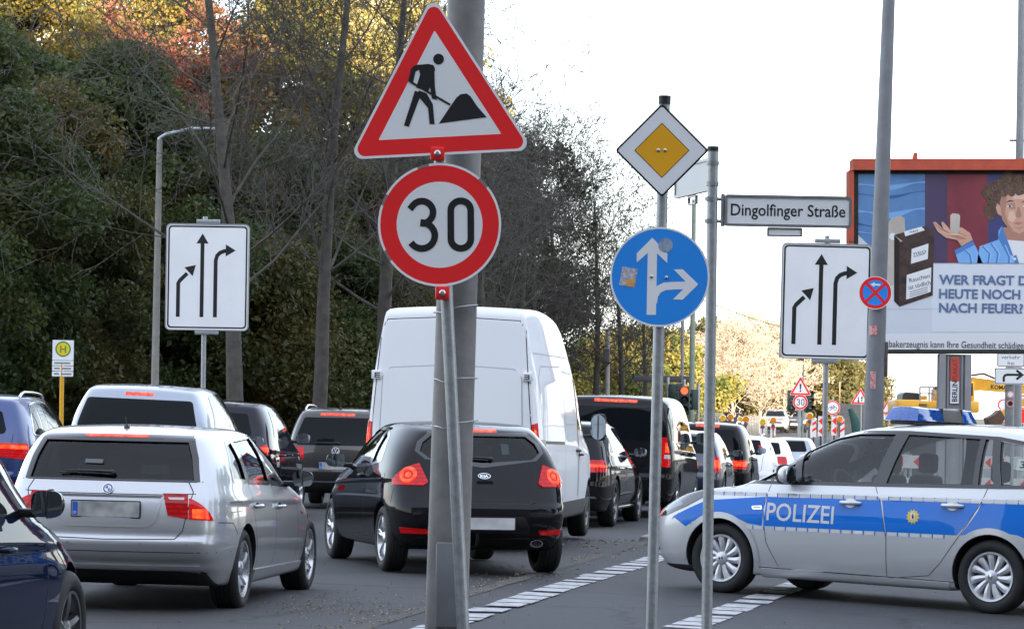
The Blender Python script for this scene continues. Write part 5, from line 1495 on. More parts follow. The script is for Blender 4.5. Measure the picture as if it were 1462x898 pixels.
def plate_rect(parent, w, h, r, border=.018, inset=.012, face=SWHITE):
    MB().use(SBACK).prism(rrect(0, 0, w, h, r), -.001, .006).build('sign_plate', None, parent)
    MB().use(face).prism(rrect(0, 0, w - .002, h - .002, r), -.0028, -.0008).build('sign_face', None, parent)
    if border:
        a, b = w - 2 * inset, h - 2 * inset
        MB().use(SBLACK).ring(rrect(0, 0, a, b, r * .8), rrect(0, 0, a - 2 * border, b - 2 * border, r * .6), -.0045, -.002).build('sign_border', None, parent)

def signs():
    # ---- big grey lamp post in front
    Y = 15.6
    x0, zb = P(637, 898, Y); x1, zt = P(666, 0, Y)
    k = (x1 - x0) / (zt - zb)
    g = gz(x0, Y); xb = x0 - k * (zb - g)
    r = thing('lamp_post', 'thick grey lamp post in the foreground that carries the roadworks signs', 'lamp post', xb, Y)
    top = 9.0
    pts = [(k * h, 0, h) for h in (0, .6, 1.2, 2, 3, 4.2, 5.5, top)]
    MB().use(GREYPAINT).tube(pts, [.107, .106, .104, .101, .096, .090, .084, .065], 32).build('pole', None, r, 60)
    MB().use(GREYPAINT).tube([(k * top, 0, top), (k * top - .5, 0, top + .5), (k * top - 1.6, 0, top + .65)], [.05, .045, .04], 12).box((k * top - 1.9, 0, top + .66), (.7, .22, .12), 0, .04).build('lamp_arm', None, r, 50)
    MB().use(GREYPAINT2).box((k * .9, -.098, .72), (.12, .03, .42), 0, .01).build('service_door', None, r, 40)
    # ---- roadworks signs on their own slim post, tied to the pole
    Y2 = 15.38
    xa, za = P(661, 898, Y2); xt, zt = P(627, 200, Y2)
    kk = (xt - xa) / (zt - za); gb = gz(xa, Y2); xr_ = xa - kk * (za - gb)
    q = thing('roadworks_sign', 'roadworks triangle and 30 speed limit sign on a slim galvanised post', 'road sign', xr_, Y2)
    L = lambda px_, py_, yy=0: (P(px_, py_, Y2)[0] - xr_, yy, P(px_, py_, Y2)[1] - gb)
    MB().use(GALV).tube([(0, 0, .02), (kk * .5 * (zt - gb), 0, .5 * (zt - gb)), (kk * (zt - gb + .45), 0, zt - gb + .45)], .031, 20).build('post', None, q, 60)
    MB().use(mat('recycled_rubber', (.02, .02, .02), .9, bump=.4)).box((0, 0, .06), (.42, .8, .12), 0, .02).build('foot', None, q, 40) if False else None
    c = L(626, 147)
    t = panel(q, 'triangle_sign', (c[0], -.055, c[2]), R(-3.6))
    triangle(t, .90)
    # man with shovel, traced on the sheet (units: m from the triangle's centroid)
    z2 = lambda u, v: ((u - 284) / 570, (292 - v) / 570)
    m = MB().use(SBLACK)
    def pg(pts, d=0): m.prism(ccw([z2(*p) for p in pts]), -.0046 - d, -.002)
    m.prism(circ(*z2(291, 175), 15 / 570, 20), -.0046, -.002)
    pg([(232, 188), (262, 187), (276, 191), (280, 202), (272, 235), (257, 264), (225, 250), (238, 215)])
    pg([(204, 232), (214, 197), (222, 190), (234, 187), (243, 199), (226, 206), (216, 240)], .0002)
    pg([(267, 195), (278, 198), (277, 250), (280, 287), (267, 283), (262, 236)], .0004)
    pg([(221, 259), (239, 266), (199, 358), (186, 353)], .0002)
    pg([(231, 258), (253, 268), (269, 299), (271, 354), (257, 353), (255, 308), (232, 278)], .0004)
    pg([(205, 226), (211, 231), (318, 300), (315, 305), (208, 236)], .0006)
    pg([(283, 353), (318, 306), (335, 284), (347, 275), (364, 274), (374, 282), (392, 312), (416, 342)])
    m.build('sign_symbol', None, t)
    c = L(628, 322)
    d = panel(q, 'speed_limit_sign', (c[0], -.055, c[2]), R(-1.0))
    disc(d, .30, SRED, .265, SWHITE); digits30(d, .263)
    # grazes of the rim
    for a in (100, 38, 205, 150): MB().use(mat('bare_metal', (.3, .3, .3), .4, metal=.6)).prism(arc(0, 0, .300, a, a + 11, 5) + arc(0, 0, .288, a + 11, a, 5), -.0040, -.002).build('sign_graze', None, d)
    for (u, v) in ((625, 221), (632, 419)):
        c = L(u, v)
        b = MB().use(SRED).box((c[0], -.045, c[2]), (.068, .045, .066), 0, .008).build('bracket', None, q, 40)
        MB().use(BOLT).lathe([(.016, 0), (.016, .008), (.009, .014), (0, .014)], 12, Matrix.Translation((c[0], -.068, c[2])) @ Matrix.Rotation(R(90), 4, 'X')).build('bolt', None, b, 40)
    # wire ties round pole and post
    for (ya, yb) in ((541, 540), (608, 600), (446, 436)):
        p0, p1 = P(621, ya, Y), P(680, yb, Y)
        ctr = ((p0[0] + p1[0]) / 2, (p0[1] + p1[1]) / 2); w = (p1[0] - p0[0]) / 2 + .006
        pts = []
        for i in range(33):
            a = 2 * math.pi * i / 32
            yy = (Y - Y2) + math.sin(a) * (.108 if math.sin(a) > 0 else 0.20) * 1.0
            sag = -.02 * math.exp(-((math.cos(a) + .45) / .3) ** 2) * (1 if math.sin(a) < 0 and ya != yb else 0)
            pts.append((ctr[0] - xr_ + w * math.cos(a) * (1 if math.sin(a) > 0 or abs(math.cos(a)) > .9 else 1), yy, ctr[1] - gb + (p1[1] - p0[1]) / 2 * math.cos(a) + sag))
        MB().use(GALV).tube(pts, .0035, 6, cap=False).build('wire_tie', None, q, 60)
    # ---- priority road + straight-or-right
    Y = 19.0
    x0, zb = P(930, 898, Y); x1, zt = P(949, 140, Y); k = (x1 - x0) / (zt - zb); g = gz(x0, Y); xb = x0 - k * (zb - g)
    r = thing('priority_sign', 'yellow diamond priority sign above a blue straight or right arrow disc', 'road sign', xb, Y)
    H = zt - g
    MB().use(GALV).tube([(0, 0, 0), (k * H / 2, 0, H / 2), (k * H, 0, H)], .034, 20).build('post', None, r, 60)
    MB().use(BLACK).tube([(k * (H - .04), 0, H - .04), (k * (H + .012), 0, H + .012)], .038, 20).build('post_cap', None, r, 50)
    x, z = P(944.5, 216, Y)
    d = panel(r, 'diamond_sign', (x - xb, -.045, z - g), R(-.6))
    s = .283
    dm = lambda s_: [(0, -s_), (s_, 0), (0, s_), (-s_, 0)]
    MB().use(SBACK).prism(rpoly(dm(s), .018, 5), -.001, .004).build('sign_plate', None, d)
    MB().use(SWHITE).prism(rpoly(dm(s - .001), .018, 5), -.0026, -.0008).build('sign_face', None, d)
    MB().use(SBLACK).ring(rpoly(dm(s), .018, 5), rpoly(dm(s - .016), .014, 5), -.0036, -.0008).build('sign_border', None, d)
    MB().use(SBLACK).prism(rpoly(dm(.166), .002, 3), -.0036, -.0008).build('centre_outline', None, d)
    MB().use(SYEL).prism(rpoly(dm(.160), .002, 3), -.0044, -.0008).build('centre_face', None, d)
    bolts(d, [(-.022, 0), (.018, 0)], -.004, .011)
    x, z = P(941.5, 396, Y)
    d = panel(r, 'direction_sign', (x - xb, -.045, z - g), R(1.0))
    disc(d, .300, SBLUE, .0, SBLUE)
    w2 = lambda u, v: ((u - 207) / 482, (565 - v) / 482)
    q = MB().use(SWHITE)
    def wp(pts, dd=0): q.prism(ccw([w2(*p) for p in pts]), -.0042 - dd, -.002)
    wp([(182, 452), (227, 497), (227, 524), (197, 497), (199, 675), (172, 676), (170, 497), (139, 525), (138, 499)])
    cur = [(190, 640), (193, 618), (203, 602), (222, 592), (250, 589), (292, 587)]
    q.prism(stroke([w2(*p) for p in cur], 22 / 482), -.0044, -.002)
    wp([(319, 583), (275, 629), (247, 629), (284, 590), (284, 578), (247, 542), (273, 541)], .0004)
    q.build('sign_symbol', None, d)
    MB().use(STICKWHITE).prism([w2(*p) for p in ((90, 592), (133, 597), (143, 545), (98, 538))], -.0042, -.002).build('sticker', None, d)
    MB().use(mat('sticker_grey_blue', (.30, .38, .50), .5, var=.4, scale=30)).prism(circ(*w2(221, 473), .044, 22), -.0048, -.002).build('sticker', None, d)
    MB().use(mat('sticker_yellow', (.75, .5, .12), .5, col2=(.7, .2, .1), scale=30)).prism([w2(*p) for p in ((108, 594), (134, 597), (138, 575), (112, 572))], -.0046, -.002).build('sticker', None, d)
    bolts(d, [w2(183, 565), w2(226, 566)], -.0045, .010)
    # ---- street name post
    Y = 21.4
    x0, zb = P(1009, 898, Y); x1, zt = P(1018, 212, Y); k = (x1 - x0) / (zt - zb); g = gz(x0, Y); xb = x0 - k * (zb - g)
    r = thing('street_name_sign', 'grey street name post with the Dingolfinger Straße plate', 'street sign', xb, Y)
    H = zt - g
    MB().use(GALV).tube([(0, 0, 0), (k * H / 2, 0, H / 2), (k * H, 0, H)], .037, 20).build('post', None, r, 60)
    MB().use(BLACK).tube([(k * (H - .02), 0, H - .02), (k * (H + .012), 0, H + .012)], .040, 20).build('post_cap', None, r, 50)
    x, z = P(1125, 302, Y)
    d = panel(r, 'name_plate', (x - xb, 0, z - g), R(.35))
    PLG = mat('plate_frame_grey', (.27, .275, .28), .4, metal=.5, var=.2, scale=12)
    W, Hh = .862, .215
    MB().use(SWHITE).prism(rrect(0, 0, W - .03, Hh - .03, .006), -.012, .012).build('plate_face', None, d)
    MB().use(PLG).ring(rrect(0, 0, W, Hh, .018), rrect(0, 0, W - .036, Hh - .036, .008), -.020, .020).build('plate_frame', None, d, 40)
    q = MB().use(SBLACK); text(q, 'Dingolfinger Straße', 0, .008, .083, -.0135, W - .085, .010); q.build('street_name', None, d)
    q = MB().use(PLG).ring(rrect(-.02, -Hh / 2 - .034, .24, .062, .008), rrect(-.02, -Hh / 2 - .034, .215, .040, .005), -.010, .010)
    q.use(SWHITE).prism(rrect(-.02, -Hh / 2 - .034, .22, .045, .005), -.004, .006).build('number_plate_small', None, d)
    q = MB().use(PLG)
    for dz in (-.075, .075): q.tube([(-W / 2 - .055, 0, dz), (-W / 2 + .01, 0, dz)], .012, 8)
    q.tube([(-W / 2 - .012, 0, -.11), (-W / 2 - .012, 0, .11)], .014, 8)
    for dz in (-.075, .075): q.lathe([(.040, -.014), (.043, -.014), (.043, .014), (.040, .014)], 20, Matrix.Translation((-W / 2 - .093, 0, dz)))
    q.build('clamp', None, d, 40)
    x, z = P(1008, 248, Y)
    d = panel(r, 'cross_name_plate', (k * (z - g), .0, z - g), 0, R(103))
    MB().use(SBACK).prism(rrect(.48, 0, .80, .195, .01), -.010, .010).build('plate_face', None, d)
    MB().use(PLG).ring(rrect(.48, 0, .83, .225, .018), rrect(.48, 0, .79, .185, .008), -.018, .018).build('plate_frame', None, d, 40)
    MB().use(PLG).ring(rrect(.48, -.15, .2, .062, .008), rrect(.48, -.15, .17, .04, .005), -.010, .010).build('number_plate_small', None, d)
    for dz in (-.07, .07): MB().use(PLG).tube([(.0, 0, dz), (.08, 0, dz)], .012, 8).lathe([(.040, -.014), (.043, -.014), (.043, .014), (.040, .014)], 20, Matrix.Translation((0, 0, dz))).build('clamp', None, d, 40)
    # ---- two lane boards
    def lane_board(px0, py0, px1, py1, Y, postx, label, tilt, wires):
        cx, cz = P((px0 + px1) / 2, (py0 + py1) / 2, Y)
        w = (px1 - px0) / F * Y; h = (py1 - py0) / F * Y
        pxx = P(postx, (py0 + py1) / 2, Y)[0]
        r = thing('lane_board', label, 'road sign', pxx, Y, 'lane arrow boards')
        g = gz(pxx, Y)
        MB().use(GALV).tube([(0, 0, 0), (0, 0, cz - g + h / 2 + .11)], .036, 14).build('post', None, r, 60)
        b = panel(r, 'board', (cx - pxx, -.05, cz - g), tilt)
        plate_rect(b, w, h, .07, .022, .032)
        MB().use(SBACK).ring(rrect(0, 0, w, h, .07), rrect(0, 0, w - .03, h - .03, .06), -.012, .02).build('board_frame', None, b)
        q = MB().use(SBLACK); S = w / 118.0; A = lambda u, v: ((u - 296.5) * S, (396 - v) * S * h / w * 118 / 152)
        for pts, tip, d_ in (([(255.5, 453), (255.5, 405), (258, 401), (268, 391)], (280, 379), (1, .95)), ([(289, 453), (289, 345)], (289, 334), (0, 1)),
                             ([(308, 453), (308, 372), (310, 365), (314, 361), (320, 358.5), (326, 358)], (336, 357.5), (1, 0))):
            q.prism(stroke([A(*p) for p in pts], 5.4 * S), -.0046, -.002)
            q.prism(ccw(arrow_head(A(*tip), d_, 14 * S, 17 * S)), -.005, -.002)
        q.build('lane_arrows', None, b)
        for dz in (h / 2 + .035, -h / 2 - .03): MB().use(GALV).box((0, .02, dz), (w * .28, .05, .06), 0, .006).build('board_clamp', None, b, 40)
        return r
    lane_board(237, 320, 356, 472, 47, 292, 'lane arrow board with three merging arrows before the dark trees', R(.2), 0)
    lane_board(1114, 348, 1244, 513, 43, 1180, 'lane arrow board with three merging arrows beside the billboard', R(.8), 0)
    # ---- blue-grey lamp post with the no-stopping disc
    Y = 38.0
    x0, zb = P(1247, 600, Y); x1, zt = P(1269, 0, Y); k = (x1 - x0) / (zt - zb); g = gz(x0, Y); xb = x0 - k * (zb - g)
    r = thing('lamp_post', 'tall blue grey lamp post with a small round no stopping sign', 'lamp post', xb, Y)
    MB().use(GREYPAINT2).tube([(k * h, 0, h) for h in (0, 1, 2.5, 4, 6.5, 9)], [.128, .125, .113, .098, .078, .058], 24).build('pole', None, r, 60)
    MB().use(GREYPAINT2).tube([(k * 9, 0, 9), (k * 9 - .4, 0, 9.5), (k * 9 - 1.5, 0, 9.7)], [.045, .04, .035], 10).box((k * 9 - 1.8, 0, 9.7), (.7, .22, .12), 0, .04).build('lamp_arm', None, r, 50)
    x, z = P(1247.5, 419, Y)
    d = panel(r, 'no_stopping_sign', (x - xb, -.16, z - g), R(2))
    disc(d, .198, SRED, .20, SBLUE)
    q = MB().use(SRED)
    for a in (45, -45):
        c, s_ = math.cos(R(a)), math.sin(R(a)); q.prism(stroke([(-.158 * c, -.158 * s_), (.158 * c, .158 * s_)], .036), -.0042 - (.0004 if a > 0 else 0), -.002)
    q.build('cross_bars', None, d)
    q = MB().use(SWHITE); q.prism(stroke([(.055, .098), (-.02, .098)], .022), -.0046, -.002); q.prism(ccw(arrow_head((-.065, .098), (-1, 0), .05, .062)), -.0050, -.002); q.build('sign_arrow', None, d)
    for (u, v, hw, hh, m_) in ((1245.5, 472, .045, .055, STICKRED), (1245, 543, .032, .105, STICKRED)):
        x, z = P(u, v, Y); o = x - xb - k * (z - g); rr = .118 if v < 500 else .122
        q = MB().use(m_); a0 = math.asin(max(-1, min(1, (o - hw) / rr))); a1 = math.asin(max(-1, min(1, (o + hw) / rr)))
        V, Fc = [], []
        for i in range(9):
            a = a0 + (a1 - a0) * i / 8
            for dz in (-hh, hh): V.append((k * (z - g) + rr * math.sin(a), -rr * math.cos(a) - .004, z - g + dz))
        for i in range(8): Fc.append((2 * i, 2 * i + 2, 2 * i + 3, 2 * i + 1))
        q.add(V, Fc).build('sticker', None, r)
    x, z = P(1262, 513, Y); MB().use(mat('rusty_box', (.10, .085, .07), .7, var=.3)).box((x - xb + .02, -.02, z - g), (.05, .06, .42), 0, .01).build('meter_box', None, r, 40)
    # ---- slim street lamp on the left
    Y = 62
    x, z = P(228, 200, Y); g = gz(x, Y)
    r = thing('street_lamp', 'slender concrete street lamp with a curved arm before the dark trees', 'street lamp', x, Y)
    MB().use(mat('concrete_pole', (.26, .25, .23), .8, var=.2, scale=6)).tube([(-.05, 0, 0), (0, 0, z - g)], [.085, .055], 16).build('pole', None, r, 60)
    x2, z2_ = P(300, 187, Y)
    AL = mat('lamp_arm_grey', (.42, .45, .46), .4, metal=.5)
    MB().use(AL).tube([(0, 0, z - g - .3), (0, 0, z - g + .03), (.12, 0, z - g + .11), (x2 - x - .35, 0, z2_ - g + .04)], [.05, .045, .038, .034], 10).build('lamp_arm', None, r, 50)
    MB().use(AL).box((x2 - x - .1, 0, z2_ - g + .03), (.62, .2, .07), 0, .03).build('lamp_head', None, r, 50)
    # ---- second tall pole at the right edge
    Y = 75
    x, z = P(1455, 300, Y); r = thing('lamp_post', 'plain grey lamp post rising behind the billboard at the right edge', 'lamp post', x, Y)
    MB().use(GREYPAINT2).tube([(0, 0, 0), (0, 0, 12.5)], [.13, .085], 16).build('pole', None, r, 60)
    z = P(1455, 201, Y)[1] - gz(x, Y); MB().use(GREYPAINT2).tube([(-.25, 0, z), (.3, 0, z)], .03, 8).build('cross_arm', None, r, 50)
    # ---- bus stop
    Y = 55
    x, _z = P(88, 540, Y); g = gz(x, Y)
    r = thing('bus_stop_sign', 'bus stop sign with a green H on a yellow post', 'bus stop', x, Y)
    zt = P(90, 486, Y)[1] - g
    MB().use(mat('yellow_post', (.72, .36, .01), .45, var=.15)).tube([(0, .03, 0), (0, .03, zt - .4)], .038, 14).build('post', None, r, 60)
    b = panel(r, 'stop_flag', (.02, 0, zt - .17), R(.5))
    MB().use(SWHITE).prism(rrect(0, 0, .37, .35, .012), -.006, .006).build('sign_plate', None, b)
    MB().use(mat('stop_green', (.02, .26, .06), .5)).ring(circ(0, .02, .135, 32), circ(0, .02, .112, 32), -.009, -.004).build('flag_ring', None, b)
    MB().use(mat('stop_yellow', (.80, .55, .02), .5)).prism(circ(0, .02, .112, 32), -.0085, -.004).build('flag_disc', None, b)
    q = MB().use(mat('stop_green', (.02, .26, .06), .5)); text(q, 'H', 0, .02, .125, -.010, None, .015); q.build('flag_letter', None, b)
    for i, (zz, bars) in enumerate(((-.225, (.28,)), (-.32, (.10, .16)), (-.415, (.09, .18)))):
        p_ = MB().use(SWHITE).prism(rrect(0, zz, .37, .085, .006), -.006, .006).build('line_plate', None, b)
        q = MB().use(mat('print_grey', (.20, .22, .26), .6)); xx = -.15
        for w_ in bars: q.prism(rrect(xx + w_ / 2, zz, w_, .028, .004), -.008, -.004); xx += w_ + .035
        q.build('line_print', None, p_)
    # ---- small sign post right
    Y = 70
    x, z = P(1443, 540, Y); g = gz(x, Y)
    r = thing('supplementary_sign', 'grey post with a verkehr frei plate and a right turn arrow plate', 'road sign', x, Y)
    zt = P(1443, 500, Y)[1] - g
    MB().use(GREYPAINT2).tube([(0, .12, 0), (0, .12, zt)], .105, 18).build('post', None, r, 60)
    b = panel(r, 'text_plate', (P(1443, 511, Y)[0] - x, -.02, P(1443, 509, Y)[1] - g)); plate_rect(b, .62, .46, .03, .012, .012)
    q = MB().use(mat('print_dark', (.06, .06, .065), .6))
    text(q, 'verkehr', 0, .01 - .02, .085, -.0046, .42); text(q, 'frei', 0, -.145, .085, -.0046); q.build('plate_text', None, b)
    b = panel(r, 'arrow_plate', (P(1447, 537, Y)[0] - x, -.03, P(1447, 537, Y)[1] - g)); plate_rect(b, .86, .37, .03, .014, .012)
    q = MB().use(SBLACK); q.prism(stroke([(-.22, -.13), (-.22, -.03), (-.20, .01), (-.15, .03), (.15, .03)], .05), -.0046, -.002); q.prism(stroke([(.06, .13), (.19, .03), (.06, -.07)], .05), -.005, -.002); q.build('plate_arrow', None, b)
    for v in (563, 576):
        b = panel(r, 'post_sticker', (-.0, .01, P(1440, v, Y)[1] - g)); MB().use(STICKRED).prism(circ(0, 0, .085, 20), -.004, .002).build('sticker', None, b)
        MB().use(SWHITE if v == 563 else BLACK).prism(circ(0, 0, .055, 20), -.007, -.003).build('sticker_centre', None, b)
# ============================================================ billboard
def billboard():
    Y = 60.0
    S = Y / F
    ox, oz = P(1340, 600, Y)[0], 0
    r = thing('billboard', 'orange framed billboard with a young man in a blue jacket and a brown pack', 'billboard', ox, Y)
    g = gz(ox, Y)
    u0 = 1221
    def A(u, v): 
        x, z = P(u, v, Y); return (x - ox, z - g)
    OR = mat('orange_red_frame', (.46, .070, .032), .55, var=.2, scale=3)
    DKF = mat('billboard_edge', (.03, .028, .025), .8, var=.5, scale=6)
    UR = 1600      # the board runs on beyond the picture's right edge
    POST = [(1213, 230), (UR, 236), (UR, 247), (1213, 241)]
    MB().use(OR).prism(ccw([A(1216, 228), A(UR, 228), A(UR, 244), A(1216, 244)]), -.22, .40).build('top_frame', None, r)
    MB().use(OR).prism(ccw([A(1305, 218), A(1310, 218), A(1310, 229), A(1303, 229)]), .0, .1).build('frame_lug', None, r)
    MB().use(OR).prism(ccw([A(1211, 244), A(1218, 244), A(1218, 345), A(1211, 345)]), -.16, .40).build('side_frame', None, r)
    MB().use(OR).prism(ccw([A(1211, 345.2), A(1218, 345.2), A(1218, 503), A(1211, 503)]), -.14, .38).build('side_frame', None, r)
    MB().use(DKF).prism(ccw([A(1218.2, 244.2), A(UR, 244.2), A(UR, 505), A(1218.2, 505)]), -.05, .30).build('board_box', None, r)
    pst = empty('poster', (0, 0, 0), 0, r)
    def area(nm, pts, m, d, parent=None):
        return MB().use(m).prism(ccw([A(*p) for p in pts]), -.054 - d, -.051).build(nm, None, pst)
    paper = mat('poster_paper', (.60, .635, .69), .45, col2=(.56, .595, .65), scale=.8)
    white = mat('poster_white', (.72, .73, .75), .45)
    area('poster_sheet', [(1225, 249), (UR, 249), (UR, 499), (1225, 499)], paper, 0)
    blue = mat('poster_blue', (.070, .17, .37), .45, col2=(.12, .26, .48), scale=.9)
    area('poster_field', [(1225, 249), (1320, 249), (1320, 377), (1268, 377), (1225, 336)], blue, .002)
    def wave(y0, amp, th, x0=1225, x1=1320):
        top = [(x0 + (x1 - x0) * i / 14, y0 + amp * math.sin(i / 14 * 4.2)) for i in range(15)]
        return top + [(x, y + th * (.6 + .4 * math.sin(x * .09))) for x, y in reversed(top)]
    lb = mat('poster_light_blue', (.17, .36, .66), .45); db = mat('poster_deep_blue', (.03, .10, .30), .45)
    area('poster_wave', wave(262, 3, 7), lb, .004); area('poster_wave', wave(276, 4, 5), db, .004); area('poster_wave', wave(300, 4, 9), lb, .004); area('poster_wave', wave(318, 5, 8, 1225, 1290), db, .004); area('poster_wave', wave(330, 3, 5, 1225, 1280), lb, .005)
    plum = mat('poster_plum', (.075, .045, .105), .45, col2=(.05, .04, .09), scale=1.2); red = mat('poster_red', (.23, .034, .048), .45, col2=(.15, .024, .040), scale=1.0)
    indigo = mat('poster_indigo', (.045, .05, .16), .45)
    area('poster_field', [(1320, 249), (1352, 249), (1352, 376), (1320, 376)], plum, .002)
    area('poster_field', [(1352, 249), (1410, 249), (1410, 376), (1352, 376)], red, .002)
    area('poster_field', [(1410, 249), (1520, 249), (1520, 376), (1410, 376)], indigo, .002)
    area('poster_field', [(1520, 249), (UR, 249), (UR, 376), (1520, 376)], red, .002)
    # the young man: curls, face, jacket
    hair = mat('poster_hair', (.055, .030, .020), .5, col2=(.14, .08, .05), scale=6); skin = mat('poster_skin', (.62, .36, .26), .5, col2=(.52, .28, .20), scale=2.2)
    jack = mat('poster_jacket', (.16, .36, .70), .5, col2=(.22, .45, .80), scale=1.6); jackd = mat('poster_jacket_fold', (.07, .20, .48), .5)
    shade = mat('poster_skin_fold', (.40, .20, .14), .5)
    rnd = random.Random(5)
    area('poster_hair_mass', [(1412, 300), (1408, 282), (1414, 262), (1430, 252), (1456, 249.5), (1482, 256), (1492, 276), (1490, 304), (1478, 292), (1428, 292)], hair, .0055)
    for i in range(46):
        a = rnd.uniform(math.pi * .02, math.pi * 1.22); rr = rnd.uniform(18, 37)
        area('poster_curl', [(1447 + rr * 1.15 * math.cos(a) + q_[0], 287 - rr * .95 * math.sin(a) + q_[1]) for q_ in circ(0, 0, rnd.uniform(5, 9), 10)], hair, .006 + i * .00006)
    area('poster_neck', [(1432, 325), (1470, 325), (1472, 350), (1428, 346)], shade, .009)
    area('poster_shirt', [(1428, 342), (1475, 346), (1475, 376), (1430, 376)], white, .010)
    area('poster_face', [(1427, 290), (1430, 278), (1442, 268), (1458, 266), (1474, 274), (1480, 292), (1476, 312), (1466, 328), (1455, 334), (1444, 330), (1434, 320), (1428, 306)], skin, .011)
    area('poster_ear', [(1427, 294), (1423, 291), (1421, 297), (1424, 306), (1429, 309)], skin, .0105)
    for x in (1441, 1463):
        area('poster_eyebrow', [(x - 7, 290), (x, 286), (x + 7, 288), (x, 288.5)], hair, .013)
        area('poster_eye', [(x - 4.5, 295), (x, 292.6), (x + 4.5, 295), (x, 297)], white, .013)
        area('poster_pupil', [(x + p_[0], 294.9 + p_[1]) for p_ in circ(0, 0, 1.9, 8)], hair, .014)
    area('poster_nose', [(1452, 296), (1455, 296), (1458, 309), (1455, 311.5), (1449, 310)], shade, .0125)
    area('poster_mouth', [(1446, 319), (1452, 317), (1460, 318.5), (1453, 322)], mat('poster_lip', (.50, .17, .15), .5), .013)
    for i in range(16):
        x = 1430 + i * 3.4
        area('poster_curl', [(x + q_[0], 271 + 5 * math.sin(i * 1.9) + q_[1]) for q_ in circ(0, 0, 5.5, 9)], hair, .015 + i * .00006)
    area('poster_jacket', [(1430, 323), (1425, 330), (1424, 343), (1398, 352), (1394, 376), (1450, 376), (1440, 362)], jack, .016)
    area('poster_jacket', [(1474, 330), (1500, 350), (1525, 376), (1462, 376)], jack, .016)
    area('poster_collar', [(1430, 323), (1424, 340), (1436, 362), (1446, 366)], jackd, .0175)
    area('poster_placket', [(1446, 366), (1450, 364), (1454, 376), (1448, 376)], jackd, .0178)
    area('poster_button', [(1448 + q_[0], 370 + q_[1]) for q_ in circ(0, 0, 2, 10)], white, .019)
    area('poster_sleeve', [(1362, 358), (1388, 344), (1394, 356), (1402, 376), (1368, 376)], jack, .016)
    area('poster_cuff', [(1362, 358), (1388, 344), (1391, 350), (1364, 364)], jackd, .0175)
    area('poster_hand', [(1331, 318), (1335, 317), (1346, 328), (1343, 318), (1346, 317), (1358, 331), (1370, 332), (1366, 326), (1372, 325), (1384, 333), (1388, 343), (1372, 352), (1366, 343), (1350, 340), (1338, 331)], skin, .018)
    area('poster_hand_fold', [(1352, 336), (1368, 336), (1380, 342), (1370, 342)], shade, .0190)
    # folds, half shadow and highlights of the printed photograph
    fl = mat('poster_jacket_light', (.30, .52, .84), .5); sk2 = mat('poster_skin_light', (.72, .47, .36), .5, col2=(.66, .41, .31), scale=3); hair2 = mat('poster_hair_light', (.17, .10, .065), .5)
    area('poster_face_shadow', [(1427, 292), (1430, 279), (1437, 274), (1436, 290), (1434, 306), (1439, 320), (1447, 331), (1438, 325), (1430, 314)], shade, .0115)
    area('poster_face_shadow', [(1437, 292), (1448, 290), (1449, 299), (1440, 299)], shade, .0117)
    area('poster_cheek', [(1440, 303), (1447, 302), (1450, 312), (1445, 318), (1438, 313)], sk2, .0119)
    area('poster_forehead', [(1443, 276), (1456, 272), (1468, 277), (1466, 285), (1446, 285)], sk2, .0119)
    area('poster_chin_shadow', [(1446, 324), (1454, 326), (1462, 323), (1455, 328)], shade, .0125)
    for i in range(34):
        a = rnd.uniform(math.pi * .05, math.pi * 1.15); rr = rnd.uniform(14, 38); cx_, cy_ = 1447 + rr * 1.15 * math.cos(a), 284 - rr * .9 * math.sin(a)
        if cy_ > 250: 
            b0 = rnd.uniform(0, 6.28); area('poster_strand', [(cx_ + q_[0], cy_ + q_[1]) for q_ in arc(0, 0, 4.2, math.degrees(b0), math.degrees(b0) + 200, 7)] + [(cx_ + q_[0], cy_ + q_[1]) for q_ in arc(0, 0, 3.0, math.degrees(b0) + 200, math.degrees(b0), 7)], hair2, .018 + i * .00006)
    for (p0, p1, p2) in (((1402, 352), (1412, 362), (1410, 376)), ((1414, 348), (1424, 362), (1422, 376)), ((1376, 356), (1384, 364), (1386, 376)), ((1432, 350), (1440, 368), (1439, 376)), ((1484, 344), (1490, 360), (1488, 376))):
        area('poster_fold', stroke([p0, p1, p2], 2.4), jackd, .0176); area('poster_fold', stroke([(x_ + 2.2, y_) for x_, y_ in (p0, p1, p2)], 1.4), fl, .0177)
    for pts in ([(1346, 329), (1356, 334)], [(1340, 325), (1352, 332)], [(1368, 333), (1380, 338)], [(1334, 320), (1345, 330)]): area('poster_finger_line', stroke(pts, 1.0), shade, .0195)
    area('poster_palm_light', [(1350, 333), (1364, 333.5), (1374, 337), (1362, 338)], sk2, .0188)
    dev = mat('poster_device', (.52, .47, .42), .35, col2=(.40, .36, .32), scale=1.5)
    area('poster_device', [(1356, 308), (1359, 305), (1368, 306), (1370, 309), (1369, 331), (1364, 333), (1356, 330)], dev, .020)
    # pack and charger
    area('poster_device', [(1267, 320), (1272, 312), (1284, 308), (1291, 312), (1292, 330), (1290, 400), (1268, 410), (1262, 400)], dev, .006)
    area('poster_device_ring', [(1274 + q_[0], 338 + q_[1]) for q_ in circ(0, 0, 5, 14)], white, .007)
    wood = mat('poster_wood', (.022, .014, .013), .4, col2=(.085, .048, .040), scale=6); wood2 = mat('poster_wood_edge', (.018, .010, .009), .4)
    area('poster_pack_side', [(1276, 336), (1284, 344), (1284, 438), (1276, 430)], wood2, .009)
    area('poster_pack_top', [(1276, 336), (1320, 323), (1333, 332), (1290, 346)], wood, .009)
    area('poster_pack', [(1284, 346), (1333, 332), (1331, 422), (1283, 438)], wood, .010)
    area('poster_pack_label', [(1290, 331), (1315, 324), (1320, 329), (1292, 338)], white, .012)
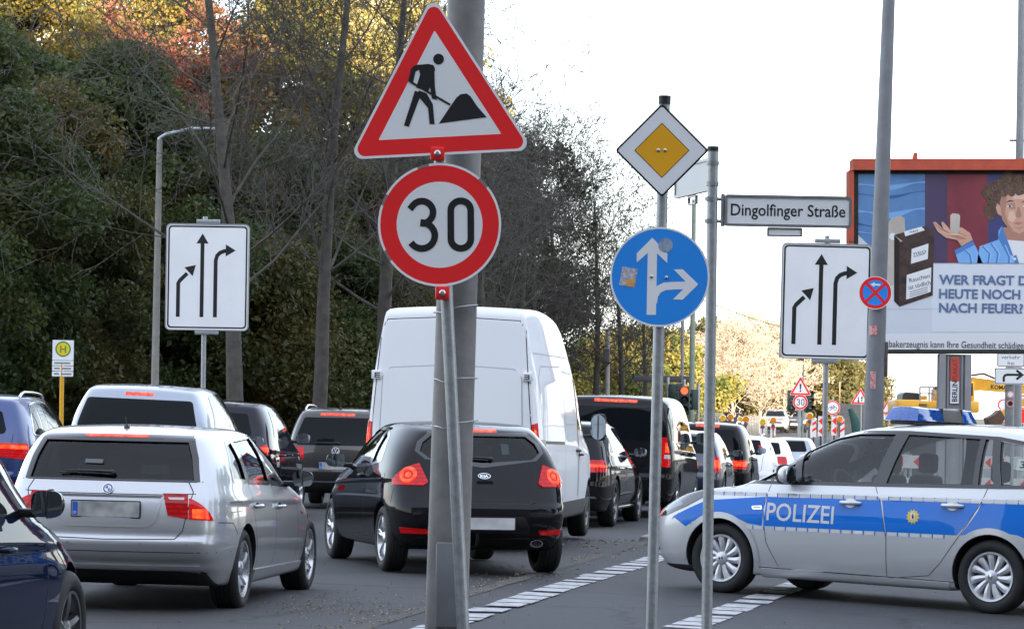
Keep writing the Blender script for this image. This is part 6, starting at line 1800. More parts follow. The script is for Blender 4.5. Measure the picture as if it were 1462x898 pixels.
    area('poster_pack_label', [(1301, 356), (1325, 348), (1324, 370), (1300, 377)], white, .012)
    area('poster_pack_label', [(1294, 393), (1329, 382), (1328, 417), (1293, 428)], white, .012)
    ink = mat('poster_ink', (.02, .02, .025), .5); inkb = mat('poster_ink_blue', (.10, .16, .30), .5)
    def T(nm, body, u, v, h, width, m, bold=.0, align='CENTER', rot=0, d=.014):
        x, z = A(u, v); q = MB().use(m); text(q, body, x, z, h * S, -.054 - d, width * S if width else None, bold, align, rot); q.build(nm, None, pst)
    T('poster_text', 'neo', 1312.5, 360, 7, 18, ink, -.005, rot=R(15)); T('poster_text', 'neo', 1304, 330, 4, 12, ink, 0, rot=R(14))
    T('poster_text', 'Rauchen', 1312, 397, 6.5, 30, ink, 0, rot=R(15)); T('poster_text', 'ist tödlich', 1312, 407, 6.5, 32, ink, 0, rot=R(15))
    for i in range(3): area('poster_small_print', [(1298, 417 + i * 3.0), (1324, 409.5 + i * 3), (1324, 410.7 + i * 3), (1298, 418.2 + i * 3)], mat('print_grey', (.20, .22, .26), .6), .013)
    area('poster_small_print', [(1304, 366.5), (1320, 362), (1320, 363.2), (1304, 367.7)], mat('print_grey', (.20, .22, .26), .6), .013)
    area('poster_panel', [(1330, 377), (UR, 377), (UR, 474), (1330, 474)], mat('poster_panel_pale', (.64, .67, .72), .45), .004)
    for i, (b, v) in enumerate((('WER FRAGT DENN', 399), ('HEUTE NOCH', 419), ('NACH FEUER?', 439))):
        # first line: WER FRAGT D spans 1340..1462
        T('poster_headline', b, 1340, v, 13.5, {0: 166, 1: 116, 2: 120}[i], inkb, .030, 'LEFT')
    area('poster_strip', [(1225, 477), (UR, 477), (UR, 499), (1225, 499)], mat('poster_strip_white', (.68, .69, .71), .45), .005)
    T('poster_warning', 'Dieses Tabakerzeugnis kann Ihre Gesundheit schädigen.', 1226, 490, 10, 242, ink, 0, 'LEFT')
    # creases between pasted sheets
    for v in (377, 441): area('sheet_joint', [(1225, v), (UR, v), (UR, v + .5), (1225, v + .5)], mat('joint_grey', (.45, .47, .52), .6), .0052)
    # columns with the operator's plate
    COLM = mat('column_grey', (.30, .30, .31), .5, metal=.3, var=.15, scale=2)
    for nm, ua, ub in (('column', 1341, 1387), ('column', 1560, 1600)):
        xa, xb2 = A(ua, 500)[0], A(ub, 500)[0]; zt = A(ua, 505.5)[1]
        q = MB().use(COLM)
        w = xb2 - xa
        q.box((xa + w * .10, .12, zt / 2), (w * .2, .34, zt)).box((xa + w * .9, .12, zt / 2), (w * .2, .34, zt)).box((xa + w / 2, .14, zt / 2), (w * .60, .2, zt))
        q.box((xa + w * .28, .02, zt / 2), (w * .05, .06, zt)).box((xa + w * .72, .02, zt / 2), (w * .05, .06, zt))
        c = q.build(nm, None, r)
    x0, z0 = A(1364, 576); x1, z1 = A(1371, 510)
    w = .165
    xm = A(1363, 540)[0]
    pl = empty('operator_plate', (xm, 0, 0), 0, r)
    zt, zm, zbm = A(1363, 511)[1], A(1363, 544)[1], A(1363, 576)[1]
    MB().use(mat('plate_red', (.55, .07, .05), .5)).prism([(-w / 2, zm), (w / 2, zm), (w / 2, zt), (-w / 2, zt)], -.01, .03).build('plate_half', None, pl)
    MB().use(white).prism([(-w / 2, zbm), (w / 2, zbm), (w / 2, zm - .002), (-w / 2, zm - .002)], -.01, .03).build('plate_half', None, pl)
    q = MB().use(ink); text(q, 'BERLIN', .0, (zm + zbm) / 2 + .02, .10, -.013, (zm - zbm) * .92, .02, rot=R(90)); q.build('plate_text', None, pl)
    q = MB().use(mat('plate_text_red', (.22, .03, .02), .5)); text(q, 'PLAKAT', .0, (zm + zt) / 2, .10, -.013, (zt - zm) * .92, 0, rot=R(90)); q.build('plate_text', None, pl)

# ============================================================ roadworks far off
def simple_post(name, label, cat, u, Y, vtop, r=.03, m=GALV, group=None):
    x, z = P(u, vtop, Y); o = thing(name, label, cat, x, Y, group)
    MB().use(m).tube([(0, .04, 0), (0, .04, z - gz(x, Y))], r, 8).build('post', None, o, 60)
    return o, gz(x, Y), x
def works():
    r, g, x = simple_post('warning_sign', 'exclamation triangle above a 30 disc in front of the signal heads', 'road sign', 1143, 126, 540)
    t = panel(r, 'triangle_sign', (0, 0, P(1141, 555, 126)[1] - g)); triangle(t, .90, 'exclaim')
    d = panel(r, 'speed_limit_sign', (0, -.01, P(1142, 574, 126)[1] - g)); disc(d, .30, SRED, .24, SWHITE); digits30(d, .26)
    r, g, x = simple_post('no_cycling_sign', 'round red rimmed bicycle sign beside the slim post', 'road sign', 1189, 128, 566)
    d = panel(r, 'cycle_ban_sign', (0, 0, P(1190, 582, 128)[1] - g)); disc(d, .30, SRED, .18, SWHITE)
    q = MB().use(SBLACK)
    for xx in (-.10, .10): q.ring(circ(xx, -.03, .075, 18), circ(xx, -.03, .060, 18), -.0045, -.002)
    for pts in ([(-.10, -.03), (-.05, .06), (.06, .06), (0, -.03), (-.10, -.03)], [(-.05, .06), (0, -.03)], [(.06, .06), (.10, -.03)], [(.06, .06), (.05, .10), (.02, .10)]): q.prism(stroke(pts, .016), -.005, -.002)
    q.build('sign_symbol', None, d)
    r, g, x = simple_post('two_way_sign', 'two way traffic triangle left of the blue grey lamp post', 'road sign', 1230, 130, 558)
    t = panel(r, 'triangle_sign', (-.05, 0, P(1229, 569, 130)[1] - g), R(2)); triangle(t, .80, 'twoway')
    r, g, x = simple_post('warning_sign', 'exclamation triangle right of the blue grey lamp post', 'road sign', 1269, 112, 570)
    t = panel(r, 'triangle_sign', (0, 0, P(1268, 583, 112)[1] - g)); triangle(t, .66, 'exclaim')
    MB().use(SWHITE).prism(rrect(0, P(1268, 596, 112)[1] - g, .34, .18, .02), -.004, .004).build('text_plate', None, r)
    q = MB().use(mat('print_grey', (.20, .22, .26), .6)); 
    for dz in (.03, -.03): q.prism(rrect(0, P(1268, 596, 112)[1] - g + dz, .22, .025, .004), -.007, -.003)
    q.build('plate_print', None, r)
    # red-ringed signs at the right edge
    for (u, v, Y, rr, lab, sym) in ((1433, 578, 105, .21, 'upper red ringed sign half hidden by the sticker covered post', 0), (1433, 594, 104.5, .25, 'lower red ringed bicycle sign behind the sticker covered post', 1), (1461, 574, 105, .25, 'red ringed disc at the far right edge of the picture', 0), (1461, 594, 104, .24, 'lower red disc at the far right edge', 2)):
        r, g, x = simple_post('round_sign', lab, 'road sign', u, Y, v, .03, GALV, 'red round signs at the right edge')
        d = panel(r, 'sign_disc', (0, 0, P(u, v, Y)[1] - g))
        disc(d, rr, SRED, .20, SWHITE if sym != 2 else SRED)
        if sym == 1:
            q = MB().use(SBLACK)
            for xx in (-.09, .09): q.ring(circ(xx, -.03, .06, 14), circ(xx, -.03, .045, 14), -.0045, -.002)
            q.prism(stroke([(-.09, -.03), (-.04, .05), (.05, .05), (.09, -.03)], .016), -.005, -.002); q.build('sign_symbol', None, d)
    # beacon boards, each with its lamp
    BEAC = mat('beacon_white', (.75, .74, .73), .5, var=.1)
    items = [(1089, 1, 3), (1104, 1, 1), (1156, 1, 3), (1162, 1, 0), (1172, 1, 2), (1191, 1, 2), (1202, 1, 0)]
    names = ['plain white back, left of the silver oncoming car', 'with a red arrow below the silver oncoming car', 'plain white back, right of the 30 sign', 'with slanting bars right of the 30 sign',
             'with big chevrons left of the slim post', 'with big chevrons below the bicycle sign', 'with slanting bars left of the corrugated fence']
    for i, ((u, h, kind), nm) in enumerate(zip(items, names)):
        Y = 118 + (i % 4) * 4.0
        vt = 598 if kind != 2 else 594
        x, z = P(u, vt, Y); g = gz(x, Y)
        if u in (1089, 1104): vt = 607
        r = thing('beacon_board', ('white beacon board ' if kind == 3 else 'red and white beacon board ') + nm, 'beacon', x, Y, 'red and white beacon boards')
        zt = P(u, vt, Y)[1] - g
        MB().use(BEAC).prism(rrect(0, zt - .375, .21, .75, .02), -.02, .02).build('board', None, r)
        q = MB().use(SRED)
        if kind == 2:
            for dz in (-.19, -.56): q.prism(ccw([(-.09, zt + dz), (.095, zt + dz + .17), (.095, zt + dz - .17)]), -.023, -.018)
        elif kind == 1: q.prism(ccw([(-.10, zt - .05), (.10, zt - .05), (0, zt - .26)]), -.023, -.018).prism(ccw([(-.10, zt - .5), (.10, zt - .40), (.10, zt - .55), (-.10, zt - .65)]), -.023, -.018)
        elif kind == 3: q.prism(rrect(0, zt - .06, .19, .05, .01), -.023, -.018)
        else:
            for dz in (-.06, -.32): q.prism(ccw([(-.103, zt + dz - .14), (.103, zt + dz), (.103, zt + dz - .11), (-.103, zt + dz - .25)]), -.023, -.018)
        q.build('red_marking', None, r)
        MB().use(mat('foot_plate', (.03, .03, .03), .9)).box((0, 0, .06), (.4, .7, .12), 0, .02).tube([(0, 0, .1), (0, 0, max(.2, zt - .74))], .03, 6).build('foot_plate', None, r)
    lamps = [(1032, 597, SYELLAMP), (1043, 595, SORANGE), (1057, 599, SYELLAMP), (1065, 598, SORANGE), (1089, 602, SYELLAMP), (1104, 600, SORANGE), (1156, 594, SORANGE), (1154, 604, SORANGE), (1199, 598, SORANGE)]
    nm = ['yellow warning lamp at the left end of the lamp row', 'orange warning lamp by the dark car beyond', 'yellow warning lamp before the pale barrier', 'orange warning lamp before the pale barrier', 'yellow warning lamp left of the silver oncoming car',
          'orange warning lamp in front of the silver oncoming car', 'upper orange warning lamp right of the 30 sign', 'lower orange warning lamp right of the 30 sign', 'orange warning lamp right of the slim post']
    for i, ((u, v, m), lab) in enumerate(zip(lamps, nm)):
        Y = 114 + (i % 3) * 3
        x, z = P(u, v, Y); g = gz(x, Y)
        r = thing('warning_lamp', lab, 'warning lamp', x, Y, 'site warning lamps')
        h = z - g
        MB().use(m).lathe([(0, -.05), (.11, -.05), (.125, 0), (.11, .05), (0, .05)], 18, Matrix.Translation((0, 0, h)) @ Matrix.Rotation(R(90), 4, 'X')).build('lens', None, r, 50)
        MB().use(mat('lamp_case', (.10, .10, .10), .5)).box((0, .02, h - .19), (.14, .09, .12), 0, .02).tube([(0, .02, 0), (0, .02, h - .2)], .025, 6).build('lamp_case', None, r, 40)
    # grey slatted barriers
    FEN = mat('fence_grey', (.15, .15, .15), .7, var=.25, scale=3)
    for (u0, u1, vt, vb, Y, lab, n) in ((1066, 1096, 595, 613, 170, 'pale slatted site barrier behind the orange lamps', 13), (1199, 1236, 577, 612, 150, 'tall grey corrugated site fence behind the lamp post', 16), (1001, 1030, 590, 606, 165, 'dark site hoarding beside the traffic signals', 8)):
        xa, zt = P(u0, vt, Y); xb, zb_ = P(u1, vt, Y); xm = (xa + xb) / 2; g = gz(xm, Y)
        r = thing('site_fence', lab, 'fence', xm, Y, 'site fences'); H = zt - g
        w = (xb - xa) / n
        base = MB().box((0, 0, 0), (w * .78, .05, H)).use(FEN).mesh('slat'); base.materials.append(FEN)
        for i in range(n):
            o = link('slat', base, r, (xa - xm + w * (i + .5), 0, H / 2 + .03))
        for hz_ in (.25, .82): MB().use(GALV).box((0, .05, H * hz_), (xb - xa, .05, .07)).build('rail', None, r)
    # white barrier planks with red chevrons beyond the police car
    BW = mat('barrier_white', (.70, .70, .69), .5, var=.12, scale=3)
    for i, (u, Y) in enumerate(((1228, 66), (1275, 62), (1318, 64), (1368, 63), (1420, 66), (1470, 65))):
        x, _z = P(u, 640, Y); r = thing('barrier_plank', ('first', 'second', 'third', 'fourth', 'fifth', 'last')[i] + ' white and red barrier plank from the left behind the police car windows', 'barrier', x, Y, 'barrier planks behind the police car')
        for dz in (.55, 1.0):
            p_ = MB().use(BW).prism(rrect(0, dz, .64, .26, .02), -.02, .02).build('plank', None, r)
            q = MB().use(SRED)
            for k in range(2): q.prism(ccw([(-.20 + k * .28, dz), (-.08 + k * .28, dz + .11), (-.08 + k * .28, dz - .11)]), -.024, -.018)
            q.build('chevron', None, p_)
        MB().use(GALV).tube([(-.25, .03, 0), (-.25, .03, 1.15)], .025, 8).build('leg', None, r, 60); MB().use(GALV).tube([(.25, .03, 0), (.25, .03, 1.15)], .025, 8).build('leg', None, r, 60)
    # green rolled tarpaulin, white tent top
    x, z = P(1224, 606, 146); r = thing('tarpaulin', 'dark green tarpaulin hanging by the corrugated fence', 'tarpaulin', x, 146)
    h = P(1221, 583, 146)[1] - gz(x, 146)
    MB().use(mat('green_tarp', (.01, .06, .045), .7, var=.3)).tube([(-.35, 0, h), (-.1, .05, h * .7), (.05, 0, h * .4), (.3, .05, 0)], [.10, .22, .3, .34], 10).build('tarpaulin_roll', None, r, 60)
    # traffic signals at the junction
    DG = mat('signal_green_housing', (.010, .028, .022), .5)
    RED = emit('signal_red_lit', (1, .05, .02), .8, (.4, .02, .02)); DARKL = mat('signal_dark_lens', (.02, .02, .02), .2)
    for (u, vt, vb, Y, lab, lit, rz, back) in ((977, 551, 592, 92, 'traffic signal showing red right of the minibus', True, 0, False), (961, 548, 575, 94, 'dark traffic signal seen half from behind, left of the red one', False, 80, False), (990, 556, 585, 95, 'dark traffic signal right of the red one', False, -70, False), (1143, 557, 588, 140, 'dark signal heads behind the exclamation sign', False, 20, True)):
        x, zt = P(u, vt, Y); g = gz(x, Y); zb_ = P(u, vb, Y)[1] - g; zt -= g
        r = thing('traffic_signal', lab, 'traffic signal', x, Y, 'traffic signals'); r.rotation_euler = (0, 0, R(rz))
        MB().use(GALV).tube([(0, .16, 0), (0, .16, zt + .2)], .05, 10).build('post', None, r, 60)
        hh = zt - zb_; s3 = hh / 3
        for dx in ((0,) if not back else (-.45, .45)):
            hd = MB().use(DG).box((dx, 0, (zt + zb_) / 2), (.32, .2, hh), 0, .03).build('signal_head', None, r, 40)
            for i in range(3):
                z = zt - s3 * (i + .5)
                MB().use(RED if lit and i == 0 else DARKL).lathe([(0, .012), (.08, .008), (.105, 0)], 18, Matrix.Translation((dx, -.105, z)) @ Matrix.Rotation(R(90), 4, 'X')).build('signal_lens', None, hd, 50)
                q = MB().use(DG); V, Fc = [], []
                for k in range(13):
                    a = R(-20 + 220 * k / 12)
                    for rr, yy in ((.125, -.10), (.125, -.10 - .22 * (.35 + .65 * math.sin(max(0, min(math.pi, a)))))): V.append((dx + rr * math.cos(a), yy, z + rr * math.sin(a)))
                for k in range(12): Fc.append((2 * k, 2 * k + 1, 2 * k + 3, 2 * k + 2))
                q.add(V, Fc).build('signal_visor', None, hd, 60)
    # slim poles at the junction
    GREENP = mat('green_grey_pole', (.20, .235, .19), .6, var=.15)
    for (u, vt, Y, rad, m, lab) in ((991, 285, 96, .085, GREENP, 'tall greenish mast behind the street name post'), (975, 440, 98, .06, GREYPAINT2, 'slim grey mast left of the greenish mast'), (1199, 545, 160, .05, mat('wood_pole', (.25, .17, .10), .8), 'thin wooden pole above the bushes'),
                                    (868, 470, 104, .09, mat('concrete_pole', (.26, .25, .23), .8, var=.2, scale=6), 'concrete mast between the bare trunks'), (1147, 520, 150, .05, GREENP, 'thin green mast above the exclamation sign')):
        x, z = P(u, vt, Y); r = thing('mast', lab, 'mast', x, Y, None); h = z - gz(x, Y)
        MB().use(m).tube([(0, 0, 0), (0, 0, h)], [rad * 1.15, rad * .8], 12).build('mast_pole', None, r, 60)
        if u == 975: MB().use(mat('crossbeam', (.045, .045, .05), .6)).box((-.55, 0, P(960, 541, Y)[1] - gz(x, Y)), (1.9, .1, .20), 0, .02).build('cross_beam', None, r, 40)
        if u == 868: MB().use(DKBOX).box((-.05, -.12, P(866, 508, Y)[1] - gz(x, Y)), (.22, .2, .45), 0, .02).build('switch_box', None, r, 40)
    # overhead wire
    q = MB().use(mat('wire_yellow', (.42, .42, .12), .6)); a, b = P(992, 424, 96), P(1230, 470, 150)
    pts = []
    for i in range(15):
        u = i / 14; pts.append((a[0] + (b[0] - a[0]) * u, 96 + 54 * u, a[1] + (b[1] - a[1]) * u - .5 * math.sin(math.pi * u)))
    o = q.tube(pts, .022, 6).build('guy_wire', None, None, 60); tag(o, 'yellowish guy wire slanting from the greenish mast', 'wire')
    # excavator
    Y = 100; YEL = mat('excavator_yellow', (.72, .36, .015), .45, var=.15, scale=2); DKM = mat('machine_black', (.015, .015, .016), .5)
    ox, _ = P(1310, 600, Y); g = gz(ox, Y)
    r = thing('excavator', 'yellow excavator with a long boom behind the billboard column', 'excavator', ox, Y)
    A = lambda u, v: (P(u, v, Y)[0] - ox, P(u, v, Y)[1] - g)
    def bx(nm, u0, v0, u1, v1, y0, y1, m, bev=.05):
        (xa, za), (xb, zb_) = A(u0, v1), A(u1, v0)
        return MB().use(m).box(((xa + xb) / 2, (y0 + y1) / 2, (za + zb_) / 2), (xb - xa, y1 - y0, zb_ - za), 0, bev).build(nm, None, r, 40)
    c = bx('counterweight', 1274, 571, 1305, 590, -1.3, 1.3, YEL, .05)
    bx('upper_deck', 1303, 573, 1390, 588, -1.25, 1.25, YEL)
    q = MB().use(DKM)
    (xa, z1), (xb, _z) = A(1304, 575), A(1316, 575)
    for i in range(4): q.box(((xa + xb) / 2, -1.26, z1 - .06 - i * .07), (xb - xa, .03, .035))
    q.build('vent_louvres', None, r)
    MB().use(DKM).prism(ccw([A(1283, 571), A(1284, 563), A(1288, 560), (A(1305, 561)), A(1309, 564), A(1309, 571)]), -.9, .6).build('engine_hood', None, r)
    bx('side_box', 1308, 565, 1318, 571, -1.0, .2, YEL, .03)
    q = MB().use(GALV)
    for u in (1307, 1320, 1326): a, b = A(u, 573), A(u, 553); q.tube([(a[0], -1.1, a[1]), (b[0], -1.1, b[1])], .03, 6)
    for v in (553, 562): a, b = A(1307, v), A(1328, v); q.tube([(a[0], -1.1, a[1]), (b[0], -1.1, b[1])], .025, 6)
    q.build('handrail', None, r)
    bx('turntable_mount', 1331, 555, 1341, 573, -.8, .4, YEL, .04); bx('work_lamp', 1330, 552, 1340, 556, -.85, -.4, DKM, .02)
    cab = bx('cab', 1350, 545, 1384, 574, -1.2, .1, YEL, .06); bx('cab_window', 1353, 548, 1381, 565, -1.22, -1.19, DARKGLASS, .008)
    MB().use(YEL).prism(ccw([A(1360, 566), A(1375, 551), A(1388, 538), A(1410, 541), A(1440, 545), A(1500, 556), A(1500, 564), A(1440, 560), A(1405, 557), A(1388, 558), A(1376, 574)]), .15, .75).build('boom', None, r)
    MB().use(DKM).tube([(A(1388, 538)[0], .1, A(1388, 538)[1] + .05), (A(1405, 536)[0], .1, A(1405, 536)[1] + .06), (A(1425, 542)[0], .1, A(1425, 542)[1])], .035, 6).build('hydraulic_hose', None, r, 60)
    q = MB().use(ink_ := mat('poster_ink', (.02, .02, .025), .5)); x, z = A(1434, 553); text(q, 'KOMATSU', x, z, 6 * Y / F, .145, 37 * Y / F, .03, rot=R(-3)); q.build('boom_lettering', None, r)
    MB().use(YEL).prism(ccw([A(1490, 556), A(1502, 562), A(1440, 590), A(1425, 598), A(1420, 592), A(1440, 582)]), .2, .7).build('dipper_arm', None, r)
    MB().use(mat('bucket_rust', (.09, .05, .03), .7, var=.4)).prism(ccw([A(1428, 585), A(1420, 592), A(1410, 597), A(1412, 606), A(1430, 606), A(1436, 596)]), .0, .9).build('bucket', None, r)
    for y0 in (-1.35, .75):
        (xa, za), (xb, zb_) = A(1283, 640), A(1385, 612)
        q = MB().use(DKM); hgt = max(.5, zb_ ); q.prism(rrect((xa + xb) / 2, .45, xb - xa, .9, .42, 6), y0, y0 + .6); q.build('track', None, r, 40)
    MB().use(DKM).box((A(1335, 600)[0], 0, 1.15), (1.8, 1.6, 1.0)).build('slew_ring', None, r)
DKBOX = mat('dark_box', (.05, .05, .055), .6)
# ============================================================ trees
def leaf_mat(name, cols, trans=.35):
    if name in MATS: return MATS[name]
    m, n, l, b = _new(name)
    gi = n.new('ShaderNodeNewGeometry')
    rp = n.new('ShaderNodeValToRGB'); e = rp.color_ramp.elements
    e[0].position = 0; e[0].color = (*cols[0], 1); e[1].position = 1; e[1].color = (*cols[-1], 1)
    for i, c in enumerate(cols[1:-1]):
        k = e.new((i + 1) / (len(cols) - 1)); k.color = (*c, 1)
    tc = n.new('ShaderNodeTexCoord'); nz = n.new('ShaderNodeTexNoise'); nz.inputs['Scale'].default_value = .55; nz.inputs['Detail'].default_value = 3
    oi = n.new('ShaderNodeObjectInfo')
    va = n.new('ShaderNodeVectorMath'); va.operation = 'ADD'
    l.new(tc.outputs['Object'], va.inputs[0]); l.new(oi.outputs['Location'], va.inputs[1]); l.new(va.outputs[0], nz.inputs['Vector'])
    a = n.new('ShaderNodeMath'); a.operation = 'MULTIPLY_ADD'; a.inputs[1].default_value = .45; l.new(gi.outputs['Random Per Island'], a.inputs[0])
    s = n.new('ShaderNodeMath'); s.operation = 'MULTIPLY_ADD'; s.inputs[1].default_value = 1.6; s.inputs[2].default_value = -.52; l.new(nz.outputs[0], s.inputs[0])
    l.new(s.outputs[0], a.inputs[2]); l.new(a.outputs[0], rp.inputs[0]); l.new(rp.outputs[0], b.inputs['Base Color'])
    b.inputs['Roughness'].default_value = .55; b.inputs['Specular IOR Level'].default_value = .3
    tr = n.new('ShaderNodeBsdfTranslucent'); l.new(rp.outputs[0], tr.inputs[0])
    mx = n.new('ShaderNodeMixShader'); mx.inputs[0].default_value = trans
    l.new(b.outputs[0], mx.inputs[1]); l.new(tr.outputs[0], mx.inputs[2]); l.new(mx.outputs[0], n['Material Output'].inputs[0])
    MATS[name] = m
    return m
BARK = mat('bark_grey', (.075, .066, .057), .9, var=.45, scale=6, bump=.8, bscale=14)
BARKD = mat('bark_dark', (.048, .042, .036), .9, var=.4, scale=6, bump=.8, bscale=14)
TWIG = mat('twig_brown', (.060, .050, .043), .9, var=.3, scale=3)
TWIGTAN = mat('twig_tan', (.42, .33, .25), .9, var=.3, scale=1)
def grow(rng, mb, p, d, ln, r, depth, prm, tips, minr=.006):
    """recursive limb"""
    n = max(2, int(prm['seg'][min(depth, len(prm['seg']) - 1)]))
    pts, rs = [p.copy()], [r]; q = p.copy(); dd = d.copy()
    for i in range(n):
        j = prm['wob'] * (.35 if depth == 0 else 1 + .5 * depth)
        dd = (dd + Vector((rng.uniform(-j, j), rng.uniform(-j, j), rng.uniform(-j, j) + prm['up'][min(depth, len(prm['up']) - 1)]))).normalized()
        q = q + dd * ln / n; pts.append(q.copy()); rs.append(max(minr, r * (1 - prm['taper'] * (i + 1) / n)))
    mb.tube(pts, rs, (10, 6, 4, 3, 3, 3)[min(depth, 5)], cap=False)
    if depth >= prm['depth']:
        tips.append((pts[-1], dd)); return
    nb = prm['n'][depth]
    for k in range(nb):
        t = prm['t0'][depth] + (1 - prm['t0'][depth]) * (k + rng.uniform(.1, .9)) / nb
        i = min(n - 1, int(t * n)); f = t * n - i
        pos = pts[i].lerp(pts[i + 1], f); rad = rs[i] + (rs[i + 1] - rs[i]) * f
        ax = (pts[i + 1] - pts[i]).normalized(); o = ax.orthogonal().normalized()
        az = k * 2.399 + rng.uniform(-.5, .5)
        o = Matrix.Rotation(az, 3, ax) @ o
        an = R(rng.uniform(*prm['ang'][depth]))
        nd = (ax * math.cos(an) + o * math.sin(an)).normalized()
        grow(rng, mb, pos, nd, ln * prm['len'][depth] * rng.uniform(.65, 1.15) * (1.12 - .5 * t if depth == 0 else 1), max(minr, rad * prm['rad'][depth]), depth + 1, prm, tips, minr)
    tips.append((pts[-1], dd))
def leaves_mesh(name, ctrs, radii, counts, size, m, seed, flat=.5):
    """many small folded leaf faces in loose clumps"""
    rg = np.random.default_rng(seed); P_ = []
    for c, r, n in zip(ctrs, radii, counts):
        v = rg.normal(size=(n, 3)); v /= np.linalg.norm(v, axis=1)[:, None]
        rr = r * rg.random(n) ** .45
        q = np.array(c) + v * rr[:, None] * np.array([1, 1, flat + .25])
        P_.append(q)
    P_ = np.concatenate(P_); n = len(P_)
    a = rg.normal(size=(n, 3)); a /= np.linalg.norm(a, axis=1)[:, None]
    b = np.cross(a, rg.normal(size=(n, 3))); b /= np.linalg.norm(b, axis=1)[:, None]
    s = size * rg.uniform(.5, 1.0, n)[:, None] ** 1.0 * np.where(rg.random(n) < .15, 1.9, 1.15)[:, None]
    V = np.empty((n, 4, 3)); V[:, 0] = P_ - a * s; V[:, 1] = P_ + b * s * .62; V[:, 2] = P_ + a * s; V[:, 3] = P_ - b * s * .62
    me = bpy.data.meshes.new(name)
    me.vertices.add(n * 4); me.vertices.foreach_set('co', V.reshape(-1))
    me.loops.add(n * 4); me.loops.foreach_set('vertex_index', np.arange(n * 4, dtype=np.int32))
    me.polygons.add(n); me.polygons.foreach_set('loop_start', np.arange(0, n * 4, 4, dtype=np.int32)); me.polygons.foreach_set('loop_total', np.full(n, 4, dtype=np.int32))
    me.materials.append(m); me.update(); me.validate()
    return me
def crown_clumps(rng, h0, h1, w, n, r=(.5, 1.1), shape=1.0):
    C, Rr = [], []
    for i in range(n):
        u = rng.random(); z = h0 + (h1 - h0) * u
        prof = math.sin(math.pi * min(1, .12 + u * .86)) ** .6 * (1.0 if u < .6 else 1 - (u - .6) * .7)
        a = rng.uniform(0, 2 * math.pi); q = w * prof * (rng.random() ** .4)
        C.append((q * math.cos(a), q * math.sin(a), z)); Rr.append(rng.uniform(*r))
    return C, Rr
_tree_n = {}
def leafy_proto(key, seed, h, w, trunk_r, leafm, nclump=120, per=230, size=.085, h0=1.2, limb=BARKD, r=(.5, 1.15)):
    rng = random.Random(seed)
    mb = MB().use(limb); tips = []
    prm = dict(seg=[8, 4, 3], wob=.07, up=[.02, .06, .03], taper=.8, depth=2, n=[12, 4], t0=[.22, .3], ang=[(35, 70), (25, 60)], len=[.42, .45], rad=[.5, .5])
    grow(rng, mb, Vector((0, 0, 0)), Vector((rng.uniform(-.05, .05), 0, 1)), h * .9, trunk_r, 0, prm, tips, .015)
    tr = mb.mesh('trunk', 60)
    C, Rr = crown_clumps(rng, h0, h, w, nclump, r)
    cr = leaves_mesh('crown', C, Rr, [int(per * (q / .8) ** 2) for q in Rr], size, leafm, seed)
    return tr, cr
def bare_proto(seed, h, r, spread=(35, 62), twigs=(26, 11, 7, 4), limb=BARK, minr=.006, lens=(.40, .50, .50, .5), up=(.0, .05, .04, .02, .0), t0=.28, wob=.09):
    rng = random.Random(seed); mb = MB().use(limb); tips = []
    prm = dict(seg=[10, 6, 4, 3, 2], wob=wob, up=list(up), taper=.82, depth=len(twigs), n=list(twigs), t0=[t0, .22, .15, .1], ang=[spread, (25, 60), (25, 65), (25, 60)], len=list(lens), rad=[.26, .5, .55, .6])
    grow(rng, mb, Vector((0, 0, 0)), Vector((rng.uniform(-.04, .04), 0, 1)), h, r, 0, prm, tips, minr)
    return mb.mesh('trunk_and_branches', 60), tips
def plant(name, label, cat, x, y, parts, rz=0, sc=1.0, group=None, sz=None):
    o = empty(name, (x, y, gz(x, y) - .05), rz); o.scale = (sc, sc, sz or sc)
    tag(o, label, cat, group)
    for nm, me in parts: link(nm, me, o)
    return o
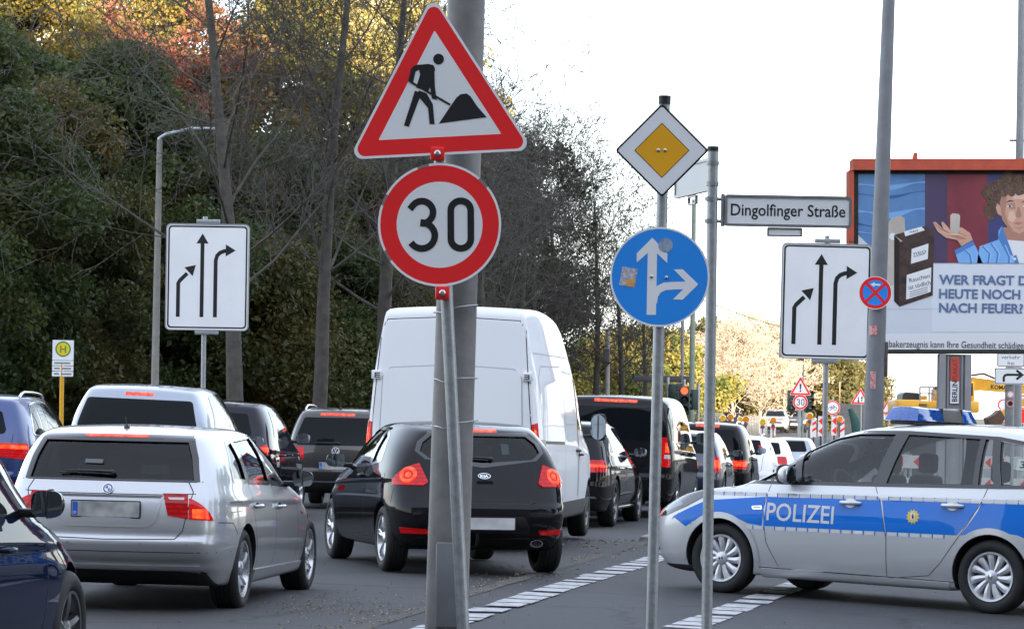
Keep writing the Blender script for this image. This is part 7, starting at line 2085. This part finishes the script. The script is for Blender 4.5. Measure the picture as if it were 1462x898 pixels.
def trees():
    G = [(.020, .040, .014), (.036, .060, .018), (.066, .086, .023), (.11, .098, .026)]
    GB = [(.025, .038, .014), (.048, .058, .018), (.090, .080, .022), (.15, .088, .022)]
    AU = [(.06, .075, .018), (.12, .12, .025), (.24, .18, .035), (.34, .18, .05)]
    RD = [(.09, .085, .025), (.20, .11, .04), (.34, .11, .075), (.30, .08, .06)]
    YL = [(.10, .11, .03), (.24, .21, .06), (.44, .36, .13), (.52, .45, .20)]
    LG, LB, LA, LR, LY = leaf_mat('leaf_green', G), leaf_mat('leaf_olive_brown', GB), leaf_mat('leaf_autumn', AU), leaf_mat('leaf_red', RD), leaf_mat('leaf_yellow', YL)
    pg = leafy_proto('g', 3, 11.0, 3.3, .22, LG, 120, 560, .075, 2.0, r=(.5, 1.35))
    pb = leafy_proto('b', 4, 10.0, 3.0, .2, LB, 105, 560, .072, 2.0, r=(.45, 1.3))
    pa = leafy_proto('a', 6, 17.0, 4.0, .28, LA, 130, 300, .10, 6)
    pr = leafy_proto('r', 8, 16.0, 3.6, .28, LR, 90, 220, .10, 7)
    py = leafy_proto('y', 9, 17.0, 4.0, .28, LY, 110, 240, .095, 6)
    us = leafy_proto('u', 12, 4.6, 2.3, .07, LB, 70, 420, .052, .2)
    ug = leafy_proto('ug', 13, 4.2, 2.4, .07, LG, 70, 420, .052, .2)
    T = lambda p_: [('trunk', p_[0]), ('crown', p_[1])]
    A = lambda u, Y: px(u, Y)
    grp = 'trees along the left verge'
    # front row, dark foliage at the left
    for (u, Y, p_, rz, sc, lab) in (
        (-70, 70, pg, .3, .9, 'dark green tree at the left edge, its foliage reaching down'), (60, 74, pb, 1.2, .88, 'olive brown tree behind the bus stop'),
        (165, 78, pg, 2.0, .92, 'dark green tree between bus stop and slender street lamp'), (258, 82, pb, 3.0, .9, 'olive brown tree behind the left lane board'),
        (395, 84, pg, 4.0, .8, 'dark green tree between the two bare trees'), (500, 88, pb, 5.0, .85, 'olive brown tree left of the roadworks triangle'),
        (-20, 92, pg, 5.2, 1.12, 'tall dark green tree in the second row at the left edge'), (110, 96, pg, .9, 1.05, 'tall dark green tree in the second row behind the bus stop'),
        (330, 98, pb, 2.6, .98, 'tall olive brown tree in the second row behind the first bare tree'), (585, 100, pg, 3.6, .95, 'dark green tree behind the white van'),
        (690, 112, pg, 1.9, 1.0, 'dark green tree just right of the grey lamp post')):
        plant('leafy_tree', lab, 'tree', A(u, Y), Y, T(p_), rz, sc, grp)
    for (u, Y, p_, rz, sc, lab) in ((20, 100, pa, .4, .92, 'tall autumn tree with orange green crown at the upper left corner'), (160, 103, pr, 1.4, .94, 'tall tree with red leaves high at the upper left'),
                                    (275, 104, pr, 4.4, .95, 'tall tree with red leaves above the left lane board'), (230, 110, pa, 2.2, .98, 'tall autumn tree behind the red leaved ones'), (400, 105, pa, 3.1, .92, 'tall autumn tree behind the two bare trees'),
                                    (480, 108, py, 2.5, .95, 'tall pale yellow tree left of the roadworks triangle'), (570, 111, py, 5.5, .98, 'tall pale yellow tree behind the roadworks triangle'), (90, 112, py, 4.6, .98, 'pale yellow tree at the top left')):
        plant('autumn_tree', lab, 'tree', A(u, Y), Y, T(p_), rz, sc, grp)
    sh = [(-40, 80), (36, 84), (122, 82), (205, 86), (292, 84), (380, 80), (482, 82), (565, 84), (640, 90)]
    nm = ['at the left edge', 'left of the bus stop', 'right of the bus stop', 'behind the slender street lamp', 'behind the left lane board', 'right of the first bare trunk', 'beside the second bare trunk', 'behind the van', 'behind the grey lamp post']
    for i, ((u, Y), n_) in enumerate(zip(sh, nm)):
        plant('shrub', 'dense dark shrub ' + n_, 'shrub', A(u, Y), Y, T(us if i % 2 else ug), i * 1.3, 1.0 + .12 * (i % 3), 'shrubs under the trees')
    # bare trees
    b1, _ = bare_proto(21, 12.5, .19, (45, 72), (24, 8, 6, 4), BARK, .0055)
    b2, _ = bare_proto(22, 12.5, .17, (30, 55), (22, 8, 6, 4), BARK, .0055)
    b3, tips3 = bare_proto(23, 10.5, .17, (38, 66), (22, 8, 6, 3), BARKD, .0075, up=(.0, .06, .06, .03, .0))
    b4, _ = bare_proto(24, 8.5, .16, (40, 70), (20, 7, 6, 3), BARKD, .0085)
    B = lambda m_: [('trunk', m_)]
    for (u, Y, m_, rz, sc, lab) in ((338, 60, b1, .2, 1.0, 'bare tree with wide branches right behind the left lane board'), (452, 63, b2, 1.0, 1.0, 'bare grey tree left of the white van'), (546, 67, b1, 2.4, 1.0, 'bare dark tree at the left edge of the white van'),
                                    (690, 80, b2, 3.3, .74, 'bare tree immediately right of the grey lamp post'), (640, 86, b1, 4.2, .8, 'bare tree behind the grey lamp post'), (738, 92, b3, 5.0, .84, 'bare tree above the right half of the white van'),
                                    (790, 100, b3, 1.2, .86, 'bare tree above the right corner of the white van'), (845, 104, b3, .4, .86, 'bare tree with a dark trunk left of the concrete mast'), (887, 108, b4, 2.0, .92, 'bare tree with a dark trunk right of the concrete mast'),
                                    (925, 122, b4, 3.6, .84, 'smaller bare tree behind the blue arrow disc'), (760, 118, b2, 5.8, .86, 'bare tree in the second row above the van roof')):
        plant('bare_tree', lab, 'tree', A(u, Y), Y, B(m_), rz, sc, 'bare trees along the road')
    for i, (x, y, p_, sc) in enumerate(((15, 22, pg, .8), (17, 31, pb, .9), (16.5, 41, pg, .85), (19, 50, pb, .95), (20, 60, pg, .9))):
        plant('leafy_tree', ('first', 'second', 'third', 'fourth', 'fifth')[i] + ' tree out of view right of the police car, seen only in reflections', 'tree', x, y, T(p_), i * 1.4, sc, 'trees across the side street')
    # dark leaf remnants on one of them
    rng = random.Random(4); C, Rr = crown_clumps(rng, 6.5, 10.8, 1.9, 46, (.25, .6))
    cl = leaves_mesh('crown', C, Rr, [int(90 * (q / .5) ** 2) for q in Rr], .085, leaf_mat('leaf_dark', [(.018, .026, .010), (.03, .04, .014), (.05, .05, .018)]), 77)
    plant('thin_tree', 'thin leaved dark tree rising over the other bare trees', 'tree', A(768, 98), 98, [('trunk', b3), ('crown', cl)], 2.2, .96)
    # sunlit growth beyond
    LYG = leaf_mat('leaf_yellow_green', [(.05, .08, .02), (.12, .14, .03), (.26, .22, .05), (.40, .26, .06)])
    LT = leaf_mat('leaf_tan', [(.30, .23, .17), (.44, .35, .26), (.54, .45, .35)])
    LO = leaf_mat('leaf_olive', [(.06, .06, .025), (.11, .10, .035), (.20, .15, .05)])
    sy = leafy_proto('sy', 31, 5.2, 3.0, .08, LYG, 70, 240, .11, .3)
    so_ = leafy_proto('so', 32, 5.5, 3.2, .08, LO, 70, 240, .12, .3)
    for i, (u, Y, p_, sc, lab) in enumerate(((835, 150, sy, .9, 'yellow green bush left of the concrete mast'), (880, 158, sy, 1.0, 'yellow green bush behind the bare trunks'), (925, 165, sy, 1.05, 'yellow green bush behind the blue sign post'), (965, 175, sy, 1.05, 'yellow green bush behind the traffic signals'),
                                             (1165, 215, so_, 1.05, 'olive bush above the two way sign'), (1205, 225, so_, .95, 'olive bush above the corrugated fence'), (1125, 230, so_, 1.2, 'olive bush behind the exclamation sign'), (1240, 250, so_, .8, 'olive bush behind the lamp post'), (1010, 200, so_, 1.2, 'olive bush right of the street name post'))):
        plant('bush', lab, 'bush', A(u, Y), Y, T(p_), i * 1.1, sc, 'sunlit bushes beyond the junction')
    tn, tips = bare_proto(41, 8.5, .10, (22, 50), (20, 8, 5, 3), TWIGTAN, .016, (.5, .5, .5, .5), (.0, .05, .04, .02, .0), .08)
    rg = random.Random(2); sel = rg.sample(tips, min(260, len(tips)))
    tl = leaves_mesh('crown', [tuple(t[0]) for t in sel], [.45] * len(sel), [16] * len(sel), .10, LT, 5)
    for i, (u, Y, sc, lab) in enumerate(((1010, 180, .86, 'tan twiggy bush left of the greenish mast'), (1045, 190, .98, 'tall tan twiggy bush in the sun right of the street name post'), (1085, 195, 1.06, 'tallest tan twiggy bush in the sun'), (1120, 205, .98, 'tan twiggy bush behind the right lane board'), (1062, 205, 1.1, 'tan twiggy bush in the second row'), (1030, 215, .9, 'tan twiggy bush at the back left'), (1150, 222, .8, 'low tan twiggy bush right of the exclamation sign'))):
        plant('twiggy_bush', lab, 'bush', A(u, Y), Y, [('stems', tn), ('crown', tl)], i * 1.7, sc * .84, 'tan twiggy bushes beyond the junction', sz=sc * .66)
# ============================================================ ground
def sheet(name, xs, ys, dz, m, inside=None, kind='structure'):
    V, Fc = [], []
    for y in ys:
        for x in xs: V.append((x, y, gz(x, y) + dz))
    nx = len(xs)
    for j in range(len(ys) - 1):
        for i in range(nx - 1):
            Fc.append((j * nx + i, j * nx + i + 1, (j + 1) * nx + i + 1, (j + 1) * nx + i))
    o = MB().use(m).add(V, Fc).build(name, None, None, 60); tag(o, kind=kind); return o
def strip(name, pl, pr, dz, m, step=1.5):
    """ribbon between two polylines given as functions of y -> x"""
    pass
def asphalt(name, col, seed):
    if name in MATS: return MATS[name]
    m, n, l, b = _new(name)
    g = n.new('ShaderNodeNewGeometry')
    def noise(s, d, r=.6):
        z = n.new('ShaderNodeTexNoise'); z.inputs['Scale'].default_value = s; z.inputs['Detail'].default_value = d; z.inputs['Roughness'].default_value = r
        l.new(g.outputs['Position'], z.inputs['Vector']); return z
    big, mid, fine = noise(.35, 5), noise(3.0, 6), noise(110, 2)
    mp = n.new('ShaderNodeMapping'); mp.inputs['Rotation'].default_value = (0, 0, R(8)); mp.inputs['Scale'].default_value = (1.3, .06, 1); l.new(g.outputs['Position'], mp.inputs[0])
    tr = n.new('ShaderNodeTexNoise'); tr.inputs['Scale'].default_value = 1.2; tr.inputs['Detail'].default_value = 5; l.new(mp.outputs[0], tr.inputs['Vector'])
    def add(a, b_, k):
        q = n.new('ShaderNodeMath'); q.operation = 'MULTIPLY_ADD'; q.inputs[1].default_value = k; l.new(a, q.inputs[0])
        if isinstance(b_, float): q.inputs[2].default_value = b_
        else: l.new(b_, q.inputs[2])
        return q.outputs[0]
    v = add(big.outputs[0], -.06, .70); v = add(mid.outputs[0], v, .40); v = add(fine.outputs[0], v, .55); v = add(tr.outputs[0], v, .55)
    sc = n.new('ShaderNodeVectorMath'); sc.operation = 'SCALE'; sc.inputs[0].default_value = col; l.new(v, sc.inputs['Scale'])
    # pale grit and crumbs
    vo = n.new('ShaderNodeTexVoronoi'); vo.inputs['Scale'].default_value = 28; l.new(g.outputs['Position'], vo.inputs['Vector'])
    lt = n.new('ShaderNodeMath'); lt.operation = 'LESS_THAN'; lt.inputs[1].default_value = .10; l.new(vo.outputs[0], lt.inputs[0])
    gm = n.new('ShaderNodeMath'); gm.operation = 'GREATER_THAN'; gm.inputs[1].default_value = .58; l.new(mid.outputs[0], gm.inputs[0])
    mm = n.new('ShaderNodeMath'); mm.operation = 'MULTIPLY'; l.new(lt.outputs[0], mm.inputs[0]); l.new(gm.outputs[0], mm.inputs[1])
    mx = n.new('ShaderNodeMixRGB'); mx.inputs[2].default_value = (.20, .18, .15, 1); l.new(mm.outputs[0], mx.inputs[0]); l.new(sc.outputs[0], mx.inputs[1])
    # hairline cracks and oil drips
    wp = n.new('ShaderNodeVectorMath'); wp.operation = 'SCALE'; wp.inputs['Scale'].default_value = .45; l.new(mid.outputs['Color'], wp.inputs[0])
    wa = n.new('ShaderNodeVectorMath'); wa.operation = 'ADD'; l.new(g.outputs['Position'], wa.inputs[0]); l.new(wp.outputs[0], wa.inputs[1])
    vc = n.new('ShaderNodeTexVoronoi'); vc.feature = 'DISTANCE_TO_EDGE'; vc.inputs['Scale'].default_value = .30; l.new(wa.outputs[0], vc.inputs['Vector'])
    ck = n.new('ShaderNodeMapRange'); ck.inputs[1].default_value = .004; ck.inputs[2].default_value = .014; ck.inputs[3].default_value = .45; ck.inputs[4].default_value = 1.0; l.new(vc.outputs[0], ck.inputs[0])
    oz = noise(1.1, 3); ok = n.new('ShaderNodeMapRange'); ok.inputs[1].default_value = .62; ok.inputs[2].default_value = .74; ok.inputs[3].default_value = 1.0; ok.inputs[4].default_value = .55; l.new(oz.outputs[0], ok.inputs[0])
    co_ = n.new('ShaderNodeMath'); co_.operation = 'MULTIPLY'; l.new(ck.outputs[0], co_.inputs[0]); l.new(ok.outputs[0], co_.inputs[1])
    fin = n.new('ShaderNodeVectorMath'); fin.operation = 'SCALE'; l.new(mx.outputs[0], fin.inputs[0]); l.new(co_.outputs[0], fin.inputs['Scale'])
    l.new(fin.outputs[0], b.inputs['Base Color'])
    b.inputs['Roughness'].default_value = .78; b.inputs['Specular IOR Level'].default_value = .35
    bp = n.new('ShaderNodeBump'); bp.inputs['Strength'].default_value = .5; bp.inputs['Distance'].default_value = .006
    l.new(fine.outputs[0], bp.inputs['Height']); l.new(bp.outputs[0], b.inputs['Normal'])
    MATS[name] = m
    return m
SIN, COS = math.sin(R(9.0)), math.cos(R(9.0))
def road_pt(s, t):
    """s metres along the road direction, t metres to its right, from the kerb mark seen at (711, 839)"""
    x, y = -.13 + SIN * s + COS * t, 28.6 + COS * s - SIN * t
    return x, y
def ground():
    ys = [-60, -20, 0] + [k * 4 for k in range(1, 52)] + [230, 270, 330, 420, 700, 1500, 4000]
    xs = [-3000, -600, -120, -60, -40, -24, -12, -8, -4, 0, 4, 8, 14, 24, 60, 120, 600, 3000]
    soil = mat('verge_soil', (.05, .055, .022), .95, col2=(.075, .058, .035), scale=1.4, bump=.6, bscale=9)
    sheet('ground', xs, ys, -.03, soil)
    a1, a2 = asphalt('asphalt_old', (.036, .036, .038), 1), asphalt('asphalt_new', (.027, .028, .031), 2)
    # the carriageway, old grey asphalt
    yr = [-40, -10] + [k * 3 for k in range(0, 70)] + [240, 300, 400]
    sheet('road', [-9.5, -7, -4, -1, 2, 5, 8, 11, 18, 30, 40], yr, 0, a1)
    # newer, darker surface to the right of the kerb line
    V, Fc = [], []
    S = [-40 + 2.0 * i for i in range(36)]
    Tt = [0, 1, 2, 4, 7, 12, 20, 30]
    rng = random.Random(3)
    for s in S:
        for t in Tt:
            x, y = road_pt(s, t + (rng.uniform(-.03, .03) if t == 0 else 0)); V.append((x, y, gz(x, y) + .004))
    for j in range(len(S) - 1):
        for i in range(len(Tt) - 1):
            k = j * len(Tt) + i; Fc.append((k, k + 1, k + len(Tt) + 1, k + len(Tt)))
    tag(MB().use(a2).add(V, Fc).build('cycle_crossing_asphalt', None, None, 60), kind='structure')
    # seam filled with dirt and crumbs between the two surfaces
    V, Fc = [], []
    for i, s in enumerate([-20 + .25 * k for k in range(140)]):
        w = .05 + .05 * rng.random() + max(0, (s - 8) * .006)
        for t in (-w * 1.5, w * .6):
            x, y = road_pt(s, t + rng.uniform(-.015, .015)); V.append((x, y, gz(x, y) + .008))
    for i in range(139): Fc.append((2 * i, 2 * i + 1, 2 * i + 3, 2 * i + 2))
    tag(MB().use(mat('gutter_dirt', (.070, .064, .056), .95, col2=(.045, .043, .040), scale=6, bump=.5)).add(V, Fc).build('gutter', None, None, 60), kind='structure')
    # pale sand of the building site on the right
    V, Fc = [], []; Xs = [9.5, 12, 16, 22, 30, 45, 70]; Ysd = [48 + 6 * i for i in range(20)]
    for y in Ysd:
        for x in Xs: V.append((x + (y - 48) * .16 + (rng.uniform(-.6, .6) if x == 9.5 else 0), y, gz(x, y) + .012))
    for j in range(len(Ysd) - 1):
        for i in range(len(Xs) - 1): k = j * len(Xs) + i; Fc.append((k, k + 1, k + len(Xs) + 1, k + len(Xs)))
    tag(MB().use(mat('site_sand', (.40, .35, .27), .95, col2=(.30, .26, .20), scale=.8, bump=.6, bscale=5)).add(V, Fc).build('site_sand', None, None, 60), kind='structure')
    # block marking of the cycle crossing
    WM = mat('road_marking_white', (.46, .46, .47), .7, col2=(.17, .17, .175), scale=9, bump=.2)
    def blocks(p0, p1, n, w, name, seed):
        r_ = random.Random(seed)
        q = empty(name, (0, 0, 0)); tag(q, kind='structure')
        d = Vector((p1[0] - p0[0], p1[1] - p0[1])); L = d.length; d.normalize(); pr = Vector((d.y, -d.x))
        i = 0; s = 0.0
        while s < L and i < 60:
            ln = r_.choice([.42, .46, .50, .24]); wl = w * r_.uniform(.93, 1.05); off = r_.uniform(-.012, .012)
            c = [Vector(p0) + d * (s + a * ln) + pr * (b * wl / 2 + off) for a, b in ((0, -1), (0, 1), (1, 1), (1, -1))]
            V = [(p.x, p.y, gz(p.x, p.y) + .008) for p in c] + [(p.x, p.y, gz(p.x, p.y) + .013) for p in c]
            MB().use(WM).add(V, [(4, 5, 6, 7), (0, 1, 5, 4), (1, 2, 6, 5), (2, 3, 7, 6), (3, 0, 4, 7)]).build('marking_block', None, q)
            s += ln + r_.choice([.09, .12, .22, .30]); i += 1
    def G(u, v):
        # ground point under pixel (u, v)
        Y = 30.0
        for _ in range(12):
            x, z = P(u, v, Y); 
            zz = CAMH + (z - CAMH)
            Y = Y * (CAMH - gz(x, Y)) / (CAMH - z)
        return P(u, v, Y)[0], Y
    a, b = G(600, 905), G(948, 794)
    blocks(a, b, 0, .30, 'cycle_crossing_marking', 5)
    a, b = G(975, 898), G(1200, 812)
    blocks(a, b, 0, .30, 'cycle_crossing_marking', 9)
    # lane lines
    def line(a, b, w, name='lane_line'):
        d = Vector((b[0] - a[0], b[1] - a[1])).normalized(); pr = Vector((d.y, -d.x)) * w / 2
        c = [Vector(a) - pr, Vector(a) + pr, Vector(b) + pr, Vector(b) - pr]
        o = MB().use(WM).add([(p.x, p.y, gz(p.x, p.y) + .006) for p in c], [(0, 1, 2, 3)]).build(name); tag(o, kind='structure')
    for k in range(7):
        s0 = -4 + k * 9
        p0 = G(440, 772); 
        a = (p0[0] + SIN * (k * 9 - 9), p0[1] + COS * (k * 9 - 9)); b = (a[0] + SIN * 4.5, a[1] + COS * 4.5)
        line(a, b, .12)
    line(G(430, 838), G(560, 825), .03, 'tar_seam') if False else None
    # kerb and verge at the left
    KB = mat('kerb_granite', (.22, .215, .21), .8, var=.3, scale=12)
    q = empty('kerb', (0, 0, 0)); tag(q, kind='structure')
    base = MB().use(KB).box((0, 0, 0), (.16, .985, .24), 0, .015).mesh('kerb_stone')
    for i in range(70):
        y = 20 + i; x = -9.4
        o = link('kerb_stone', base, q, (x, y, gz(x, y) + .01)); 
    for i in range(16):
        x, y = road_pt(13.4 + i, -.12); o = link('kerb_stone', base, q, (x, y, gz(x, y) - .06)); o.rotation_euler = (0, 0, -R(9))
    o = MB().use(mat('grass_verge', (.035, .05, .015), .95, col2=(.06, .055, .025), scale=2.5, bump=.8, bscale=12)); V, Fc = [], []
    Ys = [15 + 2 * k for k in range(70)]
    for y in Ys:
        for x in (-9.48, -11, -14, -20, -40): V.append((x, y, gz(x, y) + .11))
    for j in range(len(Ys) - 1):
        for i in range(4): k = j * 5 + i; Fc.append((k + 1, k, k + 5, k + 6))
    tag(o.add(V, Fc).build('verge', None, None, 60), kind='structure')
    # fallen leaves: curled little faces near the gutter and on the road
    rg = np.random.default_rng(3); V, Fc = [], []
    def leaf(x, y, s):
        a = rg.uniform(0, 6.28); c, sn = math.cos(a), math.sin(a); z = gz(x, y) + .012; o = len(V)
        for (u, v, h) in ((-1, 0, .2), (0, .55, .9), (1, 0, .3), (0, -.55, .9), ):
            V.append((x + (u * c - v * sn) * s, y + (u * sn + v * c) * s, z + h * s * .5))
        Fc.append((o, o + 3, o + 2)); Fc.append((o, o + 2, o + 1))
    for i in range(420):
        s = rg.uniform(-8, 13); x, y = road_pt(s, rg.normal(-.12, .16 + .02 * max(0, s))); leaf(x, y, rg.uniform(.012, .028))
    for i in range(24): x, y = road_pt(rg.uniform(9, 13), rg.normal(-.35, .3)); leaf(x, y, rg.uniform(.03, .055))
    for i in range(260):
        x, y = G(rg.normal(480, 55), rg.normal(868, 9)); leaf(x, y, rg.uniform(.008, .022))
    for i in range(160): x, y = G(rg.uniform(80, 1400), rg.uniform(790, 898)); leaf(x, y, rg.uniform(.008, .020))
    o = MB().use(leaf_mat('fallen_leaf', [(.20, .10, .04), (.28, .19, .10), (.35, .28, .18), (.30, .10, .04)], .1)).add(V, Fc).build('fallen_leaves'); tag(o, kind='stuff')
    # grass tuft at the foot of the sign posts
    V, Fc = [], []
    for (cx, cy, n_) in ((P(930, 898, 19)[0], 19.1, 60), (P(1009, 898, 21.4)[0], 21.5, 40)):
        for i in range(n_):
            x, y = cx + rg.normal(0, .06), cy + rg.normal(0, .06); a = rg.uniform(0, 6.28); h = rg.uniform(.05, .16); w = .004; o_ = len(V); z = gz(x, y)
            dx, dy = math.cos(a), math.sin(a)
            V += [(x - w * dy, y + w * dx, z), (x + w * dy, y - w * dx, z), (x + dx * h * .5, y + dy * h * .5, z + h)]; Fc.append((o_, o_ + 1, o_ + 2))
    o = MB().use(mat('grass_blade', (.10, .12, .03), .8)).add(V, Fc).build('grass'); tag(o, kind='stuff')
def behind():
    """unseen block of flats added behind the camera to keep the junction in shade"""
    x0, x1, Y, H, D = -75, 95, -24, 36, 13
    r = thing('shade_flats', 'unseen slab of flats added behind the viewer to shade the junction, grey panels', 'building', (x0 + x1) / 2, Y, z=0)
    W = x1 - x0
    PAN = mat('panel_concrete', (.17, .165, .155), .85, var=.2, scale=1.5); WIN = DARKGLASS
    MB().use(PAN).box((0, -D / 2, H / 2 - .5), (W, D, H + 1)).build('wall', None, r)
    MB().use(mat('roof_felt', (.07, .07, .07), .9)).box((0, -D / 2, H + .2), (W + .4, D + .4, .4)).build('roof', None, r)
    base = MB().use(mat('window_frame_white', (.6, .6, .58), .5)).box((0, 0, 0), (1.7, .10, 1.45)).mesh('window')
    pane = MB().use(WIN).box((0, .055, 0), (1.5, .02, 1.25)).mesh('pane')
    n = 0
    for k in range(12):
        for i in range(24):
            if n >= 288: break
            w = link('window', base, r, (-W / 2 + 4.2 + i * 6.9, .03, 2.2 + k * 2.85)); link('pane', pane, w); n += 1
CARPOS = {
 'bmw': ((-3.0, 25.2), 7), 'kia': ((-.42, 31.5), -14), 'police': ((4.71, 28.36), -55), 'van': ((-.55, 37.7), 8),
 'slate': ((-3.70, 15.02), 7), 'blue': ((-7.2, 42), 3), 'mpv': ((-4.56, 38.9), 3), 'plum': ((-4.36, 45.9), 4), 'vw': ((-2.8, 52), 4),
 'merc': ((.61, 46.6), 9), 'vito': ((1.76, 52.05), 8.5), 'navy': ((3.15, 59.4), 8), 'suv': ((4.1, 66), 8), 'white': ((7.16, 90.9), 8), 'white2': ((5.6, 78), 8),
 'pale': ((8.9, 101), 8), 'far_silver': ((16.6, 199), 184), 'far_dark': ((18.3, 205), 184), 'far_left': ((13.3, 193), 182)}
import time
_t = time.time()
ground(); behind()
trees(); print('trees', time.time() - _t)
signs(); billboard(); works(); print('signs', time.time() - _t)
silver_estate(*CARPOS['bmw']); black_hatch(*CARPOS['kia']); police_car(*CARPOS['police']); white_van(*CARPOS['van'])
traffic(); print('cars', time.time() - _t)
